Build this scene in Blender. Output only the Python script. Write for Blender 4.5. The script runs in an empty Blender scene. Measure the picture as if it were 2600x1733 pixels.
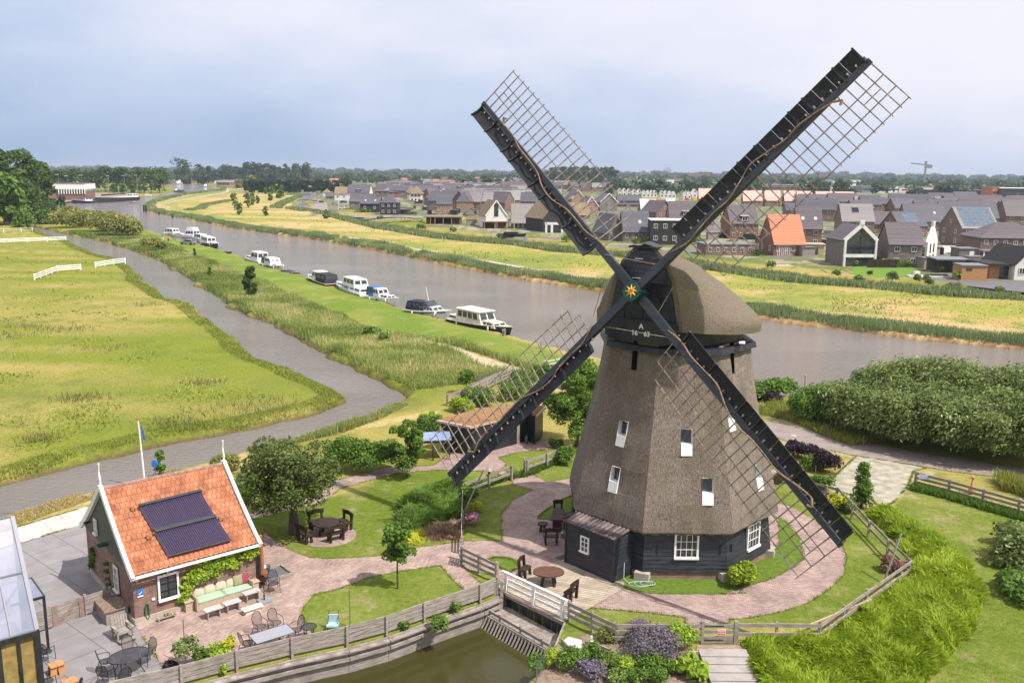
import bpy, bmesh, math, random
import numpy as np
from mathutils import Vector, Matrix
rnd = random.Random(7); nr = np.random.RandomState(7)
PI = math.pi; R = math.radians
C = bpy.context.scene.collection
scene = bpy.context.scene

# ------------------------------------------------------------------ camera, world, sun, exposure
FPX = 2300.0; PITCH = math.atan(430/2300); ROLL = R(0.5); CAMH = 20.0
cam_d = bpy.data.cameras.new('camera'); cam = bpy.data.objects.new('camera', cam_d); C.objects.link(cam)
cam_d.sensor_width = 36; cam_d.lens = 36*FPX/2600; cam_d.clip_end = 40000; cam_d.clip_start = .5
cam.location = (0, 0, CAMH)
cam.matrix_world = Matrix.Translation((0, 0, CAMH)) @ Matrix.Rotation(PI/2-PITCH, 4, 'X') @ Matrix.Rotation(ROLL, 4, 'Z')
scene.camera = cam
scene.view_settings.view_transform = 'Standard'; scene.view_settings.look = 'None'
scene.view_settings.gamma = 1; scene.view_settings.exposure = 0.50
SUN_EL, SUN_AZ = R(55), R(-31)          # direction towards the sun: azimuth from +X
sd = Vector((math.cos(SUN_EL)*math.cos(SUN_AZ), math.cos(SUN_EL)*math.sin(SUN_AZ), math.sin(SUN_EL)))
sl = bpy.data.lights.new('sun', 'SUN'); sl.energy = 4.2; sl.angle = R(0.6); sl.color = (1, .95, .86)
so = bpy.data.objects.new('sun', sl); C.objects.link(so); so.rotation_euler = sd.to_track_quat('Z', 'Y').to_euler()
w = bpy.data.worlds.new('World'); scene.world = w; w.use_nodes = True
nt = w.node_tree; nt.nodes.clear(); N = nt.nodes.new; L = nt.links.new
out = N('ShaderNodeOutputWorld'); bg = N('ShaderNodeBackground'); sky = N('ShaderNodeTexSky')
sky.sky_type = 'NISHITA'; sky.sun_disc = False; sky.sun_elevation = SUN_EL; sky.sun_rotation = PI/2-SUN_AZ
sky.dust_density = 2.5
tc = N('ShaderNodeTexCoord'); sp = N('ShaderNodeSeparateXYZ'); L(tc.outputs['Generated'], sp.inputs[0])
def wmath(op, a, b=None):
    m = N('ShaderNodeMath'); m.operation = op
    for i, v in enumerate((a, b)):
        if v is None: continue
        if isinstance(v, (int, float)): m.inputs[i].default_value = v
        else: L(v, m.inputs[i])
    return m.outputs[0]
mp = N('ShaderNodeMapping'); mp.inputs['Scale'].default_value = (1.0, 1.0, 2.8); L(tc.outputs['Generated'], mp.inputs[0])
nz = N('ShaderNodeTexNoise'); nz.inputs['Scale'].default_value = 2.0; nz.inputs['Detail'].default_value = 7; nz.inputs['Roughness'].default_value = .52
L(mp.outputs[0], nz.inputs['Vector'])
nz2 = N('ShaderNodeTexNoise'); nz2.inputs['Scale'].default_value = 9; nz2.inputs['Detail'].default_value = 5; L(mp.outputs[0], nz2.inputs['Vector'])
# cloud layer thins out to the left and near the horizon, thick overhead and right
f = wmath('ADD', wmath('MULTIPLY', sp.outputs[0], 0.62), wmath('MULTIPLY', sp.outputs[2], 3.0))
f = wmath('ADD', f, wmath('MULTIPLY', wmath('SUBTRACT', nz.outputs['Fac'], .5), 1.15))
f = wmath('ADD', f, wmath('MULTIPLY', wmath('SUBTRACT', nz2.outputs['Fac'], .5), .35))
cr = N('ShaderNodeValToRGB'); L(wmath('ADD', f, .30), cr.inputs[0])
cr.color_ramp.elements[0].position = -0.0; cr.color_ramp.elements[0].color = (.27, .37, .54, 1)
cr.color_ramp.elements[1].position = 1.0; cr.color_ramp.elements[1].color = (.67, .67, .735, 1)
e = cr.color_ramp.elements.new(.45); e.color = (.44, .51, .65, 1)
e = cr.color_ramp.elements.new(.75); e.color = (.60, .615, .71, 1)
mx = N('ShaderNodeMixRGB'); mx.blend_type = 'MIX'; mx.inputs[0].default_value = .93
sc = N('ShaderNodeMixRGB'); sc.blend_type = 'MULTIPLY'; sc.inputs[0].default_value = 1; sc.inputs[2].default_value = (.09, .09, .09, 1)
L(sky.outputs[0], sc.inputs[1]); L(sc.outputs[0], mx.inputs[1]); L(cr.outputs[0], mx.inputs[2])
L(mx.outputs[0], bg.inputs[0]); bg.inputs[1].default_value = 1.0; L(bg.outputs[0], out.inputs[0])

# ------------------------------------------------------------------ photo pixel -> point in the world
ZM = dict(N=(0, 0, 1), F=(0, 0, 1.1054), z1=(0, 360, .34), z2=(600, 400, .34), z3=(1000, 380, .34), z4=(1800, 380, .34),
 z5=(0, 1000, .4676), z6=(600, 1000, .4676), z7=(1100, 1000, .4676), z8=(1800, 1000, .4676), m=(1400, 560, .2551),
 ul=(1200, 180, .3189), ur=(1900, 100, .3189), t=(1400, 900, .3827), lr=(1850, 900, .3828), ll=(1080, 850, .255),
 bo=(700, 580, .2762), bl=(380, 560, .1531), a=(820, 420, .17), b=(1180, 420, .17), c=(1560, 420, .17), d=(1760, 440, .17857),
 e=(2100, 440, .2125), f=(0, 370, .187), g=(400, 380, .1955), h=(0, 1280, .2889), s=(440, 1420, .136), w=(0, 1560, .255),
 r=(1880, 860, .306), k=(2300, 1160, .3654), p=(1150, 1150, .2232), q=(1350, 1550, .2337))
def px(k, x, y):
    o = ZM[k]; return (o[0]+x*o[2], o[1]+y*o[2])
def ray(x, y):
    u = (x-1300)/FPX; v = -(y-866.5)/FPX; c, s = math.cos(ROLL), math.sin(ROLL)
    u, v = u*c-v*s, u*s+v*c
    return Vector((u, math.cos(PITCH)+v*math.sin(PITCH), -math.sin(PITCH)+v*math.cos(PITCH)))
def G(k, x, y, z=0.0):
    d = ray(*px(k, x, y)); t = (z-CAMH)/d[2]
    return Vector((0, 0, CAMH))+d*t
def AT(k, x, y, Y):
    d = ray(*px(k, x, y)); return Vector((0, 0, CAMH))+d*(Y/d[1])
def PL(k, s, z=0.0): return [G(k, x, y, z) for x, y in s]
def poly(*segs, z=0.0):
    o = []
    for k, pts in segs: o += [G(k, x, y, z).to_2d() for x, y in pts]
    return o

# ------------------------------------------------------------------ materials
MATS = {}
def newmat(name):
    m = bpy.data.materials.new(name); m.use_nodes = True; m.node_tree.nodes.clear(); MATS[name] = m
    nt = m.node_tree; o = nt.nodes.new('ShaderNodeOutputMaterial'); b = nt.nodes.new('ShaderNodeBsdfPrincipled')
    nt.links.new(b.outputs[0], o.inputs[0]); return m, nt, b, o
def pm(name, c1, c2=None, scale=4., rough=.7, bump=0., bscale=None, stretch=(1, 1, 1), detail=4, metal=0., lo=.35, hi=.65, spec=.3, rot=None):
    m, nt, b, o = newmat(name); n = nt.nodes.new; l = nt.links.new
    b.inputs['Roughness'].default_value = rough; b.inputs['Metallic'].default_value = metal
    b.inputs['Specular IOR Level'].default_value = spec
    if c2 is None and not bump:
        b.inputs['Base Color'].default_value = (*c1, 1); return m
    if c2 is None: c2 = c1
    t = n('ShaderNodeTexCoord'); mp = n('ShaderNodeMapping'); mp.inputs['Scale'].default_value = stretch
    l(t.outputs['Object'], mp.inputs[0])
    z = n('ShaderNodeTexNoise'); z.inputs['Scale'].default_value = scale; z.inputs['Detail'].default_value = detail
    z.inputs['Roughness'].default_value = .6
    l(mp.outputs[0], z.inputs['Vector'])
    r = n('ShaderNodeValToRGB'); r.color_ramp.elements[0].position = lo; r.color_ramp.elements[1].position = hi
    r.color_ramp.elements[0].color = (*c1, 1); r.color_ramp.elements[1].color = (*c2, 1)
    l(z.outputs['Fac'], r.inputs[0]); l(r.outputs[0], b.inputs['Base Color'])
    if bump:
        z2 = z
        if bscale:
            z2 = n('ShaderNodeTexNoise'); z2.inputs['Scale'].default_value = bscale; z2.inputs['Detail'].default_value = 3; l(mp.outputs[0], z2.inputs['Vector'])
        bp = n('ShaderNodeBump'); bp.inputs['Strength'].default_value = 1; bp.inputs['Distance'].default_value = bump
        l(z2.outputs['Fac'], bp.inputs['Height']); l(bp.outputs[0], b.inputs['Normal'])
    return m
def brickmat(name, c1, c2, mortar, bw=.24, bh=.075, rough=.85, flat=False, ang=0., mort=.012, var=.6, big=None):
    """brick: on walls u = x+y, v = z of the object; flat=True lays it on the ground (world x, y)"""
    m, nt, b, o = newmat(name); n = nt.nodes.new; l = nt.links.new
    t = n('ShaderNodeTexCoord'); s = n('ShaderNodeSeparateXYZ'); cb = n('ShaderNodeCombineXYZ')
    if flat:
        mp = n('ShaderNodeMapping'); mp.inputs['Rotation'].default_value = (0, 0, ang); l(t.outputs['Object'], mp.inputs[0]); v = mp.outputs[0]
    else:
        l(t.outputs['Object'], s.inputs[0]); a = n('ShaderNodeMath'); l(s.outputs[0], a.inputs[0]); l(s.outputs[1], a.inputs[1])
        l(a.outputs[0], cb.inputs[0]); l(s.outputs[2], cb.inputs[1]); v = cb.outputs[0]
    br = n('ShaderNodeTexBrick'); l(v, br.inputs['Vector']); br.inputs['Scale'].default_value = 1
    br.inputs['Brick Width'].default_value = bw; br.inputs['Row Height'].default_value = bh; br.inputs['Mortar Size'].default_value = mort
    br.inputs['Color1'].default_value = (*c1, 1); br.inputs['Color2'].default_value = (*c2, 1); br.inputs['Mortar'].default_value = (*mortar, 1)
    z = n('ShaderNodeTexNoise'); z.inputs['Scale'].default_value = big or 1.2; z.inputs['Detail'].default_value = 6; l(t.outputs['Object'], z.inputs['Vector'])
    r = n('ShaderNodeMapRange'); r.inputs['From Min'].default_value = .3; r.inputs['From Max'].default_value = .7
    r.inputs['To Min'].default_value = 1-var/2; r.inputs['To Max'].default_value = 1+var/2; l(z.outputs['Fac'], r.inputs[0])
    mm = n('ShaderNodeMixRGB'); mm.blend_type = 'MULTIPLY'; mm.inputs[0].default_value = 1
    l(br.outputs['Color'], mm.inputs[1]); l(r.outputs[0], mm.inputs[2]); l(mm.outputs[0], b.inputs['Base Color'])
    b.inputs['Roughness'].default_value = rough; b.inputs['Specular IOR Level'].default_value = .2
    bp = n('ShaderNodeBump'); bp.inputs['Distance'].default_value = .008; l(br.outputs['Fac'], bp.inputs['Height']); bp.invert = True
    l(bp.outputs[0], b.inputs['Normal']); return m
def rowmat(name, c1, c2, row=.3, rough=.6, axis=2, bump=.03, var=None, spec=.3):
    """boards / tile courses: a saw profile along the object's z, colour varied per course"""
    m, nt, b, o = newmat(name); n = nt.nodes.new; l = nt.links.new
    t = n('ShaderNodeTexCoord'); s = n('ShaderNodeSeparateXYZ'); l(t.outputs['Object'], s.inputs[0])
    d = n('ShaderNodeMath'); d.operation = 'DIVIDE'; l(s.outputs[axis], d.inputs[0]); d.inputs[1].default_value = row
    fr = n('ShaderNodeMath'); fr.operation = 'FRACT'; l(d.outputs[0], fr.inputs[0])
    fl = n('ShaderNodeMath'); fl.operation = 'FLOOR'; l(d.outputs[0], fl.inputs[0])
    wn = n('ShaderNodeTexWhiteNoise'); wn.noise_dimensions = '1D'; l(fl.outputs[0], wn.inputs['W'])
    z = n('ShaderNodeTexNoise'); z.inputs['Scale'].default_value = 2.5; z.inputs['Detail'].default_value = 6; l(t.outputs['Object'], z.inputs['Vector'])
    ad = n('ShaderNodeMath'); ad.operation = 'MULTIPLY_ADD'; l(wn.outputs['Value'], ad.inputs[0]); ad.inputs[1].default_value = .35; l(z.outputs['Fac'], ad.inputs[2])
    r = n('ShaderNodeValToRGB'); r.color_ramp.elements[0].position = .35; r.color_ramp.elements[1].position = .95
    r.color_ramp.elements[0].color = (*c1, 1); r.color_ramp.elements[1].color = (*c2, 1); l(ad.outputs[0], r.inputs[0])
    g = n('ShaderNodeMath'); g.operation = 'GREATER_THAN'; l(fr.outputs[0], g.inputs[0]); g.inputs[1].default_value = .1
    mm = n('ShaderNodeMixRGB'); mm.blend_type = 'MULTIPLY'; mm.inputs[0].default_value = .7; l(r.outputs[0], mm.inputs[1]); l(g.outputs[0], mm.inputs[2])
    l(mm.outputs[0], b.inputs['Base Color']); b.inputs['Roughness'].default_value = rough; b.inputs['Specular IOR Level'].default_value = spec
    bp = n('ShaderNodeBump'); bp.inputs['Distance'].default_value = bump; bp.invert = True; l(fr.outputs[0], bp.inputs['Height']); l(bp.outputs[0], b.inputs['Normal'])
    return m
def leafmat(name, c1, c2, c3=None, trans=.35, rough=.55):
    m, nt, b, o = newmat(name); n = nt.nodes.new; l = nt.links.new
    at = n('ShaderNodeAttribute'); at.attribute_name = 'c'
    r = n('ShaderNodeValToRGB'); r.color_ramp.elements[0].color = (*c1, 1); r.color_ramp.elements[1].color = (*(c3 or c2), 1)
    if c3: e = r.color_ramp.elements.new(.75); e.color = (*c2, 1)
    l(at.outputs['Fac'], r.inputs[0]); l(r.outputs[0], b.inputs['Base Color']); b.inputs['Roughness'].default_value = rough
    b.inputs['Specular IOR Level'].default_value = .25
    tr = n('ShaderNodeBsdfTranslucent'); l(r.outputs[0], tr.inputs[0]); ms = n('ShaderNodeMixShader'); ms.inputs[0].default_value = trans
    l(b.outputs[0], ms.inputs[1]); l(tr.outputs[0], ms.inputs[2]); l(ms.outputs[0], o.inputs[0]); return m
def watermat(name, base, rough=.1, bump=.05, scale=1.2, spec=.5, stretch=(1, 1, 1), fine=6):
    m, nt, b, o = newmat(name); n = nt.nodes.new; l = nt.links.new
    b.inputs['Base Color'].default_value = (*base, 1); b.inputs['Roughness'].default_value = rough; b.inputs['IOR'].default_value = 1.33
    b.inputs['Specular IOR Level'].default_value = spec
    t = n('ShaderNodeTexCoord'); mp = n('ShaderNodeMapping'); mp.inputs['Scale'].default_value = stretch; mp.inputs['Rotation'].default_value = (0, 0, .5); l(t.outputs['Object'], mp.inputs[0])
    z = n('ShaderNodeTexNoise'); z.inputs['Scale'].default_value = scale; z.inputs['Detail'].default_value = fine; z.inputs['Roughness'].default_value = .6; l(mp.outputs[0], z.inputs['Vector'])
    zz = n('ShaderNodeTexNoise'); zz.inputs['Scale'].default_value = .035; zz.inputs['Detail'].default_value = 3; l(mp.outputs[0], zz.inputs['Vector'])
    mu = n('ShaderNodeMapRange'); l(zz.outputs['Fac'], mu.inputs[0]); mu.inputs['From Min'].default_value = .35; mu.inputs['From Max'].default_value = .65; mu.inputs['To Min'].default_value = .45; mu.inputs['To Max'].default_value = 1.2
    h = n('ShaderNodeMath'); h.operation = 'MULTIPLY'; l(z.outputs['Fac'], h.inputs[0]); l(mu.outputs[0], h.inputs[1])
    bp = n('ShaderNodeBump'); bp.inputs['Distance'].default_value = bump; l(h.outputs[0], bp.inputs['Height']); l(bp.outputs[0], b.inputs['Normal']); return m
def glassmat(name, tint, alpha=.35, rough=.05):
    m, nt, b, o = newmat(name); b.inputs['Base Color'].default_value = (*tint, 1); b.inputs['Roughness'].default_value = rough
    b.inputs['Alpha'].default_value = alpha; b.inputs['Specular IOR Level'].default_value = .8; return m

thatch = pm('thatch', (.10, .080, .067), (.30, .242, .205), 15, .95, .05, 26, (1, 1, .38), 9, lo=.3, hi=.72)
thatch_cap = pm('thatch_cap', (.085, .068, .05), (.26, .21, .165), 20, .95, .035, 34, (1, 1, .6), 9, lo=.3, hi=.72)
thatch_new = pm('thatch_house', (.16, .115, .07), (.30, .22, .14), 2, .95, .03, 6)
tar = pm('tarred_wood', (.012, .014, .018), (.028, .031, .038), 6, .42, .006, 18, (1, 1, .3), spec=.45)
tar_rows = pm('tarred_boards', (.011, .013, .018), (.035, .038, .046), 5, .45, .004, 20, (.3, .3, 2), spec=.45)
tar_blue = pm('tarred_sail', (.016, .019, .026), (.034, .041, .052), 5, .4, .004, 14, (.3, .3, 2), spec=.5)
white = pm('white_paint', (.78, .78, .77), (.62, .62, .6), 6, .45, lo=.5, hi=.9)
whitew = pm('white_wall', (.74, .73, .7), (.6, .59, .56), .6, .8)
wood_gray = pm('weathered_wood', (.19, .155, .135), (.40, .35, .32), 6, .85, .004, 30, (.4, .4, 4), 6)
wood_dark = pm('brown_bench_wood', (.022, .012, .009), (.06, .034, .024), 7, .6, .004, 20, (1, 1, .5))
wood_table = pm('brown_table_wood', (.07, .03, .018), (.15, .07, .045), 7, .5, .002, 30)
wood_new = pm('new_orange_wood', (.42, .2, .08), (.55, .29, .13), 5, .6, 0, None, (1, 1, 6))
wood_pale = pm('pale_bench_wood', (.40, .30, .21), (.52, .42, .31), 5, .7, 0, None, (5, 1, 1))
lath = pm('sail_lath', (.14, .11, .09), (.37, .305, .25), 5, .8)
rope = pm('furled_sailcloth', (.16, .10, .06), (.33, .23, .15), 8, .9, .01, 30)
deckm = brickmat('deck_boards', (.34, .28, .215), (.48, .40, .32), (.10, .085, .07), 3.2, .19, .8, True, R(20), .012, .5)
glass = pm('window_glass', (.015, .02, .026), (.05, .06, .075), .8, .08, spec=.9)
brick = brickmat('brick_wall', (.17, .075, .06), (.30, .16, .135), (.26, .21, .18), .22, .07, var=.5)
paver = brickmat('clay_pavers', (.30, .205, .18), (.46, .345, .30), (.25, .18, .155), .21, .075, .85, True, R(-52), .008, .45, .9)
paver2 = brickmat('clay_pavers_terrace', (.28, .195, .18), (.44, .33, .29), (.24, .17, .155), .21, .085, .85, True, R(8), .01, .4, .8)
tile_gray = brickmat('grey_tiles', (.235, .218, .222), (.24, .223, .226), (.14, .13, .13), 2.0, 2.0, .75, True, R(40), .02, .25)
concrete = brickmat('concrete_slabs', (.46, .42, .385), (.50, .455, .42), (.30, .28, .26), 2.0, 3.2, .8, True, R(-42), .02, .2)
asphalt = pm('cycle_path_asphalt', (.225, .18, .165), (.29, .24, .22), 1.0, .85, .002, 60, detail=8)
cobble = brickmat('apron_cobbles', (.36, .33, .27), (.46, .42, .36), (.30, .28, .19), .2, .1, .9, True, R(20), .02, .7, 1.4)
tile_red = pm('red_roof_tiles', (.27, .07, .03), (.50, .155, .07), 3.2, .7, .004, 20, detail=6, lo=.3, hi=.7)
slate = rowmat('slate_roof', (.070, .066, .082), (.125, .118, .140), .34, .42, bump=.03)
slate_brown = rowmat('brown_slate_roof', (.085, .07, .078), (.145, .12, .13), .34, .5, bump=.03)
slate_pale = rowmat('pale_slate_roof', (.20, .185, .18), (.27, .25, .245), .4, .6)
roof_orange = rowmat('orange_roof', (.46, .14, .06), (.56, .19, .09), .36, .6)
foil = rowmat('pink_roof_foil', (.70, .34, .29), (.78, .46, .40), 1.1, .6, bump=.01)
foil_white = pm('white_roof_foil', (.7, .6, .56), (.62, .52, .48), .8, .6)
b_brown = brickmat('brown_brick', (.20, .12, .10), (.30, .20, .17), (.15, .12, .10), .24, .08, var=.3)
b_red = brickmat('red_brick', (.22, .095, .07), (.29, .145, .11), (.2, .14, .11), .24, .08, var=.3)
b_sand = brickmat('sand_brick', (.30, .17, .10), (.36, .22, .14), (.25, .2, .15), .24, .08, var=.3)
b_grey = brickmat('grey_brick', (.17, .14, .125), (.24, .2, .18), (.18, .16, .15), .24, .08, var=.3)
b_black = brickmat('black_brick', (.035, .032, .034), (.055, .05, .05), (.05, .05, .05), .24, .08, var=.3)
b_wood = rowmat('black_cladding', (.03, .031, .034), (.05, .05, .054), .2, .6)
w_orange = rowmat('larch_cladding', (.34, .17, .06), (.44, .24, .1), .18, .7)
solar = brickmat('solar_panel', (.012, .014, .03), (.02, .024, .045), (.10, .10, .11), 1.0, 1.6, .15, False, 0, .03, .2)
solar_b = brickmat('blue_solar_roof', (.09, .12, .16), (.11, .145, .19), (.17, .19, .2), 1.6, .9, .2, False, 0, .04, .2)
steel = pm('steel', (.25, .26, .28), None, rough=.4, metal=.6)
blackm = pm('black_metal', (.02, .02, .022), None, rough=.4)
green_p = pm('green_paint', (.008, .055, .035), (.012, .08, .05), 4, .35, spec=.5)
yellow_p = pm('yellow_paint', (.75, .42, .05), None, rough=.4)
red_p = pm('red_paint', (.55, .03, .03), None, rough=.4)
pink_p = pm('pink_paint', (.6, .12, .2), None, rough=.4)
blue_p = pm('blue_paint', (.03, .16, .5), None, rough=.4)
navy = pm('navy_paint', (.012, .02, .05), None, rough=.3, spec=.5)
gelcoat = pm('white_gelcoat', (.78, .78, .78), (.68, .68, .69), 1.5, .25, spec=.5)
cream = pm('cream_paint', (.72, .66, .54), (.66, .6, .48), 2, .35, spec=.4)
canvas_k = pm('black_canvas', (.02, .018, .022), (.04, .036, .042), 3, .8)
canvas_b = pm('blue_canvas', (.07, .15, .36), None, rough=.7)
maroon = pm('maroon_paint', (.1, .02, .025), None, rough=.3)
stone = pm('stone_plinth', (.35, .30, .25), (.45, .40, .34), 3, .9)
gravel = pm('white_gravel', (.35, .34, .34), (.75, .74, .73), 30, .9, .02, 40, lo=.45, hi=.55)
sedum = pm('sedum_roof', (.20, .11, .05), (.36, .19, .09), 3, .95, .05, 12, lo=.3, hi=.7, detail=8)
asph_dark = pm('grey_terrace', (.12, .115, .125), (.15, .145, .15), 1, .8)
rust = pm('rusty_iron', (.24, .09, .03), (.12, .05, .02), 6, .7)
cush = pm('beige_cushion', (.46, .41, .32), (.52, .47, .38), 12, .9)
cush_g = pm('mint_seat_cushion', (.34, .47, .33), (.38, .52, .37), 8, .9)
cush_o = pm('olive_pillow', (.28, .27, .15), None, rough=.9); cush_r = pm('berry_pillow', (.28, .05, .08), None, rough=.9)
bark = pm('bark', (.05, .04, .033), (.13, .105, .09), 9, .95, .03, 14, (1, 1, .3))
skin = pm('skin', (.5, .3, .22), None, rough=.6)

def weather(m, c, scale, lo, hi, amt):
    nt = m.node_tree; b = nt.nodes['Principled BSDF']; src = b.inputs['Base Color'].links[0].from_socket; n = nt.nodes.new; l = nt.links.new
    t = n('ShaderNodeTexCoord'); z = n('ShaderNodeTexNoise'); z.inputs['Scale'].default_value = scale; z.inputs['Detail'].default_value = 5; z.inputs['Distortion'].default_value = .6; mp = n('ShaderNodeMapping'); mp.inputs['Scale'].default_value = (1, 1, .45); l(t.outputs['Object'], mp.inputs[0]); l(mp.outputs[0], z.inputs['Vector'])
    r = n('ShaderNodeMapRange'); r.inputs['From Min'].default_value = lo; r.inputs['From Max'].default_value = hi; r.inputs['To Max'].default_value = amt; l(z.outputs['Fac'], r.inputs[0])
    x = n('ShaderNodeMixRGB'); l(r.outputs[0], x.inputs[0]); l(src, x.inputs[1]); x.inputs[2].default_value = (*c, 1); l(x.outputs[0], b.inputs['Base Color'])
weather(thatch, (.10, .085, .045), .55, .45, .75, .6); weather(thatch_cap, (.13, .12, .05), .6, .45, .7, .6); weather(thatch, (.30, .25, .20), .9, .55, .8, .5)
weather(white, (.5, .5, .46), 3, .5, .8, .5); weather(wood_gray, (.14, .14, .10), 1.5, .5, .75, .5); weather(whitew, (.5, .48, .42), .8, .5, .75, .4); weather(tar, (.045, .045, .045), 1.3, .5, .8, .6)

# ------------------------------------------------------------------ mesh building
class MB:
    def __init__(s): s.v = []; s.f = []; s.mi = []
    def quad(s, *p, m=0):
        i = len(s.v); s.v += [tuple(q) for q in p]; s.f.append(tuple(range(i, i+len(p)))); s.mi.append(m)
    def box(s, c, d, rz=0, m=0, M=None):
        M = M or (Matrix.Translation(Vector(c)) @ Matrix.Rotation(rz, 4, 'Z')); i = len(s.v)
        for x in (-.5, .5):
            for y in (-.5, .5):
                for z in (-.5, .5): s.v.append(tuple(M @ Vector((x*d[0], y*d[1], z*d[2]))))
        for q in ((0, 1, 3, 2), (4, 6, 7, 5), (0, 4, 5, 1), (2, 3, 7, 6), (0, 2, 6, 4), (1, 5, 7, 3)):
            s.f.append(tuple(i+k for k in q)); s.mi.append(m)
    def beam(s, p, q, w, h, up=(0, 0, 1), m=0, w2=None, h2=None):
        p, q = Vector(p), Vector(q); d = (q-p).normalized(); u = Vector(up); x = d.cross(u)
        if x.length < 1e-4: x = d.cross(Vector((1, 0, 0)))
        x.normalize(); u = x.cross(d).normalized(); i = len(s.v); w2 = w if w2 is None else w2; h2 = h if h2 is None else h2
        for e, ww, hh in ((p, w, h), (q, w2, h2)):
            for a, b in ((-1, -1), (1, -1), (1, 1), (-1, 1)): s.v.append(tuple(e+x*a*ww/2+u*b*hh/2))
        for f in ((3, 2, 1, 0), (4, 5, 6, 7), (0, 1, 5, 4), (1, 2, 6, 5), (2, 3, 7, 6), (3, 0, 4, 7)):
            s.f.append(tuple(i+k for k in f)); s.mi.append(m)
    def tube(s, p, q, r0, r1=None, n=8, m=0, cap=True):
        p, q = Vector(p), Vector(q); r1 = r0 if r1 is None else r1; d = (q-p).normalized()
        x = d.cross(Vector((0, 0, 1)));
        if x.length < 1e-3: x = Vector((1, 0, 0))
        x.normalize(); y = d.cross(x); i = len(s.v)
        for e, r in ((p, r0), (q, r1)):
            for k in range(n): a = 2*PI*k/n; s.v.append(tuple(e+(x*math.cos(a)+y*math.sin(a))*r))
        for k in range(n): s.f.append((i+k, i+n+k, i+n+(k+1) % n, i+(k+1) % n)); s.mi.append(m)
        if cap: s.f.append(tuple(i+k for k in range(n))); s.mi.append(m); s.f.append(tuple(i+n+k for k in reversed(range(n)))); s.mi.append(m)
    def path(s, pts, r, n=6, m=0, r1=None):
        k = len(pts)-1
        for j in range(k):
            a = r if r1 is None else r+(r1-r)*j/k; b = r if r1 is None else r+(r1-r)*(j+1)/k
            s.tube(pts[j], pts[j+1], a, b, n, m)
    def rings(s, rr, m=0, close=True, cap0=True, cap1=True):
        """rr: list of rings (equal length lists of points)"""
        i = len(s.v); n = len(rr[0])
        for r_ in rr: s.v += [tuple(p) for p in r_]
        for j in range(len(rr)-1):
            for k in range(n if close else n-1):
                s.f.append((i+j*n+k, i+j*n+(k+1) % n, i+(j+1)*n+(k+1) % n, i+(j+1)*n+k)); s.mi.append(m)
        if cap0: s.f.append(tuple(i+k for k in reversed(range(n)))); s.mi.append(m)
        if cap1: s.f.append(tuple(i+(len(rr)-1)*n+k for k in range(n))); s.mi.append(m)
    def lathe(s, c, prof, n=12, m=0):
        c = Vector(c); s.rings([[c+Vector((r*math.cos(2*PI*k/n), r*math.sin(2*PI*k/n), z)) for k in range(n)] for r, z in prof], m)
    def prism(s, pts, z0, z1, m=0):
        a = [(p[0], p[1], z0) for p in pts]; b = [(p[0], p[1], z1) for p in pts]
        s.rings([a, b], m)
    def obj(s, name, mats, parent=None, smooth=False):
        me = bpy.data.meshes.new(name); me.from_pydata(s.v, [], s.f)
        if not isinstance(mats, (list, tuple)): mats = [mats]
        for m in mats: me.materials.append(m)
        if len(mats) > 1: me.polygons.foreach_set('material_index', s.mi)
        if smooth: me.polygons.foreach_set('use_smooth', [True]*len(s.f))
        me.update(); bm = bmesh.new(); bm.from_mesh(me); bmesh.ops.recalc_face_normals(bm, faces=bm.faces); bm.to_mesh(me); bm.free()
        o = bpy.data.objects.new(name, me); C.objects.link(o)
        if parent is not None: o.parent = parent
        return o
def tag(o, label=None, cat=None, group=None, kind=None):
    if label: o['label'] = label
    if cat: o['category'] = cat
    if group: o['group'] = group
    if kind: o['kind'] = kind
    return o
def thing(name, label, cat, loc=(0, 0, 0), rz=0, group=None):
    o = bpy.data.objects.new(name, None); C.objects.link(o); o.location = Vector(loc); o.rotation_euler = (0, 0, rz)
    o.empty_display_size = .3; return tag(o, label, cat, group)
def fastmesh(name, v, f, mat, attr=None, parent=None, per=4):
    """v (n,3) f (m,per) numpy"""
    me = bpy.data.meshes.new(name); me.vertices.add(len(v)); me.vertices.foreach_set('co', np.ascontiguousarray(v, dtype=np.float32).ravel())
    me.loops.add(f.size); me.loops.foreach_set('vertex_index', f.astype(np.int32).ravel())
    me.polygons.add(len(f)); me.polygons.foreach_set('loop_start', np.arange(0, f.size, per, dtype=np.int32)); me.polygons.foreach_set('loop_total', np.full(len(f), per, dtype=np.int32))
    if attr is not None: a = me.attributes.new('c', 'FLOAT', 'FACE'); a.data.foreach_set('value', attr.astype(np.float32))
    me.materials.append(mat); me.update(calc_edges=True); o = bpy.data.objects.new(name, me); C.objects.link(o)
    if parent is not None: o.parent = parent
    return o
def copy_tree(o, parent=None):
    c = o.copy(); C.objects.link(c)
    if parent is not None: c.parent = parent
    for ch in list(o.children): copy_tree(ch, c)
    return c
def vnoise(x, y, s, seed=0):
    x = x/s; y = y/s; xi = np.floor(x).astype(np.int64); yi = np.floor(y).astype(np.int64); fx = x-xi; fy = y-yi
    fx = fx*fx*(3-2*fx); fy = fy*fy*(3-2*fy)
    def h(a, b):
        n = (a*374761393+b*668265263+seed*974711) & 0xffffffff; n = ((n ^ (n >> 13))*1274126177) & 0xffffffff
        return ((n ^ (n >> 16)) & 0xffff)/65535.
    return (h(xi, yi)*(1-fx)+h(xi+1, yi)*fx)*(1-fy)+(h(xi, yi+1)*(1-fx)+h(xi+1, yi+1)*fx)*fy
def fbm(x, y, s, o=4, seed=0):
    t = 0; a = 1; q = 0
    for i in range(o): t = t+a*vnoise(x, y, s/2**i, seed+i); q += a; a *= .55
    return t/q
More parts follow.
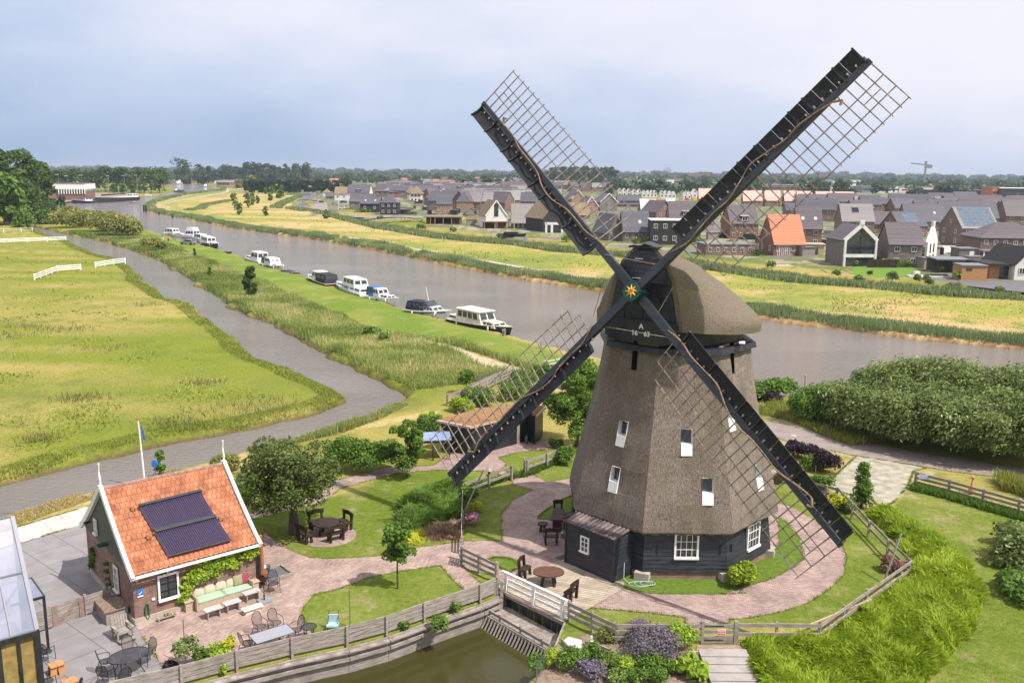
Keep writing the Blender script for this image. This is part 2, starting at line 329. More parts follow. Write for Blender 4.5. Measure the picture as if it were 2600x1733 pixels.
def sdist(P, x, y, far=60):
    """signed distance to polygon P (positive inside), clipped to +-far"""
    P = np.array([(p[0], p[1]) for p in P]); x0, y0 = P.min(0)-far; x1, y1 = P.max(0)+far
    res = np.full(x.shape, -float(far)); m = (x > x0) & (x < x1) & (y > y0) & (y < y1)
    X = x[m]; Y = y[m]; d = np.full(X.shape, 1e18); ins = np.zeros(X.shape, bool)
    for i in range(len(P)):
        a = P[i]; b = P[(i+1) % len(P)]; e = b-a; l2 = (e*e).sum()
        t = np.clip(((X-a[0])*e[0]+(Y-a[1])*e[1])/max(l2, 1e-9), 0, 1)
        d = np.minimum(d, (X-a[0]-t*e[0])**2+(Y-a[1]-t*e[1])**2)
        if a[1] != b[1]: ins ^= ((a[1] > Y) != (b[1] > Y)) & (X < (b[0]-a[0])*(Y-a[1])/(b[1]-a[1])+a[0])
    r_ = np.sqrt(d); res[m] = np.clip(np.where(ins, r_, -r_), -far, far); return res
def inpoly(P, x, y): return sdist(P, x, y, 5) > 0
# ------------------------------------------------------------------ water outlines (water level WL) and the ground sheet
WL = -0.6
def wpoly(pts): return [G('N', x, y, WL).to_2d() for x, y in pts]
river_far = [(3300, 985), (2600, 890), (2321, 862), (2100, 835), (1934, 812), (1530, 744), (1400, 721), (1280, 703), (1110, 669), (940, 635), (770, 604), (714, 598), (578, 578), (476, 557), (394, 542), (366, 535), (360, 527), (374, 515), (401, 509), (439, 500), (478, 492), (525, 485), (545, 479), (552, 475)]
river_head = [(525, 471.5), (478, 468), (427, 467), (400, 466), (443, 475), (445, 484), (428, 491), (398, 497.5), (389, 499), (352, 500), (320, 502), (163, 513), (131, 519), (60, 521), (-60, 521)]
river_near = [(-60, 527), (100, 530), (150, 533), (210, 541), (276, 556), (330, 569), (354, 582), (426, 601), (475, 618), (558, 636), (619, 658), (707, 685), (774, 707), (862, 730), (940, 755), (995, 776), (1039, 787), (1105, 812), (1216, 838), (1371, 881), (1500, 915), (1920, 1003), (2045, 1026), (2200, 1035), (2600, 1085), (3300, 1170)]
W_RIVER = wpoly(river_far+river_head+river_near)
canal_e = [(40, 566), (92, 578), (170, 596), (258, 613), (292, 625), (326, 634), (401, 661), (483, 712), (541, 753), (585, 780), (619, 799), (685, 822), (774, 873), (884, 929), (962, 967), (1045, 1008)]
canal_s = [(1000, 1040), (930, 1075), (834, 1110), (700, 1140), (622, 1156), (566, 1174), (472, 1195), (421, 1207), (330, 1232), (229, 1258), (117, 1281), (37, 1312), (-60, 1345), (-500, 1480)]
canal_w = [(-500, 1375), (-100, 1262), (0, 1238), (89, 1215), (187, 1185), (281, 1164), (397, 1133), (514, 1112), (622, 1096), (740, 1069), (818, 1050), (862, 1034), (888, 1015), (851, 989), (774, 962), (718, 934), (674, 921), (630, 898), (606, 868), (575, 846), (520, 807), (486, 779), (422, 758), (398, 741), (357, 717), (360, 703), (326, 676), (316, 666), (255, 652), (204, 632), (170, 612), (116, 598), (92, 586), (30, 575)]
W_CANAL = wpoly(canal_e+canal_s+canal_w)
W_BROOK = wpoly([(750, 461), (808, 492), (800, 501), (780, 510), (770, 512), (778, 521), (800, 530), (715, 533), (742, 522), (762, 507), (768, 498), (765, 488), (750, 478), (700, 470)])   # side water near the village
W_VIL = wpoly([(800, 528), (870, 545), (960, 566), (1100, 590), (1230, 603), (1330, 610), (1420, 625), (1600, 640), (1800, 668), (2000, 700), (2200, 715), (2430, 735), (2600, 745), (3000, 780), (3000, 792), (2600, 755), (2400, 745), (2200, 724), (2000, 709), (1800, 677), (1600, 648), (1420, 634), (1320, 618), (1230, 611), (1100, 598), (960, 574), (870, 553), (780, 532)])
P_WATER = -1.15
_ft = [G('z6', x, y, .85).to_2d() for x, y in ((0, 1400), (300, 1330), (600, 1268), (815, 1212), (1020, 1140), (1325, 1040), (1410, 1005))]
POND = [G('N', 100, 1776, .85).to_2d(), G('N', 280, 1734, .85).to_2d(), G('N', 459, 1692, .85).to_2d()]+_ft+poly(('z7', [(398, 1078), (708, 1228), (645, 1415), (592, 1495), (520, 1560), (470, 1700)]), ('N', [(1250, 2000), (80, 2000)]))
DYKE = poly(('N', river_near[4:20]+[(1480, 920)]), ('ll', [(1150, 370), (800, 240), (600, 160), (300, 60), (0, 20)]), ('N', [(960, 850), (860, 800), (760, 760), (660, 715), (560, 675), (500, 650), (440, 625), (380, 600), (330, 575)]))
EAST = wpoly(canal_e[3:])+poly(('N', [(1150, 985)]), ('ll', [(640, 345), (420, 160), (0, 40)]), ('N', [(960, 850), (860, 800), (760, 760), (660, 715), (560, 675), (500, 650), (440, 625), (380, 600), (330, 575)]))
FARF = poly(('N', river_far[1:20]+[(439, 500), (545, 479), (600, 474), (740, 485), (760, 510), (770, 530), (870, 553), (1230, 611), (1600, 648), (2000, 709), (2600, 755), (3200, 800)]))
LAWN_R = poly(('z8', [(960, 640), (1110, 500), (1711, 660), (2300, 800), (2300, 1800), (1100, 1800), (1490, 1100), (1400, 900), (1250, 790)]))
GARDEN = poly(('z6', [(-100, 900), (60, 660), (600, 540), (860, 420), (1230, 400), (1420, 300), (1700, 300)]), ('z8', [(100, 300), (400, 360), (640, 560), (900, 640), (1100, 900), (850, 1100), (600, 1250), (100, 1250)]), ('z7', [(1300, 1250), (400, 1400)]), ('z6', [(900, 1300), (-100, 1500)]))
SAND1 = poly(('ll', [(1500, 560), (1110, 400), (900, 320), (700, 250), (420, 160), (200, 90), (0, 55), (0, 80), (250, 150), (480, 280), (620, 330), (860, 370), (1000, 470), (1100, 560)]))
SAND2 = poly(('z8', [(320, 120), (700, 205), (700, 235), (300, 160)]), ('z8', [(410, 265), (780, 340), (700, 430), (640, 520), (900, 640), (960, 650), (1130, 500), (1200, 420), (1100, 395), (700, 300)]))
FOOT = poly(('z5', [(70, 660), (490, 545), (560, 520), (1330, 320), (1420, 330), (1420, 380), (700, 560), (90, 725)]), ('z6', [(60, 200), (700, 150), (1100, 85), (1100, 110), (700, 190), (60, 250)]))
VILL = poly(('a', [(-200, 760), (400, 640), (900, 760), (1500, 850)]), ('b', [(0, 960), (800, 1070), (1400, 1110)]), ('z3', [(1300, 670), (1900, 760), (2200, 800)]), ('z4', [(200, 840), (900, 900), (1500, 960), (2353, 1060), (3400, 1150), (3400, 330), (900, 325), (0, 300)]), ('z3', [(1300, 280), (800, 260)]), ('a', [(1500, 190), (300, 250), (-100, 420)]))
def ground_h(x, y, want=False):
    n = (vnoise(x, y, 2.2, 3)-.5)*1.1+(vnoise(x, y, .7, 9)-.5)*.35+(vnoise(x, y, 9, 5)-.5)*1.6
    far = np.clip(np.hypot(x, y)/60., .5, 3); d = -sdist(W_RIVER, x, y, 30)
    d1 = -sdist(W_CANAL, x, y, 30); d2 = -np.maximum(sdist(W_BROOK, x, y, 30), sdist(W_VIL, x, y, 30)); dd = np.minimum(np.minimum(d, d1), d2)
    sd_ = dd+n*np.minimum(1, far*.5)*np.where(y < 50, .35, 1)
    h = np.clip(WL+.05+sd_*.75, -1.7, 0); hp = np.where(sdist(POND, x, y, 4) > 0, -1.9, 0.)
    dk = sdist(DYKE, x, y, 12); h = h+np.clip(dk-.5, 0, 5)*.06*np.clip(sd_*.5, 0, 1)
    h = np.where(hp < 0, hp, h)
    return (h, d, d1, d2, sd_) if want else h
def ramp(t, a, b): return np.clip((t-a)/(b-a), 0, 1)
def build_ground():
    inv = np.linspace(1/19., 1/1500., 800); ys = np.concatenate([[-300, -60, 0, 10], 1/inv, [1900, 2500, 3500, 6000, 12000, 30000]])
    tx = np.concatenate([[-6, -3, -1.6, -1.0], np.linspace(-.76, .76, 1020), [1.0, 1.6, 3, 6]])
    Y, T = np.meshgrid(ys, tx, indexing='ij'); X = T*np.maximum(np.abs(Y), 25)
    x, y = X.ravel(), Y.ravel(); h, d, d1, d2, s_ = ground_h(x, y, True)
    h = h+(s_ > 1)*(h > -.01)*0.0
    v = np.stack([x, y, h], 1); nY, nX = X.shape; idx = np.arange(nY*nX).reshape(nY, nX)
    f = np.stack([idx[:-1, :-1], idx[:-1, 1:], idx[1:, 1:], idx[1:, :-1]], -1).reshape(-1, 4)
    big = fbm(x, y, 26, 4, 1); mid = fbm(x, y, 7, 4, 2); sm = fbm(x, y, 1.6, 3, 4); str_ = vnoise(x+y*.2, y*3.2, 16, 8)
    def mix(a, b, t): return a*(1-t[:, None])+np.array(b)*t[:, None]
    c = np.tile(np.array([.175, .20, .030]), (len(x), 1))            # pasture
    c = mix(c, (.36, .28, .10), ramp(big*.4+mid*.3+str_*.25+sm*.2, .47, .66)*.85)
    c = mix(c, (.10, .15, .022), ramp(mid*.5+sm*.5, .46, .72)*.7)
    c = mix(c, (.115, .13, .03), ramp(-d1, -4, -1)*ramp(sm, .35, .6)*.7)
    a = ramp(sdist(DYKE, x, y, 8)+(mid-.5)*3, -.8, .8)                   # mown dyke
    g = mix(np.tile(np.array([.135, .195, .03]), (len(x), 1)), (.20, .225, .05), ramp(mid, .45, .65)); g = mix(g, (.3, .26, .16), ramp(vnoise(x+y, y-x, 3, 12)*vnoise(x, y, 1.2, 6), .5, .7)*.5)
    c = c*(1-a[:, None])+g*a[:, None]
    east = (sdist(EAST, x, y, 6)+(mid-.5)*3 > 0) & (a < .9)
    c = np.where(east[:, None], mix(c, (.19, .18, .07), ramp(sm, .3, .6)), c)
    a = ramp(sdist(FARF, x, y, 30)+(mid-.5)*6, -1, 1)                  # dry field across the river
    g = np.tile(np.array([.42, .29, .125]), (len(x), 1)); st2 = fbm(x*.55+y*.1, y*1.5, 22, 5, 31)
    g = mix(g, (.27, .27, .06), ramp(st2*.6+mid*.4, .43, .57)); g = mix(g, (.16, .20, .045), ramp(st2*.5+sm*.2+big*.3, .56, .66)*.8)
    g = mix(g, (.48, .35, .2), ramp(.62-st2+sm*.15, .18, .35)*.6)
    band = ramp(6-np.abs(d-14+(big-.5)*10), 0, 4)*ramp(mid, .35, .5); g = mix(g, (.17, .22, .05), band*.75)
    g = mix(g, (.34, .29, .13), ramp(3.5-np.abs(d-8), 0, 1)*.5)
    c = c*(1-a[:, None])+g*a[:, None]
    a = ramp(sdist(VILL, x, y, 30)+(mid-.5)*4, -1, 1)
    g = np.tile(np.array([.13, .16, .045]), (len(x), 1)); g = mix(g, (.30, .26, .2), ramp(mid*.7+sm*.3, .5, .6)); g = mix(g, (.16, .15, .15), ramp(vnoise(x, y, 14, 44), .55, .6)*.8)
    c = c*(1-a[:, None])+g*a[:, None]
    for P in (LAWN_R, GARDEN):
        a = ramp(sdist(P, x, y, 6), -.3, .3)
        g = mix(np.tile(np.array([.125, .17, .024]), (len(x), 1)), (.19, .215, .05), ramp(mid*.5+sm*.5, .36, .64)); g = mix(g, (.10, .14, .02), ramp(vnoise(x*.6+y*.8, (x*.8-y*.6)*.05, .55, 33), .45, .7)*.35); g = mix(g, (.28, .23, .12), ramp(sm*.5+vnoise(x, y, .5, 3)*.5, .6, .8)*.65)
        c = c*(1-a[:, None])+g*a[:, None]
    for P, co, k in ((SAND1, (.47, .38, .28), .9), (SAND2, (.40, .34, .24), .75), (FOOT, (.42, .33, .15), .9)):
        a = ramp(sdist(P, x, y, 6)+(sm-.5)*1.6, -.25, .25)*ramp(vnoise(x, y, .7, 15)+sm*.5, .3, .6)*k
        c = mix(c, co, a)
    c = mix(c, (.10, .065, .04), ramp(-.02-h, 0, .35)*ramp(60-np.abs(d), 0, 5)*.0+ramp(-h-.25, 0, .3)*.85)   # bare bank below the turf
    fa = ramp(d-(-0.5), 0, 1)*ramp(2.6-d, 0, 1)*(sdist(FARF, x, y, 30) > -3); c = mix(c, (.24, .12, .06), fa*.8*ramp(sm, .3, .5))
    ff = ramp(y, 650, 1100); c = mix(c, (.10, .13, .045), ff*ramp(vnoise(x, y, 120, 71), .3, .6)*.9)
    c = np.clip(c, 0, 1)
    o = fastmesh('ground', v, f, None)
    me = o.data; at = me.color_attributes.new('gc', 'FLOAT_COLOR', 'POINT'); at.data.foreach_set('color', np.concatenate([c, np.ones((len(c), 1))], 1).astype(np.float32).ravel())
    m, nt, b, oo = newmat('turf'); n = nt.nodes.new; l = nt.links.new
    a = n('ShaderNodeAttribute'); a.attribute_name = 'gc'; t = n('ShaderNodeTexCoord')
    z = n('ShaderNodeTexNoise'); z.inputs['Scale'].default_value = 3.5; z.inputs['Detail'].default_value = 9; z.inputs['Roughness'].default_value = .75; l(t.outputs['Object'], z.inputs['Vector'])
    r = n('ShaderNodeMapRange'); r.inputs['From Min'].default_value = .3; r.inputs['From Max'].default_value = .7; r.inputs['To Min'].default_value = .62; r.inputs['To Max'].default_value = 1.38; l(z.outputs['Fac'], r.inputs[0])
    mm = n('ShaderNodeMixRGB'); mm.blend_type = 'MULTIPLY'; mm.inputs[0].default_value = 1; l(a.outputs['Color'], mm.inputs[1]); l(r.outputs[0], mm.inputs[2]); l(mm.outputs[0], b.inputs['Base Color'])
    b.inputs['Roughness'].default_value = 1; b.inputs['Specular IOR Level'].default_value = .05
    bp = n('ShaderNodeBump'); bp.inputs['Distance'].default_value = .09; bp.inputs['Strength'].default_value = .8; l(z.outputs['Fac'], bp.inputs['Height']); l(bp.outputs[0], b.inputs['Normal'])
    me.materials.clear(); me.materials.append(m); tag(o, kind='structure')
build_ground()
def struct(name, mb, mats): return tag(mb.obj(name, mats), kind='structure')
water_m = watermat('river_water', (.185, .168, .16), .07, .32, 1.3, stretch=(1, 2.2, 1)); pond_m = watermat('pond_water', (.045, .042, .012), .05, .02, 1.6, .5)
mb = MB(); mb.quad((-9000, 52, WL), (-40, 52, WL), (1200, 60, WL), (9000, 60, WL), (9000, 9000, WL), (-9000, 9000, WL))
mb.quad((-9000, 25, WL), (-40, 25, WL), (-40, 52, WL), (-9000, 52, WL)); mb.quad((-40, 37, WL), (-3.5, 46, WL), (-3.5, 52, WL), (-40, 52, WL))
mb.quad((60, 30, WL), (1200, 30, WL), (1200, 60, WL), (60, 56, WL))
struct('river_water', mb, water_m)
mb = MB(); mb.quad((-26, 18, P_WATER), (10, 18, P_WATER), (10, 45, P_WATER), (-26, 45, P_WATER)); struct('pond_water', mb, pond_m)

# ------------------------------------------------------------------ paths, terraces (flat sheets)
SHEETS = {}
def sheet(name, P, z, mat, kind='structure'):
    SHEETS.setdefault(name, P)
    mb = MB(); 
    from mathutils.geometry import tessellate_polygon
    pts = [Vector((p[0], p[1], z)) for p in P]; tr = tessellate_polygon([pts]); mb.v = [tuple(p) for p in pts]
    mb.f = [tuple(t) for t in tr]; mb.mi = [0]*len(tr)
    o = mb.obj(name, mat)
    for p_ in o.data.polygons:
        if p_.normal.z < 0: p_.flip()
    return tag(o, kind=kind)
sheet('grey_terrace', poly(('z5', [(60, 825), (490, 690), (560, 850), (560, 960), (760, 1240), (745, 1275), (900, 1500), (1150, 1800), (-300, 1800), (-300, 930)])), .012, tile_gray)
sheet('concrete_path', poly(('z5', [(-300, 835), (85, 725), (490, 605), (560, 580), (560, 670), (490, 695), (60, 822), (-300, 930)])), .014, concrete)
sheet('garden_path', poly(('z5', [(745, 1272), (700, 1200), (1180, 1040), (1385, 1000), (1400, 900)]), ('z6', [(150, 740), (200, 790), (300, 850), (400, 888), (500, 895), (700, 885), (850, 870), (1000, 832), (1222, 800), (1222, 905), (1250, 960), (1330, 1030), (1250, 1072), (1170, 1000), (1110, 930), (1000, 945), (860, 965), (700, 1000), (550, 1060), (420, 1090), (375, 1140), (345, 1200), (410, 1285), (435, 1345), (200, 1400), (-30, 1450)]), ('z5', [(1100, 1470), (905, 1510)])), .018, paver)
sheet('mill_terrace', poly(('z7', [(152, 930), (155, 798), (375, 797), (372, 650), (440, 570), (540, 522), (430, 490), (430, 465), (500, 442), (545, 440), (620, 477), (735, 460), (850, 400)]), ('z8', [(250, 500), (360, 590), (430, 605), (520, 650), (650, 740), (720, 820), (745, 880), (730, 980), (650, 1060), (540, 1130), (400, 1180), (200, 1218), (110, 1220), (110, 1250), (0, 1250)]), ('z7', [(1372, 1250), (1370, 1212), (1200, 1190), (1000, 1172), (840, 1160), (700, 1180), (380, 1040), (340, 985), (200, 960)])), .018, paver2)
sheet('shed_path', poly(('z7', [(420, 468), (330, 420), (0, 412), (-200, 430), (-500, 510), (-600, 590), (-1150, 720), (-1170, 690), (-650, 560), (-560, 480), (-250, 395), (0, 390), (120, 300), (300, 255), (650, 250), (640, 300), (480, 312), (355, 345), (400, 378), (370, 405), (445, 445), (505, 440)])), .016, paver2)
sheet('mill_lawn', poly(('z7', [(1010, 1045), (1000, 960), (1200, 940), (1600, 940)]), ('z8', [(150, 900), (380, 820), (380, 680), (340, 655), (420, 690), (495, 790), (508, 850), (515, 900), (470, 935), (350, 1000), (200, 1050), (60, 1085)]), ('z7', [(1700, 1080), (1500, 1088), (1200, 1085), (1060, 1062)])), .03, MATS['turf'])
sheet('side_lawn', poly(('z7', [(568, 678), (600, 640), (700, 575), (760, 550), (760, 640), (640, 682)])), .03, MATS['turf'])
sheet('corner_lawn', poly(('z7', [(300, 900), (330, 886), (400, 890), (440, 905), (475, 945), (400, 960), (340, 930)])), .03, MATS['turf'])
sheet('round_paving', [((G('z6', 500, 770)+Vector((1.55*math.cos(a), 1.55*math.sin(a), 0))).to_2d()) for a in np.linspace(0, 2*PI, 28)[:-1]], .012, paver2)
sheet('cycle_path', poly(('z8', [(-400, -20), (100, 80), (320, 148), (700, 232), (960, 287), (1200, 330), (1711, 408), (2400, 510), (2400, 580), (1711, 470), (1300, 418), (1100, 385), (780, 332), (420, 255), (200, 180), (-400, 30)])), .02, asphalt)
sheet('apron', poly(('z8', [(800, 336), (1100, 384), (1180, 402), (1110, 420), (1080, 500), (1000, 590), (930, 620), (900, 590), (880, 560), (760, 545), (640, 505), (690, 440)])), .014, cobble)
for o_ in ('mill_lawn', 'side_lawn', 'corner_lawn'):
    me = bpy.data.objects[o_].data; at = me.color_attributes.new('gc', 'FLOAT_COLOR', 'POINT')
    at.data.foreach_set('color', [.11, .165, .026, 1]*len(me.vertices))
mb = MB()
for x, y in ((462, 225), (706, 271), (968, 322), (1252, 373), (1553, 428)):
    a = G('z8', x-14, y-3, .026); b = G('z8', x+14, y+3, .026); d = (b-a).normalized(); s_ = Vector((-d.y, d.x, 0))*.07
    mb.quad(a-s_, b-s_, b+s_, a+s_)
struct('lane_markings', mb, white)
far_path = poly(('g', [(0, 720), (250, 655), (560, 605), (800, 565), (880, 545), (895, 530), (875, 490), (905, 485), (935, 530), (930, 548), (830, 575), (600, 615), (300, 662), (60, 712), (0, 745)]))
sheet('gravel_path', far_path, .05, cobble)
sheet('far_cycle_path', poly(('z3', [(-326, 653), (0, 712), (400, 779), (735, 835), (941, 873), (1176, 912), (1640, 991), (1640, 1004), (1176, 924), (941, 884), (735, 845), (400, 788), (0, 720), (-326, 660)])), .05, concrete)
sheet('village_road', poly(('a', [(-60, 500), (60, 560), (80, 690), (400, 740), (900, 755), (1500, 755), (1500, 785), (900, 790), (400, 770), (50, 710), (-60, 690), (-200, 640), (-120, 560)])), .04, asphalt)
sheet('grey_yard', poly(('e', [(1560, 1270), (2600, 1330), (2600, 1450), (2330, 1420), (1620, 1340)])), .04, asph_dark)
sheet('new_lawn', poly(('e', [(330, 1115), (1040, 1130), (1000, 1200), (900, 1240), (560, 1240), (270, 1200)])), .04, pm('new_turf', (.10, .19, .02), (.13, .23, .03), 3, 1))
sheet('driveway', poly(('e', [(1230, 870), (1700, 850), (1900, 890), (1400, 960), (1240, 960)])), .04, concrete)
# ------------------------------------------------------------------ the windmill
MC = Vector((8.75, 47.6, 0))
mill = thing('windmill', 'tall thatched octagonal windmill with four black lattice sails, dated 1663', 'windmill', MC)
PROF = [(2.40, 5.55), (2.55, 5.82), (3.2, 5.72), (4.1, 5.50), (5.2, 5.20), (6.2, 4.95), (7.2, 4.70), (8.2, 4.45), (9.2, 4.25), (10.3, 4.05), (11.35, 3.92)]
def RZ(z): return float(np.interp(z, [p[0] for p in PROF], [p[1] for p in PROF]))
CA = math.cos(PI/8)
def facew(k, x, z, out_=0.0, rad=RZ):
    """point on face k (normal azimuth -90+45k) at sideways x, height z, relative to the mill axis"""
    a = -PI/2+k*PI/4; n = Vector((math.cos(a), math.sin(a), 0)); s = Vector((-math.sin(a), math.cos(a), 0))
    return n*(rad(z)*CA+out_)+s*x+Vector((0, 0, z))
def face_hit(k, key, x, y, rad=RZ):
    a = -PI/2+k*PI/4; n = Vector((math.cos(a), math.sin(a), 0)); s = Vector((-math.sin(a), math.cos(a), 0)); d = ray(*px(key, x, y)); z = 5.
    for _ in range(30):
        ap = rad(z)*CA; t = (MC.dot(n)+ap)/d.dot(n); z = .5*z+.5*(CAMH+t*d.z)
    p = d*t; return (p-MC).dot(s), CAMH+t*d.z
WIN = []   # (face, x, z, kind)
for k, key, x, y in ((-1, 't', 468, 524), (-1, 't', 417, 828), (0, 't', 897, 582), (0, 't', 1038, 908), (1, 't', 1190, 420), (1, 't', 1376, 815)):
    xx, zz = face_hit(k, key, x, y); WIN.append((k, xx, zz, .56, 1.28, 'w'))
for k, key, x, y in ((-1, 't', 555, 0), (1, 'm', 1800, 1370)):
    xx, zz = face_hit(k, key, x, y); WIN.append((k, xx, zz, .30, 1.55, 's'))
WIN.append((3, 0, 5.0, .62, 1.45, 'w')); WIN.append((-3, .3, 6.0, .62, 1.45, 'w')); WIN.append((2, -.3, 5.4, .62, 1.45, 'w'))
def rag(x, z, k): return .035*math.sin(x*9+k*3+z*5)+.02*math.sin(x*23+z*11)
for k in range(-3, 5):
    hs = [w for w in WIN if w[0] == k]; zs = sorted(set([p[0] for p in PROF[1:]]+[z for w in hs for z in (w[2]-w[4]/2, w[2]+w[4]/2)]))
    mb = MB(); grid = []
    for z in zs:
        hw = RZ(z)*math.sin(PI/8); xs = [-1, -.75, -.5, -.25, 0, .25, .5, .75, 1]
        base = [t*hw for t in xs]; cuts = sorted(set([w[1]-w[3]/2 for w in hs]+[w[1]+w[3]/2 for w in hs])); grid.append(sorted(base+cuts) if False else (base, cuts, hw))
    cuts = grid[0][1]
    cols = len(cuts)
    def xs_at(hw):
        if not cuts: return [t*hw for t in (-1, -.5, 0, .5, 1)]
        return [-hw]+cuts+[hw]
    rows = [[facew(k, x, z, (.045*math.sin(x*6+z*2.3+k)+.03*math.sin(z*7+x*2)) if abs(x) < hw-.01 else 0) for x in xs_at(hw)] for z, (_, _, hw) in zip(zs, grid)]
    for i in range(len(zs)-1):
        for j in range(len(rows[0])-1):
            if cuts:
                xm = (xs_at(grid[i][2])[j]+xs_at(grid[i][2])[j+1])/2; zm = (zs[i]+zs[i+1])/2
                if any(abs(xm-w[1]) < w[3]/2 and abs(zm-w[2]) < w[4]/2 for w in hs): continue
            mb.quad(rows[i][j], rows[i][j+1], rows[i+1][j+1], rows[i+1][j])
    # the thick cut edge of the reed at the foot: ragged little steps
    hw = RZ(2.55)*math.sin(PI/8); n = 44
    for j in range(n):
        xa, xb = -hw+2*hw*j/n, -hw+2*hw*(j+1)/n; za, zb = 2.36+rag(xa, 0, k), 2.36+rag(xb, 0, k)
        if j == 0: za = 2.38
        if j == n-1: zb = 2.38
        mb.quad(facew(k, xa, 2.55), facew(k, xb, 2.55), facew(k, xb, zb, .02), facew(k, xa, za, .02))
        mb.quad(facew(k, xa, za, .02), facew(k, xb, zb, .02), facew(k, xb*.87, 2.48, -.55), facew(k, xa*.87, 2.48, -.55))
    o = mb.obj('thatched_side', thatch, mill)
mb = MB(); mb.rings([[Vector((RZ(2.6)*.8*math.cos(PI/8+i*PI/4), RZ(2.6)*.8*math.sin(PI/8+i*PI/4), z)) for i in range(8)] for z in (2.45, 2.5)]); mb.obj('floor_beam', tar, mill)
for k, x, z, ww, hh, kind in WIN:
    if kind == 's':
        mb = MB(); d = .5
        f0 = [facew(k, x-ww/2, z-hh/2), facew(k, x+ww/2, z-hh/2), facew(k, x+ww/2, z+hh/2), facew(k, x-ww/2, z+hh/2)]
        a = -PI/2+k*PI/4; n = Vector((math.cos(a), math.sin(a), 0)); b0 = [p-n*d for p in f0]
        for i in range(4): mb.quad(f0[i], f0[(i+1) % 4], b0[(i+1) % 4], b0[i])
        mb.quad(*b0); mb.obj('ventilation_slot', tar, mill); continue
    a = -PI/2+k*PI/4; n = Vector((math.cos(a), math.sin(a), 0)); s = Vector((-math.sin(a), math.cos(a), 0))
    mb = MB(); e = .035; z0, z1 = z-hh/2, z+hh/2; zm = z0+hh*.43; ap = RZ(z1)*CA
    BL, BR, TR, TL = (facew(k, x-ww/2, z0, e), facew(k, x+ww/2, z0, e), facew(k, x+ww/2, z1, e), facew(k, x-ww/2, z1, e))
    ML, MR = facew(k, x-ww/2, zm, e), facew(k, x+ww/2, zm, e)
    dp = n*(.42); iML, iMR, iTL, iTR = ML-n*.36, MR-n*.36, TL-n*.30, TR-n*.30
    mb.quad(BL, BR, MR, ML)                                        # white board below the pane
    mb.quad(ML, MR, iMR, iML); mb.quad(BL, ML, ML-dp, BL-dp); mb.quad(BR, BR-dp, MR-dp, MR)
    mb.quad(ML, TL, iTL, iML); mb.quad(MR, iMR, iTR, TR); mb.quad(TL, TR, iTR, iTL); mb.quad(BL, BL-dp, BR-dp, BR)
    fr = mb.obj('window', white, mill); fr['label'] = 'white boxed loft window set into the thatch'
    mb = MB(); mb.quad(iML, iMR, iTR, iTL); mb.obj('pane', glass, fr)
# base: boarded wall on a brick plinth, with lapped boards
def RB(z): return 5.28+.30*(1-z/2.5)
rows = []
mb = MB(); nb = 10; z0 = .38
for k in range(8):
    a = -PI/2+k*PI/4
    for i in range(nb):
        za, zb = z0+i*(2.5-z0)/nb, z0+(i+1)*(2.5-z0)/nb
        def P(z, u, o_): return facew(k, u*(RB(z)+o_/CA)*math.sin(PI/8), z, o_, RB)
        mb.quad(P(za, -1, .035), P(za, 1, .035), P(zb, 1, .004), P(zb, -1, .004)); mb.quad(P(za, -1, 0), P(za, 1, 0), P(za, 1, .035), P(za, -1, .035))
mb.obj('boarded_wall', tar_rows, mill)
mb = MB()
for k in range(8):
    for (za, zb, o_) in ((-.1, .38, -.06),):
        mb.quad(facew(k, -RB(0)*.38, za, o_, RB), facew(k, RB(0)*.38, za, o_, RB), facew(k, RB(0)*.38, zb, o_, RB), facew(k, -RB(0)*.38, zb, o_, RB))
mb.obj('brick_plinth', brick, mill)
for k in range(8):
    a = -PI/2+(k+.5)*PI/4; mb = MB(); mb.box((5.5*math.cos(a), 5.5*math.sin(a), .19), (.55, .75, .42), a); mb.obj('corner_block', stone, mill)
def sash(parent, M, w, h, nx, ny, fr=.07, bar=.028, name='window', deep=.10, sill=True):
    """window in local frame M: x right, y out, z up, origin at the middle of the opening"""
    b = MB(); B = lambda c, d, m=0: b.box(None, d, M=M @ Matrix.Translation(Vector(c)), m=m)
    B((-w/2, deep/2, 0), (fr, deep, h+fr)); B((w/2, deep/2, 0), (fr, deep, h+fr)); B((0, deep/2, h/2), (w-fr, deep-.004, fr))
    B((0, deep/2+(.04 if sill else 0), -h/2-.01), (w+(.12 if sill else -fr), deep+(.08 if sill else 0), fr*1.15))
    for i in range(1, nx): B((-w/2+i*w/nx, .045, 0), (bar, .03, h-fr))
    for i in range(1, ny): B((0, .045, -h/2+i*h/ny), (w-fr, .026, bar))
    o = b.obj(name, white, parent); g_ = MB(); g_.box(None, (w, .02, h), M=M @ Matrix.Translation((0, .02, 0))); g_.obj('pane', glass, o); return o
def faceM(k, x, z, rad, o_=0):
    a = -PI/2+k*PI/4; n = Vector((math.cos(a), math.sin(a), 0)); s = Vector((-math.sin(a), math.cos(a), 0)); p = facew(k, x, z, o_, rad)
    M = Matrix.Identity(4)
    for i in range(3): M[i][0] = s[i]; M[i][1] = n[i]; M[i][2] = (0, 0, 1)[i]; M[i][3] = p[i]
    return M
xx, zz = face_hit(0, 't', 895, 1262, RB); sash(mill, faceM(0, xx, zz, RB, .03), 1.12, 1.25, 4, 3, .1)['label'] = 'large white sash window in the black boarded front'
xx, zz = face_hit(1, 't', 1330, 1195, RB); sash(mill, faceM(1, xx, zz, RB, .03), 1.12, 1.3, 4, 3, .1)['label'] = 'white sash window in the right boarded side'
sash(mill, faceM(-2, .2, 1.5, RB, .03), 1.1, 1.25, 4, 3, .1)
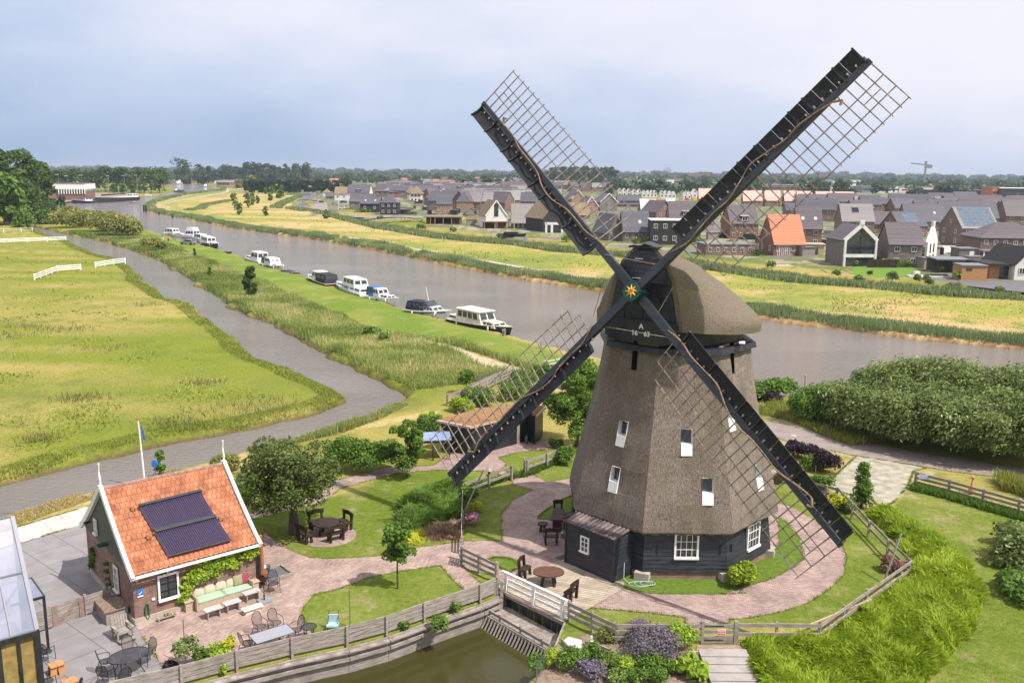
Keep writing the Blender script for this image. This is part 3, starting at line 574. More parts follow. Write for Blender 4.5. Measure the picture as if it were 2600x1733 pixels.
for k, x in ((0, -1.4), (0, 1.75), (1, -1.7), (1, 1.6)):
    mb = MB(); M = faceM(k, x, 1.55, RB, .03); mb.box(None, (.06, .05, .42), M=M @ Matrix.Translation((0, .03, 0))); mb.obj('shutter_hook', blackm, mill)
# eaves band and turning curb under the cap
mb = MB(); oct_ = lambda r, z: [Vector((r*math.cos(PI/8+i*PI/4), r*math.sin(PI/8+i*PI/4), z)) for i in range(8)]
mb.rings([oct_(3.75, 11.15), oct_(4.22, 11.22), oct_(4.15, 11.5), oct_(3.5, 11.62)]); mb.obj('curb_band', tar, mill)
mb = MB(); circ = lambda r, z, n=32: [Vector((r*math.cos(2*PI*i/n), r*math.sin(2*PI*i/n), z)) for i in range(n)]
mb.rings([circ(3.5, 11.5), circ(3.5, 12.6)]); mb.obj('turning_drum', tar, mill)
# cap
AX = R(-125); nh = Vector((math.cos(AX), math.sin(AX), 0)); lat = Vector((-nh.y, nh.x, 0)); UPV = Vector((0, 0, 1))
def CP(t, v, z): return -nh*t*-1*-1+lat*v+UPV*z if False else nh*(-t)+lat*v+UPV*z
KEY = [(-4.0, [(0, 16.62), (.6, 16.42), (1.25, 15.75), (1.7, 14.85), (1.95, 13.8), (2.12, 12.95), (2.2, 12.45)]),
 (-3.2, [(0, 16.45), (.75, 16.2), (1.65, 15.5), (2.3, 14.7), (2.75, 13.75), (3.0, 12.9), (3.05, 12.35)]),
 (-1.6, [(0, 16.1), (.95, 15.78), (1.95, 15.05), (2.8, 14.25), (3.45, 13.4), (3.95, 12.75), (3.9, 12.2)]),
 (.3, [(0, 15.6), (1.0, 15.25), (2.1, 14.55), (3.1, 13.8), (3.9, 13.1), (4.4, 12.55), (4.35, 12.1)]),
 (2.2, [(0, 14.85), (.95, 14.55), (1.9, 14.0), (2.75, 13.4), (3.45, 12.85), (3.85, 12.42), (3.8, 12.05)]),
 (3.8, [(0, 13.95), (.7, 13.8), (1.4, 13.45), (2.05, 13.05), (2.55, 12.7), (2.85, 12.38), (2.8, 12.05)]),
 (4.9, [(0, 13.0), (.4, 12.95), (.8, 12.82), (1.15, 12.68), (1.4, 12.5), (1.55, 12.35), (1.5, 12.05)])]
def crom(K, t):
    ts = [k[0] for k in K]; i = max(0, min(len(K)-2, int(np.searchsorted(ts, t)-1))); a, b = K[i], K[i+1]; u = (t-a[0])/(b[0]-a[0])
    p = K[max(0, i-1)]; q = K[min(len(K)-1, i+2)]; out = []
    for j in range(7):
        r_ = []
        for c in (0, 1):
            p0, p1, p2, p3 = p[1][j][c], a[1][j][c], b[1][j][c], q[1][j][c]
            r_.append(.5*((2*p1)+(-p0+p2)*u+(2*p0-5*p1+4*p2-p3)*u*u+(-p0+3*p1-3*p2+p3)*u**3))
        out.append(tuple(r_))
    return out
def sect(t):
    s_ = crom(KEY, t); d_ = []
    for i in range(6):
        for u in (0, .5): d_.append((s_[i][0]*(1-u)+s_[i+1][0]*u, s_[i][1]*(1-u)+s_[i+1][1]*u))
    d_.append(s_[6]); return [CP(t, -v, z) for v, z in reversed(d_[1:])]+[CP(t, v, z) for v, z in d_]
mb = MB(); TT = list(np.linspace(-4.0, 4.9, 26)); S_ = [sect(t) for t in TT]
mb.rings(S_, close=False, cap0=False, cap1=False)
last = S_[-1]; cpt = CP(5.05, 0, 12.6)
for i in range(len(last)-1): mb.quad(last[i], last[i+1], cpt)
und = [[p*1.0-UPV*0 for p in (s_[0], s_[-1])] for s_ in S_]
for i in range(len(und)-1):
    a0, a1 = und[i]; b0, b1 = und[i+1]; c_ = lambda p: Vector((p.x*.72, p.y*.72, 12.3))
    mb.quad(a0, b0, c_(b0), c_(a0)); mb.quad(a1, b1, c_(b1), c_(a1))
front = S_[0]; inner = [Vector((0, 0, 0))+CP(-4.02, v*.86, 12.4+(z-12.4)*.955) for v, z in [((p.dot(lat)), p.z) for p in front]]
for i in range(len(front)-1): mb.quad(front[i], front[i+1], inner[i+1], inner[i])
mb.obj('thatched_cap', thatch_cap, mill, True)
# black boarded cap front: vertical lower part, lapped boards leaning back above
mb = MB(); fv = [(p.dot(lat), p.z) for p in inner]
def halfw(z):
    vs = sorted([(b, abs(a)) for a, b in fv]); return float(np.interp(z, [q[0] for q in vs], [q[1] for q in vs]))
zz_ = list(np.linspace(14.75, 16.35, 8)); top = []
for i in range(len(zz_)-1):
    a, b = zz_[i], zz_[i+1]; ta, tb = -4.22+(a-14.7)*.10, -4.22+(b-14.7)*.10
    wa, wb = halfw(a)+.05, halfw(b)+.05
    mb.quad(CP(ta-.06, -wa, a), CP(ta-.06, wa, a), CP(tb, wb, b+.05), CP(tb, -wb, b+.05)); mb.quad(CP(ta-.06, -wa, a), CP(ta-.06, wa, a), CP(ta, wa, a+.002), CP(ta, -wa, a+.002))
    for sg in (-1, 1): mb.quad(CP(ta-.06, sg*wa, a), CP(tb, sg*wb, b+.05), CP(-3.9, sg*wb, b), CP(-3.9, sg*wa, a))
mb.obj('cap_boards', tar, mill)
mb = MB(); n = 12; zs = [12.45+(14.8-12.45)*i/n for i in range(n+1)]
for i in range(n): a, b = zs[i], zs[i+1]; mb.quad(CP(-4.08, -halfw(a), a), CP(-4.08, halfw(a), a), CP(-4.08, halfw(b), b), CP(-4.08, -halfw(b), b))
for v0 in (-1.0, 0, 1.0): mb.box(CP(-4.12, v0, 13.6), (.05, .07, 2.2), AX)
mb.obj('cap_front', tar, mill)
mb = MB(); mb.prism([(CP(-4.3, v, 0)).to_2d() for v in (-.75, .75)]+[(CP(-3.7, v, 0)).to_2d() for v in (.75, -.75)], 16.42, 16.5)
mb.quad(CP(-4.35, -.8, 16.5), CP(-4.35, 0, 16.68), CP(-3.5, 0, 16.72), CP(-3.5, -.8, 16.5)); mb.quad(CP(-4.35, .8, 16.5), CP(-4.35, 0, 16.68), CP(-3.5, 0, 16.72), CP(-3.5, .8, 16.5)); mb.obj('cap_ridge_board', tar, mill)
# painted beard board with the year
mb = MB(); prof = [(-2.05, 12.75), (-1.9, 12.0), (-1.3, 11.72), (-.4, 11.8), (0, 11.86), (.4, 11.8), (1.3, 11.72), (1.9, 12.0), (2.05, 12.75)]
mb.rings([[CP(-4.3, v, z) for v, z in prof], [CP(-4.22, v, z) for v, z in prof]], close=True); mb.box(CP(-4.26, 0, 12.8), (.14, 4.0, .18), AX); mb.box(CP(-4.1, 0, 12.1), (.25, 3.6, .55), AX)
bd = mb.obj('beard_board', tar, mill)
def textobj(name, body, size, M, mat, parent, ext=.004):
    c = bpy.data.curves.new(name, 'FONT'); c.body = body; c.size = size; c.extrude = ext; c.align_x = 'CENTER'; c.align_y = 'CENTER'; c.resolution_u = 3; c.offset = .008*size/.3
    o = bpy.data.objects.new(name, c); c.materials.append(mat); C.objects.link(o); bpy.context.view_layer.update(); me = bpy.data.meshes.new_from_object(o.evaluated_get(bpy.context.evaluated_depsgraph_get())); bpy.data.objects.remove(o); o = bpy.data.objects.new(name, me); C.objects.link(o); o.parent = parent; o.matrix_local = M; return o
def frameM(p, right, up):
    right = Vector(right).normalized(); up = Vector(up).normalized(); n_ = right.cross(up); M = Matrix.Identity(4)
    for i in range(3): M[i][0] = right[i]; M[i][1] = up[i]; M[i][2] = n_[i]; M[i][3] = p[i]
    return M
def lm(v, z): return frameM(CP(-4.32, v, z), lat, UPV)
textobj('year_lettering', '16', .34, lm(-.25, 12.22), white, bd); textobj('year_lettering', '63', .34, lm(.42, 12.22), white, bd); textobj('initial_lettering', 'A', .36, lm(.10, 12.58), white, bd)
# sails
board_k = pm('black_sail_board', (.010, .011, .014), (.024, .026, .032), 9, .6, 0, None, (1, 1, 1), 8, spec=.3)
TL_ = R(13.8); AXT = R(-124.8); PH = R(48.6)
n3 = Vector((math.cos(AXT)*math.cos(TL_), math.sin(AXT)*math.cos(TL_), math.sin(TL_)))
s3 = Vector((0, 0, 1)).cross(n3).normalized(); u3 = n3.cross(s3)
HUB = AT('N', 1614.5, 742, 43.4)-MC
mb = MB(); mb.tube(HUB-n3*3.4, HUB+n3*.1, .32, .30, 16); mb.obj('windshaft', tar, mill)
# cast poll end: two boxes around the stocks, painted green with a star
mb = MB()
def hb(c, a, b, c_, m=0):
    M = Matrix.Identity(4); 
    q = PH
    e1 = s3*math.cos(q)+u3*math.sin(q); e2 = -s3*math.sin(q)+u3*math.cos(q)
    for i in range(3): M[i][0] = e1[i]; M[i][1] = e2[i]; M[i][2] = n3[i]; M[i][3] = c[i]
    mb.box(None, (a, b, c_), M=M, m=m)
e1 = s3*math.cos(PH)+u3*math.sin(PH); e2 = -s3*math.sin(PH)+u3*math.cos(PH)
for oz in (.34, -.32):
    pass
hb(HUB+n3*.42, .66, .66, .10); hb(HUB-n3*.0, .62, .62, .05)
for sg in (-1, 1):
    hb(HUB+n3*.2+e2*sg*.33, .78, .07, .60); hb(HUB-n3*.12+e1*sg*.33, .07, .78, .60)
hb(HUB-n3*.42, .56, .56, .10)
oct8 = [HUB+n3*.47+(s3*math.cos(i*PI/4+PI/8)+u3*math.sin(i*PI/4+PI/8))*.46 for i in range(8)]
mb.rings([[p-n3*.06 for p in oct8], [p+n3*.03 for p in oct8]])
po = mb.obj('poll_end', green_p, mill)
mb = MB(); c0 = HUB+n3*.55
for i in range(8):
    a = i*PI/4+.1; d = s3*math.cos(a)+u3*math.sin(a); q = s3*math.cos(a+PI/2)+u3*math.sin(a+PI/2)
    mb.quad(c0-n3*.03, c0+d*.13+q*.055-n3*.03, c0+d*.34-n3*.035, c0+d*.13+n3*.02); mb.quad(c0-n3*.03, c0+d*.13+n3*.02, c0+d*.34-n3*.035, c0+d*.13-q*.055-n3*.03)
mb.obj('star', yellow_p, po); mb = MB(); mb.tube(c0-n3*.03, c0+n3*.035, .055, .04, 10); mb.obj('star_centre', red_p, po)
arms = []
for k, (L_, off) in enumerate(((14.3, .0), (14.65, -.12), (14.3, 0), (14.65, -.12))):
    a = PH+k*PI/2; d = s3*math.cos(a)+u3*math.sin(a); arms.append((d, L_, off))
for d, L_, off in arms[:2]:
    mb = MB(); oz = n3*(.17 if off == 0 else -.14)
    for sg in (-1, 1): mb.beam(HUB+oz, HUB+oz*.6+d*sg*L_, .40, .36, n3, w2=.24, h2=.17)
    mb.obj('stock', tar_blue, mill)
for i_, (d, L_, off) in enumerate(arms):
    # trailing (lattice) side t, leading boards on the other side
    t = n3.cross(d)*(-1); oz = n3*(.17 if off == 0 else -.14)
    t = -t if False else t
    sl_tmp = thing('sail', None, None, (0, 0, 0)); sl_tmp.parent = mill
    sail = MB(); r0, r1 = (3.1 if True else 0), L_-.08
    tw0, tw1 = R(20), R(3); nb = 25; lw = 2.35
    def tdir(r_): f_ = (r_-r0)/(r1-r0); an = tw0+(tw1-tw0)*f_; return (t*math.cos(an)-n3*math.sin(an))
    cen = lambda r_: HUB+oz*(1-.4*r_/L_)+d*r_
    bars = [r0+(r1-r0)*j/(nb-1) for j in range(nb)]
    for j, r_ in enumerate(bars):
        td = tdir(r_); ln = lw if j > 1 else lw*(.62 if j == 0 else .95)
        sail.beam(cen(r_)-td*.34, cen(r_)+td*(ln+.13), .065, .05, n3, w2=.045, h2=.035)
    o = sail.obj('sail_bars', lath, None)
    for fr_, j0 in ((1.0, 1), (.68, 0), (.36, 0)):
        lon = MB()
        for j in range(j0, nb-1):
            lon.beam(cen(bars[j])+tdir(bars[j])*lw*fr_-n3*.035, cen(bars[j+1])+tdir(bars[j+1])*lw*fr_-n3*.035, .045, .035, n3)
        lon.obj('hem_lath', lath, sl_tmp)
    lon = MB(); jj = nb-4
    lon.beam(cen(bars[jj])+tdir(bars[jj])*lw*.52-n3*.03, cen(bars[nb-2])+tdir(bars[nb-2])*lw*.52-n3*.03, .04, .03, n3)
    sl_ = sl_tmp
    sl_['label'] = ['upper right sail with furled cloth', 'upper left sail with furled cloth', 'lower left sail against the garden', 'lower right sail over the terrace'][i_]
    o.parent = sl_; lon.obj('short_lath', lath, sl_)
    # leading boards: a bent board, segmented, with cross struts
    lb = MB(); q0, q1 = 3.35, L_-.12; ns = 14
    def lead(r_, u):   # u 0..1 outwards on the leading side, curves forward
        return cen(r_)-t*(.16+u*.70)+n3*(.02+.26*u*u)
    for j in range(ns):
        a, b = q0+(q1-q0)*j/ns, q0+(q1-q0)*(j+1)/ns
        if j == ns-1: pass
        pts = [0, .3, .55, .8, 1]
        for m_ in range(4):
            u, v_ = pts[m_], pts[m_+1]
            lb.quad(lead(a+.006, u), lead(b-.006, u), lead(b-.006, v_), lead(a+.006, v_)); lb.quad(lead(a+.006, u)-n3*.03, lead(b-.006, u)-n3*.03, lead(b-.006, v_)-n3*.03, lead(a+.006, v_)-n3*.03)
        lb.quad(lead(a, 1), lead(b, 1), lead(b, 1)-n3*.03-t*.015, lead(a, 1)-n3*.03-t*.015)
    for r_ in (q0, q1):
        lb.quad(*[lead(r_, u) for u in (0, .5, 1)], *[lead(r_, u)-n3*.03 for u in (1, .5, 0)])
    lb.obj('leading_board', board_k, sl_)
    for r_ in [q0+.05, q0+2.0, q0+4.2, q0+5.2, q0+7.2, q0+8.0, q0+9.7, q1-.05]:
        st = MB()
        for u, v_ in ((0, .5), (.5, 1.03)): st.beam(lead(r_, u)+n3*.05-t*-.0, lead(r_, v_)+n3*.05, .09, .07, n3)
        st.beam(cen(r_)-t*.0+n3*.16, lead(r_, .1)+n3*.07, .07, .07, n3)
        st.obj('cross_strut', tar, sl_)
    tl = MB()
    for r_ in bars[1:-1]: tl.box(cen(r_)-t*.27+n3*.07, (.06, .06, .08))
    tl.obj('bar_tenon', wood_pale, sl_)
    # furled cloth wound along the stock
    cp = []; m_ = 60
    for j in range(m_+1):
        r_ = 2.6+(L_-2.2-2.6)*j/m_; sw = math.sin(j*.33+i_*1.3)*.10+math.sin(j*.13+i_)*.22; cp.append(cen(r_)+n3*(.25+.04*math.sin(j*.8))+t*(sw-.05))
    rp = MB()
    for j in range(m_): rp.tube(cp[j], cp[j+1], .026+.016*abs(math.sin(j*.21+i_)), .026+.016*abs(math.sin((j+1)*.21+i_)), 6)
    rp.path([cp[-1], cp[-1]+d*.3+t*.25, cp[-1]+d*.1+t*.35], .06, 6); rp.obj('furled_cloth', rope, sl_)
# ropes from cap to curb
mb = MB(); mb.path([CP(-4.35, 1.75, 14.7), CP(-4.75, 1.15, 13.35)], .018, 5); mb.path([CP(-4.6, -1.9, 14.8), CP(-4.7, -2.4, 12.9)], .018, 5)
mb.path([HUB+arms[1][0]*2.6+n3*.1, HUB+arms[0][0]*1.8+n3*.3], .02, 5); mb.path([HUB+arms[2][0]*2.4+n3*.1, HUB+arms[3][0]*3.0], .02, 5); mb.obj('rigging_rope', lath, mill)
# tail pole behind with braces and winch
mb = MB(); a0 = CP(3.6, 0, 12.4); e_ = CP(5.6, 0, 9.0); mb.beam(a0, e_, .3, .3); mb.obj('tail_pole', tar, mill)
for v, dz in ((.0, 15.9), (-.12, 14.95)):
    mb = MB(); mb.box(CP(-4.3, v-.15, dz), (.04, .42, .035), AX); mb.obj('lifting_bracket', white, mill)
mb = MB(); mb.box(CP(-.9, 4.0, 11.72), (.55, .3, .06), AX+.4); mb.obj('folded_sack', white, mill)

# boarded porch against the mill
A1, B1, D1 = [G('z7', x, y) for x, y in ((720, 915), (975, 1025), (1085, 955))]
ex = (B1-A1); Lx = ex.length; ex.normalize(); ey = Vector((-ex.y, ex.x, 0)); ang = math.atan2(ex.y, ex.x)
porch = bpy.data.objects.new('porch', None); C.objects.link(porch); porch.parent = mill; porch.location = A1-MC; porch.rotation_euler = (0, 0, ang); porch['label'] = 'black boarded lean-to porch with rusty corrugated roof'
Ly = 2.1; H0, H1 = 2.28, 2.62
mb = MB(); mb.rings([[(0, 0, 0), (Lx, 0, 0), (Lx, 0, H0), (0, 0, H0)], [(0, Ly, 0), (Lx, Ly, 0), (Lx, Ly, H1), (0, Ly, H1)]]); mb.obj('wall', tar, porch)
mb = MB(); nb = 11
for i in range(nb):
    za, zb = i*H0/nb, (i+1)*H0/nb
    mb.quad((Lx+.035, 0, za), (Lx+.035, Ly, za), (Lx+.004, Ly, zb), (Lx+.004, 0, zb)); mb.quad((-.035, 0, za), (-.035, Ly, za), (-.004, Ly, zb), (-.004, 0, zb)); mb.quad((Lx, 0, za), (Lx, Ly, za), (Lx+.035, Ly, za), (Lx+.035, 0, za))
    mb.quad((0, -.035, za), (Lx, -.035, za), (Lx, -.004, zb), (0, -.004, zb)); mb.quad((0, 0, za), (Lx, 0, za), (Lx, -.035, za), (0, -.035, za))
mb.box((Lx+.02, -.02, H0/2), (.09, .09, H0)); mb.box((-.02, -.02, H0/2), (.09, .09, H0)); mb.obj('weatherboards', tar_rows, porch)
rusty = pm('rusty_corrugated_sheet', (.03, .022, .026), (.30, .23, .22), 2.2, .6, .004, 20, (2.2, .35, 1), 7, lo=.35, hi=.7, metal=.2)
mb = MB(); nx = 70; yy = [-.12, Ly+.05]; pts = [[], []]
for i in range(nx+1):
    x = -.12+(Lx+.24)*i/nx; wv = .025*math.sin(i*PI/2.5)
    for q, y in enumerate(yy): pts[q].append((x, y, H0+.05+(H1-H0)*(y/Ly)+wv))
for i in range(nx): mb.quad(pts[0][i], pts[0][i+1], pts[1][i+1], pts[1][i])
mb.obj('roof', rusty, porch)
mb = MB(); mb.box((Lx/2, -.12, H0), (Lx+.3, .03, .1)); mb.box((-.14, Ly/2, H0+.17), (.05, Ly+.3, .12)); mb.box((Lx/2, Ly+.02, H1+.1), (Lx+.3, .12, .12)); mb.obj('roof_edge', tar, porch)
Mw = Matrix.Translation((1.33, -.03, 1.45)) @ Matrix.Rotation(PI, 4, 'Z'); sash(porch, Mw, .50, .78, 2, 3, .07, .03, deep=.06)
mb = MB(); mb.box((-.45, .45, .02), (.6, .9, .04)); mb.obj('door_step', tar, porch)
# ------------------------------------------------------------------ vegetation
def unit(n):
    d = nr.normal(size=(n, 3)); return d/np.linalg.norm(d, axis=1)[:, None]
def leaf_cloud(cen, rad, nl, ls, elong=1.5, inner=.55, wind=None, sh=None):
    cen = np.array(cen, float); rad = np.array(rad, float); ar = rad.prod(1)**(2/3); b = nr.choice(len(cen), nl, p=ar/ar.sum())
    d = unit(nl); d[:, 2] = np.where(d[:, 2] < -.5, -d[:, 2], d[:, 2]); r_ = inner+(1-inner)*nr.rand(nl)**.6
    r_ = r_*(1+.18*(nr.rand(nl) > .9)); p = cen[b]+d*r_[:, None]*rad[b]
    nrm = d*.7+unit(nl)*.8+np.array([0, 0, .35]); nrm /= np.linalg.norm(nrm, axis=1)[:, None]
    a = np.cross(nrm, unit(nl)); 
    if wind is not None: a = np.array(wind)*1.2+unit(nl)*.7; a = a-nrm*(a*nrm).sum(1)[:, None]
    a /= np.linalg.norm(a, axis=1)[:, None]+1e-6; q = np.cross(nrm, a); s = (ls*(.55+.9*nr.rand(nl)))[:, None]
    a = a*s*elong*.5; q = q*s*.5
    v = np.stack([p-a, p+q*.9, p+a, p-q*.9], 1).reshape(-1, 3); f = np.arange(nl*4).reshape(-1, 4)
    bs = nr.rand(len(cen)) if sh is None else sh
    return v, f, np.clip(bs[b]*.45+nr.rand(nl)*.55, 0, 1)
L_oak = leafmat('leaf_dark_green', (.026, .063, .013), (.116, .190, .036)); L_cherry = leafmat('leaf_cherry', (.04, .07, .016), (.15, .20, .045), (.30, .29, .11))
L_mid = leafmat('leaf_mid_green', (.049, .116, .017), (.198, .314, .046)); L_bright = leafmat('leaf_bright_green', (.099, .198, .017), (.396, .528, .049), (.594, .594, .083))
L_willow = leafmat('leaf_silver_willow', (.06, .09, .025), (.23, .30, .08), (.50, .56, .28)); L_olive = leafmat('leaf_olive', (.074, .091, .020), (.346, .355, .091), (.544, .478, .148))
L_blue = leafmat('leaf_far', (.030, .059, .023), (.083, .140, .046)); L_conif = leafmat('leaf_conifer_hedge', (.017, .040, .017), (.046, .091, .033))
L_purple = leafmat('leaf_purple', (.018, .010, .016), (.065, .039, .055)); L_jun = leafmat('leaf_juniper', (.13, .19, .012), (.30, .41, .025), (.52, .53, .06))
L_lav = leafmat('lavender_flowers', (.10, .13, .06), (.26, .19, .30), (.38, .25, .52)); L_pink = leafmat('pink_flowers', (.078, .156, .026), (.620, .260, .416), (.620, .390, .585))
L_red = leafmat('rose_leaves', (.066, .132, .025), (.214, .314, .058), (.620, .247, .231)); L_yel = leafmat('yellow_flowers', (.165, .247, .033), (.620, .620, .049), (.620, .620, .083)); L_tan = leafmat('dead_twigs', (.165, .099, .066), (.462, .330, .214))
L_reed = leafmat('reed', (.17, .23, .05), (.38, .42, .13), (.62, .52, .30), .4); L_reedg = leafmat('green_reed', (.10, .15, .06), (.24, .31, .13), (.42, .43, .22), .35)
L_grass = leafmat('grass_blades', (.165, .210, .030), (.300, .330, .060), (.540, .450, .180), .25)
def blobs(base, h, cr, nb, lo=.3, shape='round', bs=1.):
    cen, rad = [], []
    for i in range(nb):
        u = (i+.5)/nb; z = lo+(1-lo)*(.08+.84*rnd.random()); t = (z-lo)/(1-lo)
        if shape == 'round': env = math.sqrt(max(.05, 1-(2*t-.9)**2/1.25))
        elif shape == 'cone': env = 1.02-t
        elif shape == 'column': env = .8 if t < .8 else .55
        else: env = math.sqrt(max(.1, 1-t*t))*1.0
        a = rnd.random()*2*PI; rr = cr*env*.72*math.sqrt(rnd.random()); s = cr*bs*(.26+.2*rnd.random())*(1.0 if nb > 16 else 1.6)
        if shape in ('cone', 'column'): s *= .8
        cen.append((rr*math.cos(a), rr*math.sin(a), z*h)); rad.append((s, s, s*.8))
    return cen, rad
def tree(name, label, cat, base, h, cr, nb=10, nl=600, ls=.6, mat=None, tr=.2, lo=.3, shape='round', group=None, elong=1.5, wind=None, limbs=True, kind=None, bs=1.):
    cen, rad = blobs(base, h, cr, nb, lo, shape, bs); v, f, c = leaf_cloud(cen, rad, nl, ls, elong, wind=wind)
    small = nl < 260 and not limbs
    if small:
        o = fastmesh(name, v, f, mat or L_mid, c); o.location = base; return tag(o, label, cat, group, kind)
    t = thing(name, label, cat, base, 0, group); fastmesh('crown', v, f, mat or L_mid, c, t); mb = MB(); top = Vector((0, 0, h*max(lo, .18)+.1*h)); bend = Vector((rnd.uniform(-.03, .03)*h, rnd.uniform(-.03, .03)*h, 0))
    mb.tube((0, 0, -.15), top*.5+bend, tr*1.15, tr*.85, 8); mb.tube(top*.5+bend, top, tr*.85, tr*.6, 8)
    if limbs:
        for p in sorted(cen, key=lambda q: -q[2])[::max(1, len(cen)//9)]:
            q = Vector(p); m_ = top.lerp(q, .5)+Vector((0, 0, .05*h)); mb.path([top, m_, q], tr*.42, 5, r1=tr*.12)
    mb.obj('trunk', bark, t); return t
def bush(name, label, cat, base, h, cr, nb=8, nl=500, ls=.2, mat=None, group=None, elong=1.4, wind=None, inner=.45, kind=None, bs=1.):
    cen, rad = [], []
    for i in range(nb):
        a = rnd.random()*2*PI; rr = cr*.6*math.sqrt(rnd.random()); z = h*(.3+.42*rnd.random()*(1-rr/cr*.5)); s = cr*(.36+.2*rnd.random())*bs
        cen.append((rr*math.cos(a), rr*math.sin(a), z)); rad.append((s, s, min(s, h-z)*1.0))
    v, f, c = leaf_cloud(cen, rad, nl, ls, elong, inner, wind); v[:, 2] = np.maximum(v[:, 2], .0)
    o = fastmesh(name, v, f, mat or L_mid, c); o.location = base; return tag(o, label, cat, group, kind)
def blades(name, x, y, h, wd, mat, label=None, lean=.25, col=None, z0=None, kind='stuff', wind=(0, 0), cat=None):
    n = len(x); z = (ground_h(x, y) if z0 is None else z0); hh = h*(.6+.7*nr.rand(n)) if np.isscalar(h) else h*(.7+.5*nr.rand(n)); a = nr.rand(n)*2*PI; ww = wd*(.6+.8*nr.rand(n))
    dx, dy = np.cos(a)*ww/2, np.sin(a)*ww/2; lx, ly = (nr.normal(size=n)*lean+wind[0])*hh, (nr.normal(size=n)*lean+wind[1])*hh
    z = z-.03
    v = np.stack([np.stack([x-dx, y-dy, z], 1), np.stack([x+dx, y+dy, z], 1), np.stack([x+lx+dx*.35, y+ly+dy*.35, z+hh], 1), np.stack([x+lx-dx*.35, y+ly-dy*.35, z+hh*.96], 1)], 1).reshape(-1, 3)
    c = col if col is not None else nr.rand(n)
    o = fastmesh(name, v, np.arange(4*n).reshape(-1, 4), mat, np.clip(c, 0, 1)); tag(o, label, cat, None, kind); return o
def along(pts, n, lo, hi, side=1):
    """n random points beside a polyline, offset lo..hi to the left of its direction (side=1)"""
    P = np.array([(p[0], p[1]) for p in pts]); d = P[1:]-P[:-1]; l = np.linalg.norm(d, axis=1); dist = np.linalg.norm((P[1:]+P[:-1])/2, axis=1)
    w_ = l/np.maximum(dist, 30)**.9; i = nr.choice(len(d), n, p=w_/w_.sum()); u = nr.rand(n)[:, None]; q = P[i]+d[i]*u; nn = np.stack([-d[i][:, 1], d[i][:, 0]], 1)/l[i][:, None]
    return (q+nn*side*(lo+(hi-lo)*nr.rand(n))[:, None]).T
# reed belt along the far bank of the river
x, y = along(wpoly(river_far[:20]), 90000, .2, 6.5, -1); d = -sdist(W_RIVER, x, y, 12)
keep = (d > .5) & (d < 4.6+vnoise(x, y, 12, 5)*2.2) & (vnoise(x, y, 3, 2)*.6+vnoise(x, y, 14, 41)*.4 < .72) & (d+vnoise(x, y, 2, 8)*1.5 > 1.2); x, y = x[keep], y[keep]; dist = np.hypot(x, y)
blades('reed_belt', x, y, (.65+.75*vnoise(x, y, 6, 3))*(.6+.4*np.clip((d[keep]-.5)/1.5, 0, 1)), .0008*dist, L_reedg, 'belt of green reed along the far river bank', .16, vnoise(x, y, 5, 7)*.55+.2+.4*nr.rand(len(x)), wind=(.1, 0))
# rough reed and tall grass along the near canal, dyke side
x, y = along(wpoly(canal_e[2:]), 90000, .0, 15, 1); d1 = -sdist(W_CANAL, x, y, 20); dk = sdist(DYKE, x, y, 8); d0 = -sdist(W_RIVER, x, y, 12)
keep = (d1 > .35) & (dk < -.2+vnoise(x, y, 4, 6)*1.0) & (d0 > 3) & (sdist(SAND1, x, y, 6) < -.2); x, y, d1 = x[keep], y[keep], d1[keep]; dist = np.hypot(x, y)
col = ramp(fbm(x, y, 7, 3, 17), .42, .75)*.7+nr.rand(len(x))*.3-.15*(d1 < 1.0)
blades('reed_bank', x, y, .28+.75*vnoise(x, y, 5, 13)**1.5, .0010*dist+.006, L_reed, 'rough strip of reed and tall grass beside the narrow canal', .28, col)
x, y = along(wpoly(canal_s[:5]), 6000, .1, 1.5, 1); d1 = -sdist(W_CANAL, x, y, 20); k_ = d1 > .2; x, y = x[k_], y[k_]
blades('reed_corner', x, y, .22+.6*vnoise(x, y, 4, 2)**2, .05, L_reed, 'pale green reed at the canal corner below the path', .2)
# pasture edges and tussocks
x, y = along(wpoly(canal_w[1:]), 60000, .0, 2.6, 1); k_ = (-sdist(W_CANAL, x, y, 5)) > .35; x, y = x[k_], y[k_]; dist = np.hypot(x, y)
k_ = vnoise(x, y, 2.5, 21)+nr.rand(len(x))*.5 > .5; x, y, dist = x[k_], y[k_], dist[k_]
blades('bank_grass', x, y, .12+.3*vnoise(x, y, 3, 9)**2, .0008*dist, L_grass, 'longer grass on the edge of the pasture', .35, .15+nr.rand(len(x))*.5)
n = 110000; yy = 1/(1/38.+(1/330.-1/38.)*nr.rand(n)**1.0); xx = yy*(-.95+1.05*nr.rand(n)); m_ = (xx < np.interp(yy, [30, 60, 90, 150, 300], [-8, -8, -30, -60, -100])) & (sdist(W_CANAL, xx, yy, 3) < -.6) & ~((yy < 60) & (sdist(GARDEN, xx, yy, 3) > -3)); 
south = np.array([G('N', a, b).to_2d()[:] for a, b in canal_w[:14]]); m_ &= yy > np.interp(xx, south[:, 0], south[:, 1])+.5
xx, yy = xx[m_], yy[m_]; tus = fbm(xx, yy, 5, 3, 51); dist = np.hypot(xx, yy)
blades('pasture_grass', xx, yy, .07+.22*ramp(tus, .5, .72), .0013*dist, L_grass, 'uneven grass of the grazed pasture', .7, .15+.75*ramp(fbm(xx, yy, 14, 4, 5)*.7+nr.rand(len(xx))*.3, .3, .75))
n = 60000; yy = 1/(1/85.+(1/420.-1/85.)*nr.rand(n)); xx = yy*(-.6+1.3*nr.rand(n)); m_ = sdist(FARF, xx, yy, 30) > .5; xx, yy = xx[m_], yy[m_]; dist = np.hypot(xx, yy)
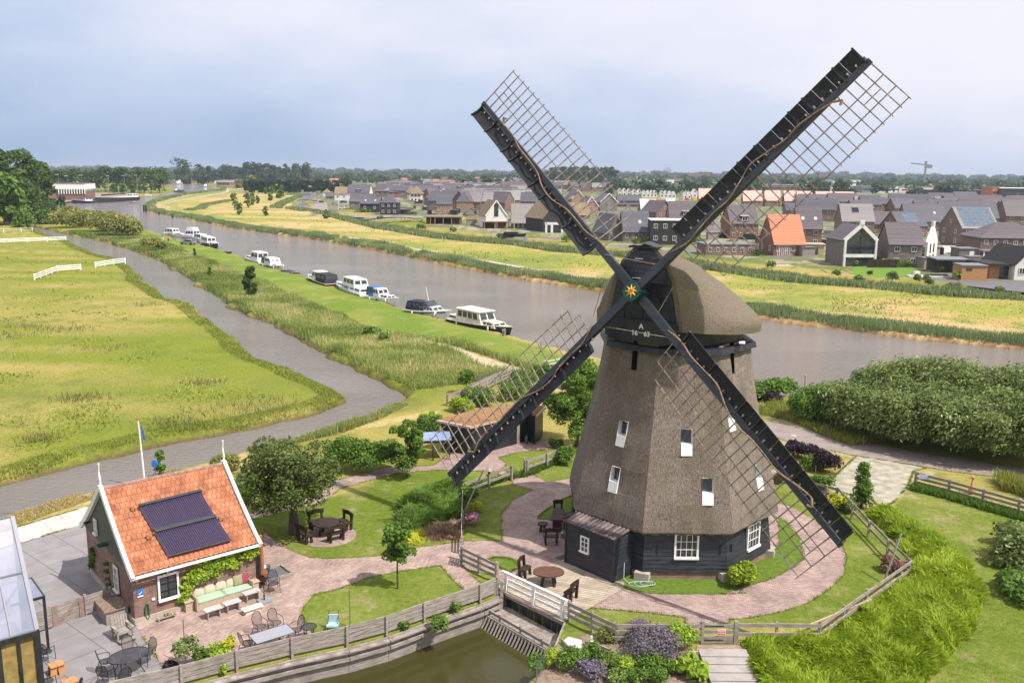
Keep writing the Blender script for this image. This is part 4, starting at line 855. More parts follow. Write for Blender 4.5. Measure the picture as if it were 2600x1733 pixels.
blades('dry_grass', xx, yy, .12+.3*ramp(fbm(xx, yy, 9, 3, 77), .5, .7), .0014*dist, leafmat('dry_blades', (.16, .20, .05), (.36, .29, .11), (.5, .36, .2), .2), 'dry grass and weeds of the field across the river', .6, fbm(xx, yy, 16, 3, 31)*.6+nr.rand(len(xx))*.4)
# green bank strip in front of the village water
vb = [G('N', a, b, 0) for a, b in [(790, 533), (870, 556), (960, 578), (1100, 602), (1230, 615), (1320, 622), (1420, 638), (1600, 652), (1800, 681), (2000, 713), (2200, 728), (2400, 749), (2600, 759)]]
x, y = along(vb, 34000, -5.5, 2.5, -1); k_ = (np.maximum(sdist(W_VIL, x, y, 5), sdist(W_BROOK, x, y, 5)) < -.3) & (sdist(FARF, x, y, 12) > -12); x, y = x[k_], y[k_]; dist = np.hypot(x, y)
blades('village_reed', x, y, .6+.7*vnoise(x, y, 6, 3), .0010*dist, L_reedg, 'reed along the village waterside', .25)
x, y = along([G('g', *p) for p in [(1940, 800), (1700, 760), (1520, 760), (1640, 690), (1860, 600), (1800, 570), (1700, 590)]], 5000, -3, 3, 1); k_ = sdist(W_BROOK, x, y, 5) < 0; blades('brook_reed', x[k_], y[k_], 1.3, .5, L_reedg, 'reed round the pond by the footbridge', .2)
x, y = along([G('g', *p) for p in [(400, 790), (560, 770), (620, 720), (940, 665)]], 2500, -2.5, 2.5, 1); blades('ditch_reed', x, y, 1.0, .5, L_reedg, 'green ditch reed across the dry field', .2)
x, y = along([G('g', *p) for p in [(0, 640), (300, 590), (620, 550), (860, 520), (860, 490), (600, 470), (140, 452)]], 5000, -3, 3, 1); k_ = sdist(W_RIVER, x, y, 5) < -.3; blades('bend_reed', x[k_], y[k_], 1.3, .6, L_reedg, 'reed around the river bend', .2)
# low golden juniper on both sides of the garden
def mound(name, P, hh, n, mat, label, lean=.5, sp=.3, kind='stuff'):
    A_ = np.array([(p[0], p[1]) for p in P]); x0, y0 = A_.min(0); x1, y1 = A_.max(0)
    g_ = .12; X, Y = np.meshgrid(np.arange(x0-1, x1+1, g_), np.arange(y0-1, y1+1, g_)); s_ = sdist(P, X.ravel(), Y.ravel(), 5)
    top = lambda s_, x, y: hh*np.clip(s_/.6, 0, 1)**.6*(.62+.55*fbm(x, y, 1.3, 3, 5))
    z = top(s_, X.ravel(), Y.ravel())-.10; V = np.stack([X.ravel(), Y.ravel(), z], 1); idx = np.arange(X.size).reshape(X.shape); F = np.stack([idx[:-1, :-1], idx[:-1, 1:], idx[1:, 1:], idx[1:, :-1]], -1).reshape(-1, 4); F = F[(s_[F] > -.02).all(1)]
    cc = np.full(len(F), .25)
    x = x0+(x1-x0)*nr.rand(n*2); y = y0+(y1-y0)*nr.rand(n*2); s2 = sdist(P, x, y, 5); k_ = s2 > 0; x, y, s2 = x[k_][:n], y[k_][:n], s2[k_][:n]; m_ = len(x); zb = top(s2, x, y)-.06
    a = nr.rand(m_)*2*PI; ln = sp*(.5+nr.rand(m_)); w_ = sp*(.09+.07*nr.rand(m_)); fx = fbm(x, y, 1.1, 2, 90)*12; dxx, dyy = np.cos(fx)*lean+nr.normal(size=m_)*.4, np.sin(fx)*lean+nr.normal(size=m_)*.4
    bx, by = np.cos(a)*w_, np.sin(a)*w_; tx, ty, tz = dxx*ln, dyy*ln, ln*(.45+.5*nr.rand(m_))
    vv = np.stack([np.stack([x, y, zb], 1), np.stack([x+tx*.5+bx, y+ty*.5+by, zb+tz*.55], 1), np.stack([x+tx, y+ty, zb+tz], 1), np.stack([x+tx*.5-bx, y+ty*.5-by, zb+tz*.45], 1)], 1).reshape(-1, 3)
    V2 = np.concatenate([V, vv]); F2 = np.concatenate([F, np.arange(4*m_).reshape(-1, 4)+len(V)]); cc = np.concatenate([cc, np.clip(.2+.55*fbm(x, y, 2.2, 3, 8)+.35*(nr.rand(m_)-.5)+.15, 0, 1)])
    return tag(fastmesh(name, V2, F2, mat, cc), label, None, None, kind)
JUN = poly(('z8', [(160, 1345), (600, 1318), (830, 1170), (1050, 1010), (1095, 930), (1060, 860), (960, 750), (870, 680), (850, 640), (930, 620), (1010, 645), (1110, 705), (1300, 830), (1400, 920), (1492, 1080), (1480, 1200), (1430, 1300), (1300, 1440), (1200, 1540), (1120, 1700), (1100, 1850), (240, 1850), (250, 1568), (190, 1400)]))
mound('juniper_carpet', JUN, .5, 120000, L_jun, 'bright golden green juniper carpet outside the fence', .8, .24)
mound('juniper_bank', poly(('z6', [(870, 640), (900, 600), (1000, 540), (1200, 470), (1232, 500), (1222, 640), (1225, 700), (1180, 700), (1000, 740), (950, 760), (880, 720)])), .65, 14000, L_mid, 'mid green juniper bank left of the garden gate', .8, .3)
mound('dry_juniper', poly(('z6', [(1000, 745), (1100, 715), (1225, 705), (1220, 790), (1100, 800), (1010, 800)])), .35, 2600, L_tan, 'brown dead patch at the foot of the juniper bank', .8, .3)
mound('yellow_ground_cover', poly(('z6', [(920, 760), (1000, 745), (1060, 790), (1000, 820), (900, 815)])), .3, 1800, L_yel, 'yellow ground cover by the brick path', .8, .2)
# trees and shrubs of the garden
def tr_px(k, x, y): p = G(k, x, y); return p
tree('cherry_tree', 'broad old cherry tree shading the picnic benches', 'tree', G('z6', 275, 765)+Vector((.35, .2, 0)), 5.2, 3.6, 84, 19000, .115, L_cherry, .28, .34, 'round', bs=.52)
tree('young_pear_tree', 'slender young tree on the lawn by the pond fence', 'tree', G('z6', 877, 1055), 3.6, 1.05, 34, 4200, .105, L_mid, .05, .35, 'round', bs=.7)
tree('fruit_tree', 'upright fruit tree at the back of the round lawn', 'tree', G('z6', 928, 455), 4.1, 1.4, 36, 7000, .11, L_mid, .10, .12, 'round', bs=.7)
tree('linden_tree', 'dense green tree in front of the black shed door', 'tree', G('ll', 1500, 1110), 6.6, 2.7, 46, 18000, .13, L_mid, .16, .12, 'round', bs=.75)
for k, x, y, h, r_, m_, nm, lb in (('z6', 640, 420, 3.0, 1.5, L_mid, 'hedge_shrub', 'round dark green shrub behind the cherry tree'), ('z6', 720, 425, 2.5, 1.4, L_mid, 'hedge_shrub', 'bright shrub between cherry and fruit tree'), ('z6', 810, 415, 2.6, 1.5, L_mid, 'hedge_shrub', 'loose shrub left of the fruit tree'), ('z6', 570, 400, 2.6, 1.5, L_mid, 'hedge_shrub', 'shrub right behind the cherry crown'), ('z6', 1040, 240, 2.2, 1.3, L_mid, 'hedge_shrub', 'shrub left of the blue topped table'),
    ('z6', 1060, 190, 1.6, 1.1, L_bright, 'hedge_shrub', 'light green shrub left of the sedum roofed shed'), ('z6', 60, 560, 1.6, 1.5, L_mid, 'hedge_shrub', 'low dark shrub behind the cottage corner'), ('z6', -60, 420, 1.2, 1.1, L_olive, 'hedge_shrub', 'olive shrub at the canal path'), ('z6', 160, 590, 1.2, 1.6, L_mid, 'hedge_shrub', 'shrub below the cherry tree'), ('ll', 360, 770, 1.5, 1.3, L_bright, 'hedge_shrub', 'yellow green shrub behind the shed roof'),
    ('ll', 480, 660, 1.6, 1.2, L_willow, 'hedge_shrub', 'silvery shrub behind the shed'), ('ll', 600, 700, 1.6, 1.3, L_mid, 'hedge_shrub', 'dark shrub behind the shed'), ('ll', 870, 640, 2.0, 1.6, L_mid, 'hedge_shrub', 'leafy shrub behind the shed ridge'), ('ll', 980, 520, 1.7, 1.6, L_mid, 'hedge_shrub', 'leafy shrub at the gravel path'), ('ll', 1180, 440, 1.8, 1.4, L_mid, 'hedge_shrub', 'shrub left of the mill by the white gate'), ('ll', 1480, 520, 2.6, 2.0, L_bright, 'hedge_shrub', 'yellow green bush beyond the linden tree'),
    ('ll', 1640, 640, 3.0, 1.8, L_mid, 'hedge_shrub', 'bush close to the tower thatch'), ('ll', 1380, 1290, 1.55, .85, L_mid, 'laurel_shrub', 'round laurel shrub at the garden rail'), ('ll', 1300, 1120, .7, .6, L_mid, 'laurel_shrub', 'small dark shrub beside the black shed'), ('z8', 180, 1040, 1.25, .95, L_jun, 'golden_shrub', 'round golden shrub at the mill corner'), ('z7', 200, 590, 1.3, .75, L_mid, 'rose_shrub', 'climbing green shrub by the leaning pole'), ('z7', 230, 640, .9, .45, L_yel, 'rose_shrub', 'yellow flowering shrub by the garden rail'),
    ('z8', 690, 620, 1.0, .8, L_yel, 'rose_shrub', 'shrub with pale yellow flowers behind the right fence'), ('z8', 610, 520, 1.1, .9, L_mid, 'rose_shrub', 'green shrub at the fence corner by the sail'), ('z8', 750, 640, .8, .6, L_mid, 'rose_shrub', 'green shrub inside the right fence'), ('z8', 560, 410, 1.1, 1.1, L_mid, 'rose_shrub', 'green shrub below the purple bushes')):
    bush(nm, lb, 'shrub', G(k, x, y), h, r_, 16, int(3400*r_), .11, m_, bs=.85)
bush('pink_hydrangea', 'pink flowering hydrangea at the garden fence', 'flowers', G('z7', 210, 712), .8, .5, 9, 700, .11, L_pink); bush('dried_hydrangea', 'dusty pink hydrangea in the fence corner', 'flowers', G('z8', 1000, 970), .85, .75, 9, 900, .11, leafmat('dry_pink', (.14, .08, .05), (.34, .19, .15), (.45, .28, .22)))
for i, (x, y, r_) in enumerate(((455, 325, .7), (495, 345, .75), (545, 362, .8), (590, 385, .8), (632, 425, 1.15))): bush('purple_shrub', ['purple shrub nearest the mill sail', 'second purple shrub from the sail', 'middle purple shrub of the row', 'purple shrub next to the tallest one', 'tallest round purple shrub by the apron'][i], 'shrub', G('z8', x, y), 1.1+(.6 if i == 4 else .1*i), r_, 9, 1100, .15, L_purple, 'purple shrubs beside the cycle path')
tree('small_conifer', 'pointed green conifer beside the cobbled apron', 'tree', G('z8', 825, 615), 2.9, .85, 44, 6500, .08, L_mid, .08, .02, 'cone', bs=1.3)
# flower bank by the stairs
FL = [('q', 1280, 520, 1.15, 1.35, L_lav, 'lavender', 'big purple lavender bush against the fence'), ('q', 1180, 330, 1.0, .9, L_lav, 'lavender', 'purple lavender in front of the fence rails'), ('q', 1420, 420, .95, .8, L_lav, 'lavender', 'lavender beside the lime hydrangea'), ('q', 1640, 400, 1.2, .8, L_bright, 'hydrangea', 'lime green hydrangea left of the small gate'), ('q', 1260, 650, .8, .7, L_mid, 'shrub', 'dark green mound below the lavender'),
 ('q', 1740, 690, .8, .85, L_bright, 'hosta', 'large yellow green hosta beside the steps'), ('q', 1480, 680, .7, .5, L_mid, 'shrub', 'green plants left of the hosta'), ('q', 1040, 650, .6, .55, L_bright, 'shrub', 'light green plants by the gravel strip'), ('q', 420, 620, 1.0, .8, L_mid, 'shrub', 'leafy shrub at the pond corner'), ('q', 850, 620, .7, .6, L_red, 'rose', 'red flowering roses in the lower bed'), ('q', 640, 520, .9, .5, L_mid, 'rose', 'tall rose stems by the white gravel'), ('q', 650, 730, .8, .6, L_lav, 'lavender', 'purple lavender at the bottom of the flower bank'),
 ('q', 60, 650, .7, .5, L_mid, 'shrub', 'water side plants beside the grating'), ('q', 210, 590, .8, .45, L_bright, 'shrub', 'bright climber on the wire fence'), ('q', 830, 320, .6, .6, L_olive, 'shrub', 'wild grasses behind the gravel strip'), ('q', 1140, 760, .5, .5, L_mid, 'shrub', 'low plants at the foot of the flower bank'), ('q', 930, 770, .5, .5, L_red, 'rose', 'low roses at the foot of the bank'), ('q', 1350, 760, .55, .5, L_mid, 'shrub', 'green plants right of the low roses')]
for k, x, y, h, r_, m_, nm, lb in FL: bush(nm, lb, 'plant', G(k, x, y), h, r_, 14, int(2800*r_) if 'hosta' not in nm else 420, .075 if 'hosta' not in nm else .24, m_, inner=.3)
for k, x, y, h, r_, m_, lb in (('w', 1880, 500, 1.7, .65, L_willow, 'thin silvery willow bush by the tall pond fence'), ('w', 2160, 440, .55, .7, L_bright, 'fresh green plants along the tall pond fence'), ('w', 2290, 390, 1.0, .35, L_yel, 'small yellow conifer by the pond fence'), ('w', 1690, 530, .3, .4, L_purple, 'low reddish plant at the fence'), ('w', 2000, 470, .7, .5, L_mid, 'green plant next to the willow bush')): bush('fence_plant', lb, 'plant', G(k, x, y), h, r_, 9, 700, .10, m_, inner=.3)
for x, y, r_, lb in ((1100, 1290, .6, 'ivy hanging over the pond wall corner'), (1040, 1220, .5, 'green climber on the pond fence'), (1180, 1200, .5, 'climber near the grating corner'), (1280, 1150, .45, 'climber at the top of the grating'), (900, 1290, .35, 'weeds on the pond wall'), (660, 1340, .35, 'weeds low on the pond fence')): bush('wall_climber', lb, 'plant', G('z6', x, y, -.2), .8, r_, 8, 500, .10, L_mid, inner=.3)
for x, y, lb in ((2080, 560, 'vine tufts on the left pond fence'), (2230, 580, 'vine on the left pond fence boards')): bush('wall_climber', lb, 'plant', G('w', x, y, .0), .5, .35, 7, 240, .10, L_bright, inner=.3)
tag(bpy.data.objects['wall_climber'], None)
tree('column_shrub', 'clipped green column by the canal behind the cottage', 'tree', G('z5', 868, 440), 2.1, .42, 10, 800, .13, L_mid, .05, .05, 'column')
# silver willow thicket along the cycle path
WB = [(600, 690, 3.0, 2.5), (760, 700, 3.4, 2.8), (930, 760, 4.2, 3.3), (1080, 850, 4.0, 3.0), (1250, 700, 6.0, 4.0), (1350, 900, 4.6, 3.4), (1500, 720, 6.4, 4.2), (1600, 940, 5.0, 3.6), (1750, 760, 6.6, 4.3), (1850, 1000, 5.0, 3.6), (2000, 800, 6.4, 4.3), (2120, 1040, 4.8, 3.5), (2250, 840, 6.6, 4.4), (2400, 1060, 5.2, 3.8), (2500, 900, 6.4, 4.2), (1130, 640, 4.6, 3.2), (1430, 800, 5.4, 3.4), (1680, 860, 5.6, 3.5), (1930, 920, 5.4, 3.5), (2200, 960, 5.8, 3.6), (1180, 780, 4.6, 2.8)]
wl = ['leftmost low bush of the thicket near the landing post', 'second low bush right of the landing post', 'rounded willow bush behind the left bush', 'path side willow bush above the apron', 'tall willow bush by the water, left part', 'path side willow bush left of centre', 'tall willow bush by the water left of centre', 'path side willow bush at centre', 'tall waterside willow in the middle', 'path side willow bush right of centre', 'tall waterside willow right of centre', 'path side willow bush near the frame edge', 'tall waterside willow near the frame edge', 'willow bush at the right frame edge by the path', 'waterside willow at the right frame edge', 'willow bush rising behind the left bushes', 'willow bush between the two rows left of the middle', 'willow bush between the two rows in the middle', 'willow bush between the two rows right of the middle', 'willow bush between the two rows at the frame edge', 'willow bush between the rows at the left end']
for (x, y, h, r_), lb in zip(WB, wl): bush('willow_bush', lb, 'bush', G('r', x, y), h*1.08, r_, 70, int(4200*r_), .13, L_mid if ' low bush' in lb else L_willow, 'willow bushes along the cycle path', 2.1, (.45, -.1, .85), .2, bs=.66)
for x, y, h, r_, m_, lb in ((200, 480, 1.8, 1.6, L_mid, 'green bush beside the tower at the water'), (330, 470, 1.6, 1.5, L_mid, 'green bush left of the landing post'), (410, 440, 1.3, 1.1, L_mid, 'bush next to the landing post'), (250, 520, .9, 1.2, L_purple, 'reddish undergrowth beside the tower'), (90, 500, 1.5, 1.6, L_mid, 'bush half behind the tower')): bush('bank_bush', lb, 'bush', G('r', x, y), h, r_, 12, 1300, .2, m_)
x, y = along([G('r', *p) for p in [(120, 590), (350, 640), (560, 700), (750, 790), (1000, 880)]], 7000, -1.0, 3.2, 1); blades('verge_grass', x, y, .55, .05, L_grass, 'tall verge grass along the cycle path', .4)
for x, y, h, r_, lb in ((760, 620, 1.4, 1.2, 'silvery shrub at the right edge of the lawn'), (800, 730, 2.2, 1.6, 'larger silvery shrub at the right frame edge'), (700, 760, 1.0, 1.1, 'rough weeds in front of the silvery shrub'), (780, 920, .9, 1.2, 'low shrub at the right frame edge'), (850, 1000, .9, 1.3, 'lowest shrub at the right frame edge')): bush('lawn_shrub', lb, 'shrub', G('k', x, y), h, r_, 12, 1500, .16, L_willow if 'silvery' in lb else L_mid, inner=.35)
x, y = along([G('k', *p) for p in [(40, 215), (300, 280), (540, 350), (820, 430), (1000, 480)]], 3500, -.5, .3, 1); blades('fence_weeds', x, y, .4, .06, L_mid, 'weeds at the foot of the three rail fence', .4)
x, y = along([G('k', *p) for p in [(640, 200), (760, 210), (900, 260), (1100, 330)]], 3500, -1.2, 1.2, 1); blades('verge_weeds', x, y, .8, .05, L_grass, 'tall weeds between the fence and cycle path', .3)
x, y = along([G('ll', *p) for p in [(400, 1540), (650, 1480), (860, 1420), (1000, 1400), (1250, 1290), (1330, 1270)]], 2600, -.3, .3, 1); blades('rail_weeds', x, y, .35, .06, L_mid, 'weeds at the foot of the garden rails', .5)
x, y = along([G('z5', *p) for p in [(1000, 415), (700, 550), (490, 560), (250, 640), (80, 700)]], 6000, -1.2, .5, 1); blades('canal_dry_grass', x, y, .16, .05, leafmat('straw', (.30, .24, .08), (.5, .40, .18), (.55, .42, .25)), 'dry grass between canal and concrete path', .6)
# dyke trees
tree('alder_tree', 'rounded dark tree standing alone in the reed strip', 'tree', G('bl', 1660, 1290), 5.2, 1.55, 22, 3000, .32, L_oak, .12, .1, 'column')
tree('sapling', 'small green sapling in the reed strip', 'tree', G('bl', 1000, 940), 2.3, .55, 8, 330, .26, L_mid, .05, .1, 'column'); tree('sapling', 'small dark sapling at the edge of the mown dyke', 'tree', G('bl', 745, 600), 1.9, .45, 8, 300, .26, L_oak, .05, .1, 'cone')
tree('sapling', 'little tree standing in front of the grey rail fence', 'tree', G('ll', 410, 590), 2.1, .85, 8, 600, .16, L_mid, .05, .35, 'round'); bush('reed_bush', 'dark bush at the top of the reed strip', 'bush', G('bo', 1010, 1030), 1.0, 1.1, 8, 500, .25, L_mid); bush('reed_bush', 'bush left of the dark bush in the reed', 'bush', G('bo', 890, 985), 1.1, 1.2, 8, 500, .25, L_mid); bush('reed_bush', 'willow scrub left of the parked car', 'bush', G('bl', 160, 500), 2.6, 2.6, 12, 1000, .35, L_olive); bush('reed_bush', 'low scrub right of the olive willows', 'bush', G('bl', 40, 440), 2.4, 2.8, 12, 1000, .35, L_olive)
# olive willows between the waters
for i, (x, y, h, r_) in enumerate(((720, 1060, 4.2, 4.0), (850, 1110, 6.2, 5.0), (1000, 1110, 6.4, 5.0), (1130, 1160, 6.6, 5.4), (1280, 1160, 7.0, 5.4), (1430, 1180, 7.0, 5.6), (1580, 1220, 7.2, 5.6), (1700, 1230, 7.2, 5.4), (1800, 1240, 6.0, 4.2), (950, 1010, 5.8, 4.6), (1200, 1080, 6, 4.6), (1500, 1130, 6, 4.6))):
    bush('olive_willow', ['first', 'second', 'third', 'fourth', 'fifth', 'sixth', 'seventh', 'eighth', 'ninth', 'back row left', 'back row middle', 'back row right'][i]+' olive willow '+('counted from the left along the narrow canal' if i < 9 else 'of the clump between the canals'), 'bush', G('f', x, y), h, r_, 20, 1900, .42, L_olive, 'olive willows between canal and river', 1.8, inner=.5)
for x, y, h, r_, nm, lb, m_, sh in ((130, 1050, 27, 9, 'big_tree', 'tallest broad tree at the left edge', L_oak, 'round'), (330, 950, 27, 10, 'big_tree', 'huge dark tree behind the harbour building', L_oak, 'round'), (520, 900, 23, 8, 'big_tree', 'right shoulder tree of the big dark group', L_oak, 'round'), (640, 880, 17, 5, 'big_tree', 'narrow right tree of the big dark group', L_oak, 'round'), (-150, 1060, 27, 10, 'big_tree', 'big tree cut by the left frame edge', L_oak, 'round'), (60, 1080, 18, 7.5, 'big_tree', 'lighter front tree at the left edge', L_mid, 'round'), (210, 1070, 13, 5, 'big_tree', 'lower lighter tree right of the front tree', L_mid, 'round'),
    (850, 880, 6.5, 3, 'spruce', 'small pointed spruce near the marina', L_oak, 'cone'), (380, 1100, 7, 2.6, 'spruce', 'pointed tree by the narrow canal end', L_mid, 'cone'), (520, 1050, 6.5, 3.6, 'big_tree', 'low dark tree at the canal end', L_oak, 'round'), (700, 920, 4, 4.5, 'big_tree', 'wide dark bush under the big trees', L_oak, 'round'), (610, 1060, 4, 4, 'big_tree', 'light scrub at the canal end', L_mid, 'round'), (300, 1110, 5, 4, 'big_tree', 'scrub beside the pasture fence', L_mid, 'round')):
    tree(nm, lb, 'tree', G('f', x, y), h, r_, 30 if h > 10 else 14, int(2600 if h > 10 else 900), 1.1 if h > 10 else .6, m_, .35, .08, sh)

# mown grass blades on the near lawns
for nm, P_, n_, cond in (('lawn_grass', LAWN_R, 60000, 0), ('garden_grass', GARDEN, 70000, 1)):
    A_ = np.array([p[:] for p in P_]); n = n_*3; yy = 1/(1/28.+(1/90.-1/28.)*nr.rand(n)); xx = A_[:, 0].min()+(A_[:, 0].max()-A_[:, 0].min())*nr.rand(n); k_ = (sdist(P_, xx, yy, 3) > 0) & (sdist(JUN, xx, yy, 3) < 0) & (sdist(POND, xx, yy, 3) < -.2) & (np.abs(xx) < yy*.62); xx, yy = xx[k_][:n_], yy[k_][:n_]
    blades(nm, xx, yy, .035+.04*fbm(xx, yy, 1.5, 3, 6), .03, L_grass, 'short mown grass of the '+('right lawn' if not cond else 'garden lawns'), .6, .1+.7*fbm(xx, yy, 2.5, 3, 61)*nr.rand(len(xx))**.5)

fx_, fy_ = [], []
for nm in ('garden_path', 'mill_terrace', 'shed_path', 'cycle_path', 'mill_lawn', 'apron', 'concrete_path', 'side_lawn', 'corner_lawn'):
    P_ = [Vector((p[0], p[1])) for p in SHEETS[nm]]; P_.append(P_[0]); x, y = along(P_, 5200 if nm != 'mill_lawn' else 3500, -.07, .07); k_ = np.abs(x) < y*.6; fx_.append(x[k_]); fy_.append(y[k_])
x, y = np.concatenate(fx_), np.concatenate(fy_); k_ = vnoise(x, y, .5, 3)+.3*nr.rand(len(x)) > .45; x, y = x[k_], y[k_]; blades('edge_grass', x, y, .07, .035, L_grass, 'grass creeping over the edges of the paths', .7, .1+.4*nr.rand(len(x)), z0=np.full(len(x), .03))
rx, ry = [], []
for x0, y0, n_, r_ in ((545, 945, 300, 2.8), (600, 925, 160, 2.2), (185, 915, 260, 1.4), (400, 975, 260, 1.3), (150, 757, 260, 2.2), (60, 750, 200, 2), (20, 775, 160, 2), (240, 800, 120, 1.5), (330, 700, 100, 2), (470, 880, 120, 1), (90, 1010, 150, .8)): p = G('F', x0, y0); rx.append(p.x+nr.normal(size=n_)*r_); ry.append(p.y+nr.normal(size=n_)*r_*.7)
blades('rush_tussocks', np.concatenate(rx), np.concatenate(ry), .4, .06, leafmat('rush', (.10, .11, .04), (.22, .20, .08), (.3, .22, .12)), 'brownish rush tussocks in the pasture', .35)
# ------------------------------------------------------------------ brick cottage
cA = G('N', 344, 1584); cB = G('N', 227, 1449); cy_ = (cB-cA); WY = cy_.length; cy_.normalize(); cx_ = Vector((cy_.y, -cy_.x, 0)); CANG = math.atan2(cx_.y, cx_.x)
def colhit(A, d, key, x, y):
    r_ = ray(*px(key, x, y)); M = np.array([[r_.x, -d.x], [r_.y, -d.y]]); t = np.linalg.solve(M, np.array([A.x, A.y])); return float(t[1])
def planehit(P0, nrm, key, x, y):
    r_ = ray(*px(key, x, y)); o_ = Vector((0, 0, CAMH)); t = (P0-o_).dot(nrm)/r_.dot(nrm); return o_+r_*t
LX = colhit(cA, cx_, 'z5', 1390, 980)
cot = thing('brick_cottage', 'small brick cottage with orange pantile roof and solar tubes', 'cottage', cA, CANG)
def cl(p): p = Vector(p)-cA; return Vector((p.dot(cx_), p.dot(cy_), p.z))
EV = AT('z5', 738, 1003, (cA-cy_*.38).y).z+.20; RG = AT('z5', 540, 522, (cA+cy_*WY/2).y).z
mb = MB()
def wallq(*p, m=0): mb.quad(*p, m=m)
wallq((0, 0, 0), (LX, 0, 0), (LX, 0, EV), (0, 0, EV)); wallq((0, WY, 0), (LX, WY, 0), (LX, WY, EV), (0, WY, EV))
for x in (0, LX): wallq((x, 0, 0), (x, WY, 0), (x, WY, EV), (x, 0, EV))
mb.obj('wall', brick, cot)
gab_m = pm('gable_boards', (.055, .06, .05), (.08, .085, .07), 4, .6)
for x in (-.02, LX+.02):
    mb = MB(); mb.quad((x, 0, EV-.15), (x, WY, EV-.15), (x, WY, EV), (x, WY/2, RG-.02), (x, 0, EV)); mb.obj('gable_boarding', gab_m, cot)
mb = MB(); mb.box((LX/2, -.03, .12), (LX+.1, .1, .28)); mb.box((-.03, WY/2, .12), (.1, WY, .28)); mb.obj('plinth', stone, cot)
# roof as rows of real pantiles
def slope(side, n_u, rows, name, mat):
    vs, fs = [], []; sgn = 1 if side == 0 else -1
    def base(v_):   # v_ 0 eave .. 1 ridge, slight flare
        y = -.38+(WY/2+.38)*v_; z = (EV-.16)+(RG+.06-(EV-.16))*(v_**1.12); return (y if side == 0 else WY-y), z
    uu = np.linspace(.02, LX-.02, n_u)
    jit = nr.rand(rows)*.02
    for r_ in range(rows):
        for e_, dz in ((0, .085), (1, .012)):
            y, z = base((r_+e_)/rows); 
            for u in uu: vs.append((u, y, z+dz+.055*abs(math.sin(u*PI/.23+.0))**.8+jit[r_]*e_+.006*math.sin(u*3+r_*2)))
    nU = n_u
    for k in range(rows*2-1):
        for i in range(nU-1): a = k*nU+i; fs.append((a, a+1, a+nU+1, a+nU))
    return fastmesh(name, np.array(vs), np.array(fs), mat, None, cot)
tile_red = brickmat('pantiles', (.38, .135, .065), (.47, .195, .11), (.22, .075, .04), .23, (WY/2+.38)/17, .7, True, 0, .012, .7, 1.6)
slope(0, 210, 17, 'roof', tile_red); slope(1, 90, 17, 'roof', tile_red)
mb = MB()
for i in range(19): x = LX*(i+.5)/19; mb.tube((x-LX/38-.02, WY/2, RG+.08), (x+LX/38, WY/2, RG+.09), .12, .105, 8)
mb.obj('ridge_tiles', pm('ridge_tiles', (.22, .12, .10), (.32, .22, .19), 5, .8), cot)
for x, nm in ((-.10, 0), (LX+.10, 1)):
    mb = MB(); pts = []
    for i in range(9):
        v_ = i/8; y = -.46+(WY/2+.46)*v_; z = (EV-.20)+(RG+.16-(EV-.20))*(v_**1.12)+.02; pts.append((y, z))
    for sd_ in (0, 1):
        for i in range(8):
            (y0, z0), (y1, z1) = pts[i], pts[i+1]
            if sd_: y0, y1 = WY-y0, WY-y1
            mb.beam((x, y0, z0), (x, y1, z1), .16, .26, (0, 0, 1))
    mb.obj('barge_board', white, cot)
    mb = MB(); h0 = RG+.1; mb.box((x, WY/2, h0+.02), (.18, .34, .3))
    mb.path([(x, WY/2, h0+.1), (x, WY/2-.05, h0+.45), (x, WY/2+.05, h0+.8), (x, WY/2-.02, h0+1.15)], .055, 7, r1=.03); mb.tube((x, WY/2, h0+1.12), (x, WY/2, h0+1.22), .03, .05, 8); mb.obj('finial', white, cot)
mb = MB(); mb.beam((-.1, -.40, EV-.17), (LX+.1, -.40, EV-.17), .11, .10); mb.box((LX/2, -.02, EV-.12), (LX, .06, .2)); mb.obj('gutter', white, cot)
for i in range(5): mb = MB(); x = .15+i*(LX-.3)/4; mb.beam((x, -.03, EV-.5), (x, -.36, EV-.22), .05, .05, (1, 0, 0)); mb.obj('gutter_bracket', white, cot)
def onfront(k, x, y): return cl(planehit(cA, cy_, k, x, y))
def ongab(k, x, y): return cl(planehit(cA, cx_, k, x, y))
q = onfront('z5', 912, 1040); darkg = pm('dark_green_sash', (.012, .02, .018), None, rough=.4)
mb = MB(); M_ = Matrix.Translation((q.x, -.03, q.z)) @ Matrix.Rotation(PI, 4, 'Z'); o = sash(cot, M_, .86, 1.12, 2, 3, .09, .0, deep=.07)
mb = MB(); [mb.box((q.x+a, -.075, q.z+b), c) for a, b, c in ((0, 0, (.05, .02, 1.0)), (0, .18, (.75, .018, .04)), (0, -.18, (.75, .018, .04)), (-.37, 0, (.05, .016, 1.0)), (.37, 0, (.05, .016, 1.0)), (0, .5, (.7, .014, .05)), (0, -.48, (.7, .014, .05)))]; mb.obj('sash_bars', darkg, o)
for kx, ky, ww, hh in ((640, 1000, .5, 1.15), (527, 718, .36, .7)):
    q = ongab('z5', kx, ky); Mg = Matrix.Translation((-.05, q.y, q.z)) @ Matrix.Rotation(PI/2, 4, 'Z'); sash(cot, Mg, ww, hh, 2, 3, .07, .02, deep=.06)
q = ongab('z5', 585, 810); mb = MB(); mb.box((-.25, q.y, q.z), (.45, .3, .1)); mb.tube((-.1, q.y, q.z), (-.5, q.y, q.z+.03), .05); mb.obj('wall_lamp', green_p, cot)
q = ongab('z5', 495, 690); mb = MB(); mb.box((-.2, q.y, q.z), (.3, .1, .1)); mb.obj('security_camera', blackm, cot)
sl_n = (cx_.cross((cy_*(WY/2+.38)+Vector((0, 0, RG-EV+.2))).normalized())).normalized(); P0 = cA-cy_*.38+Vector((0, 0, EV-.16+.13))
def onroof(x, y): return cl(planehit(P0, sl_n, 'z5', x, y))
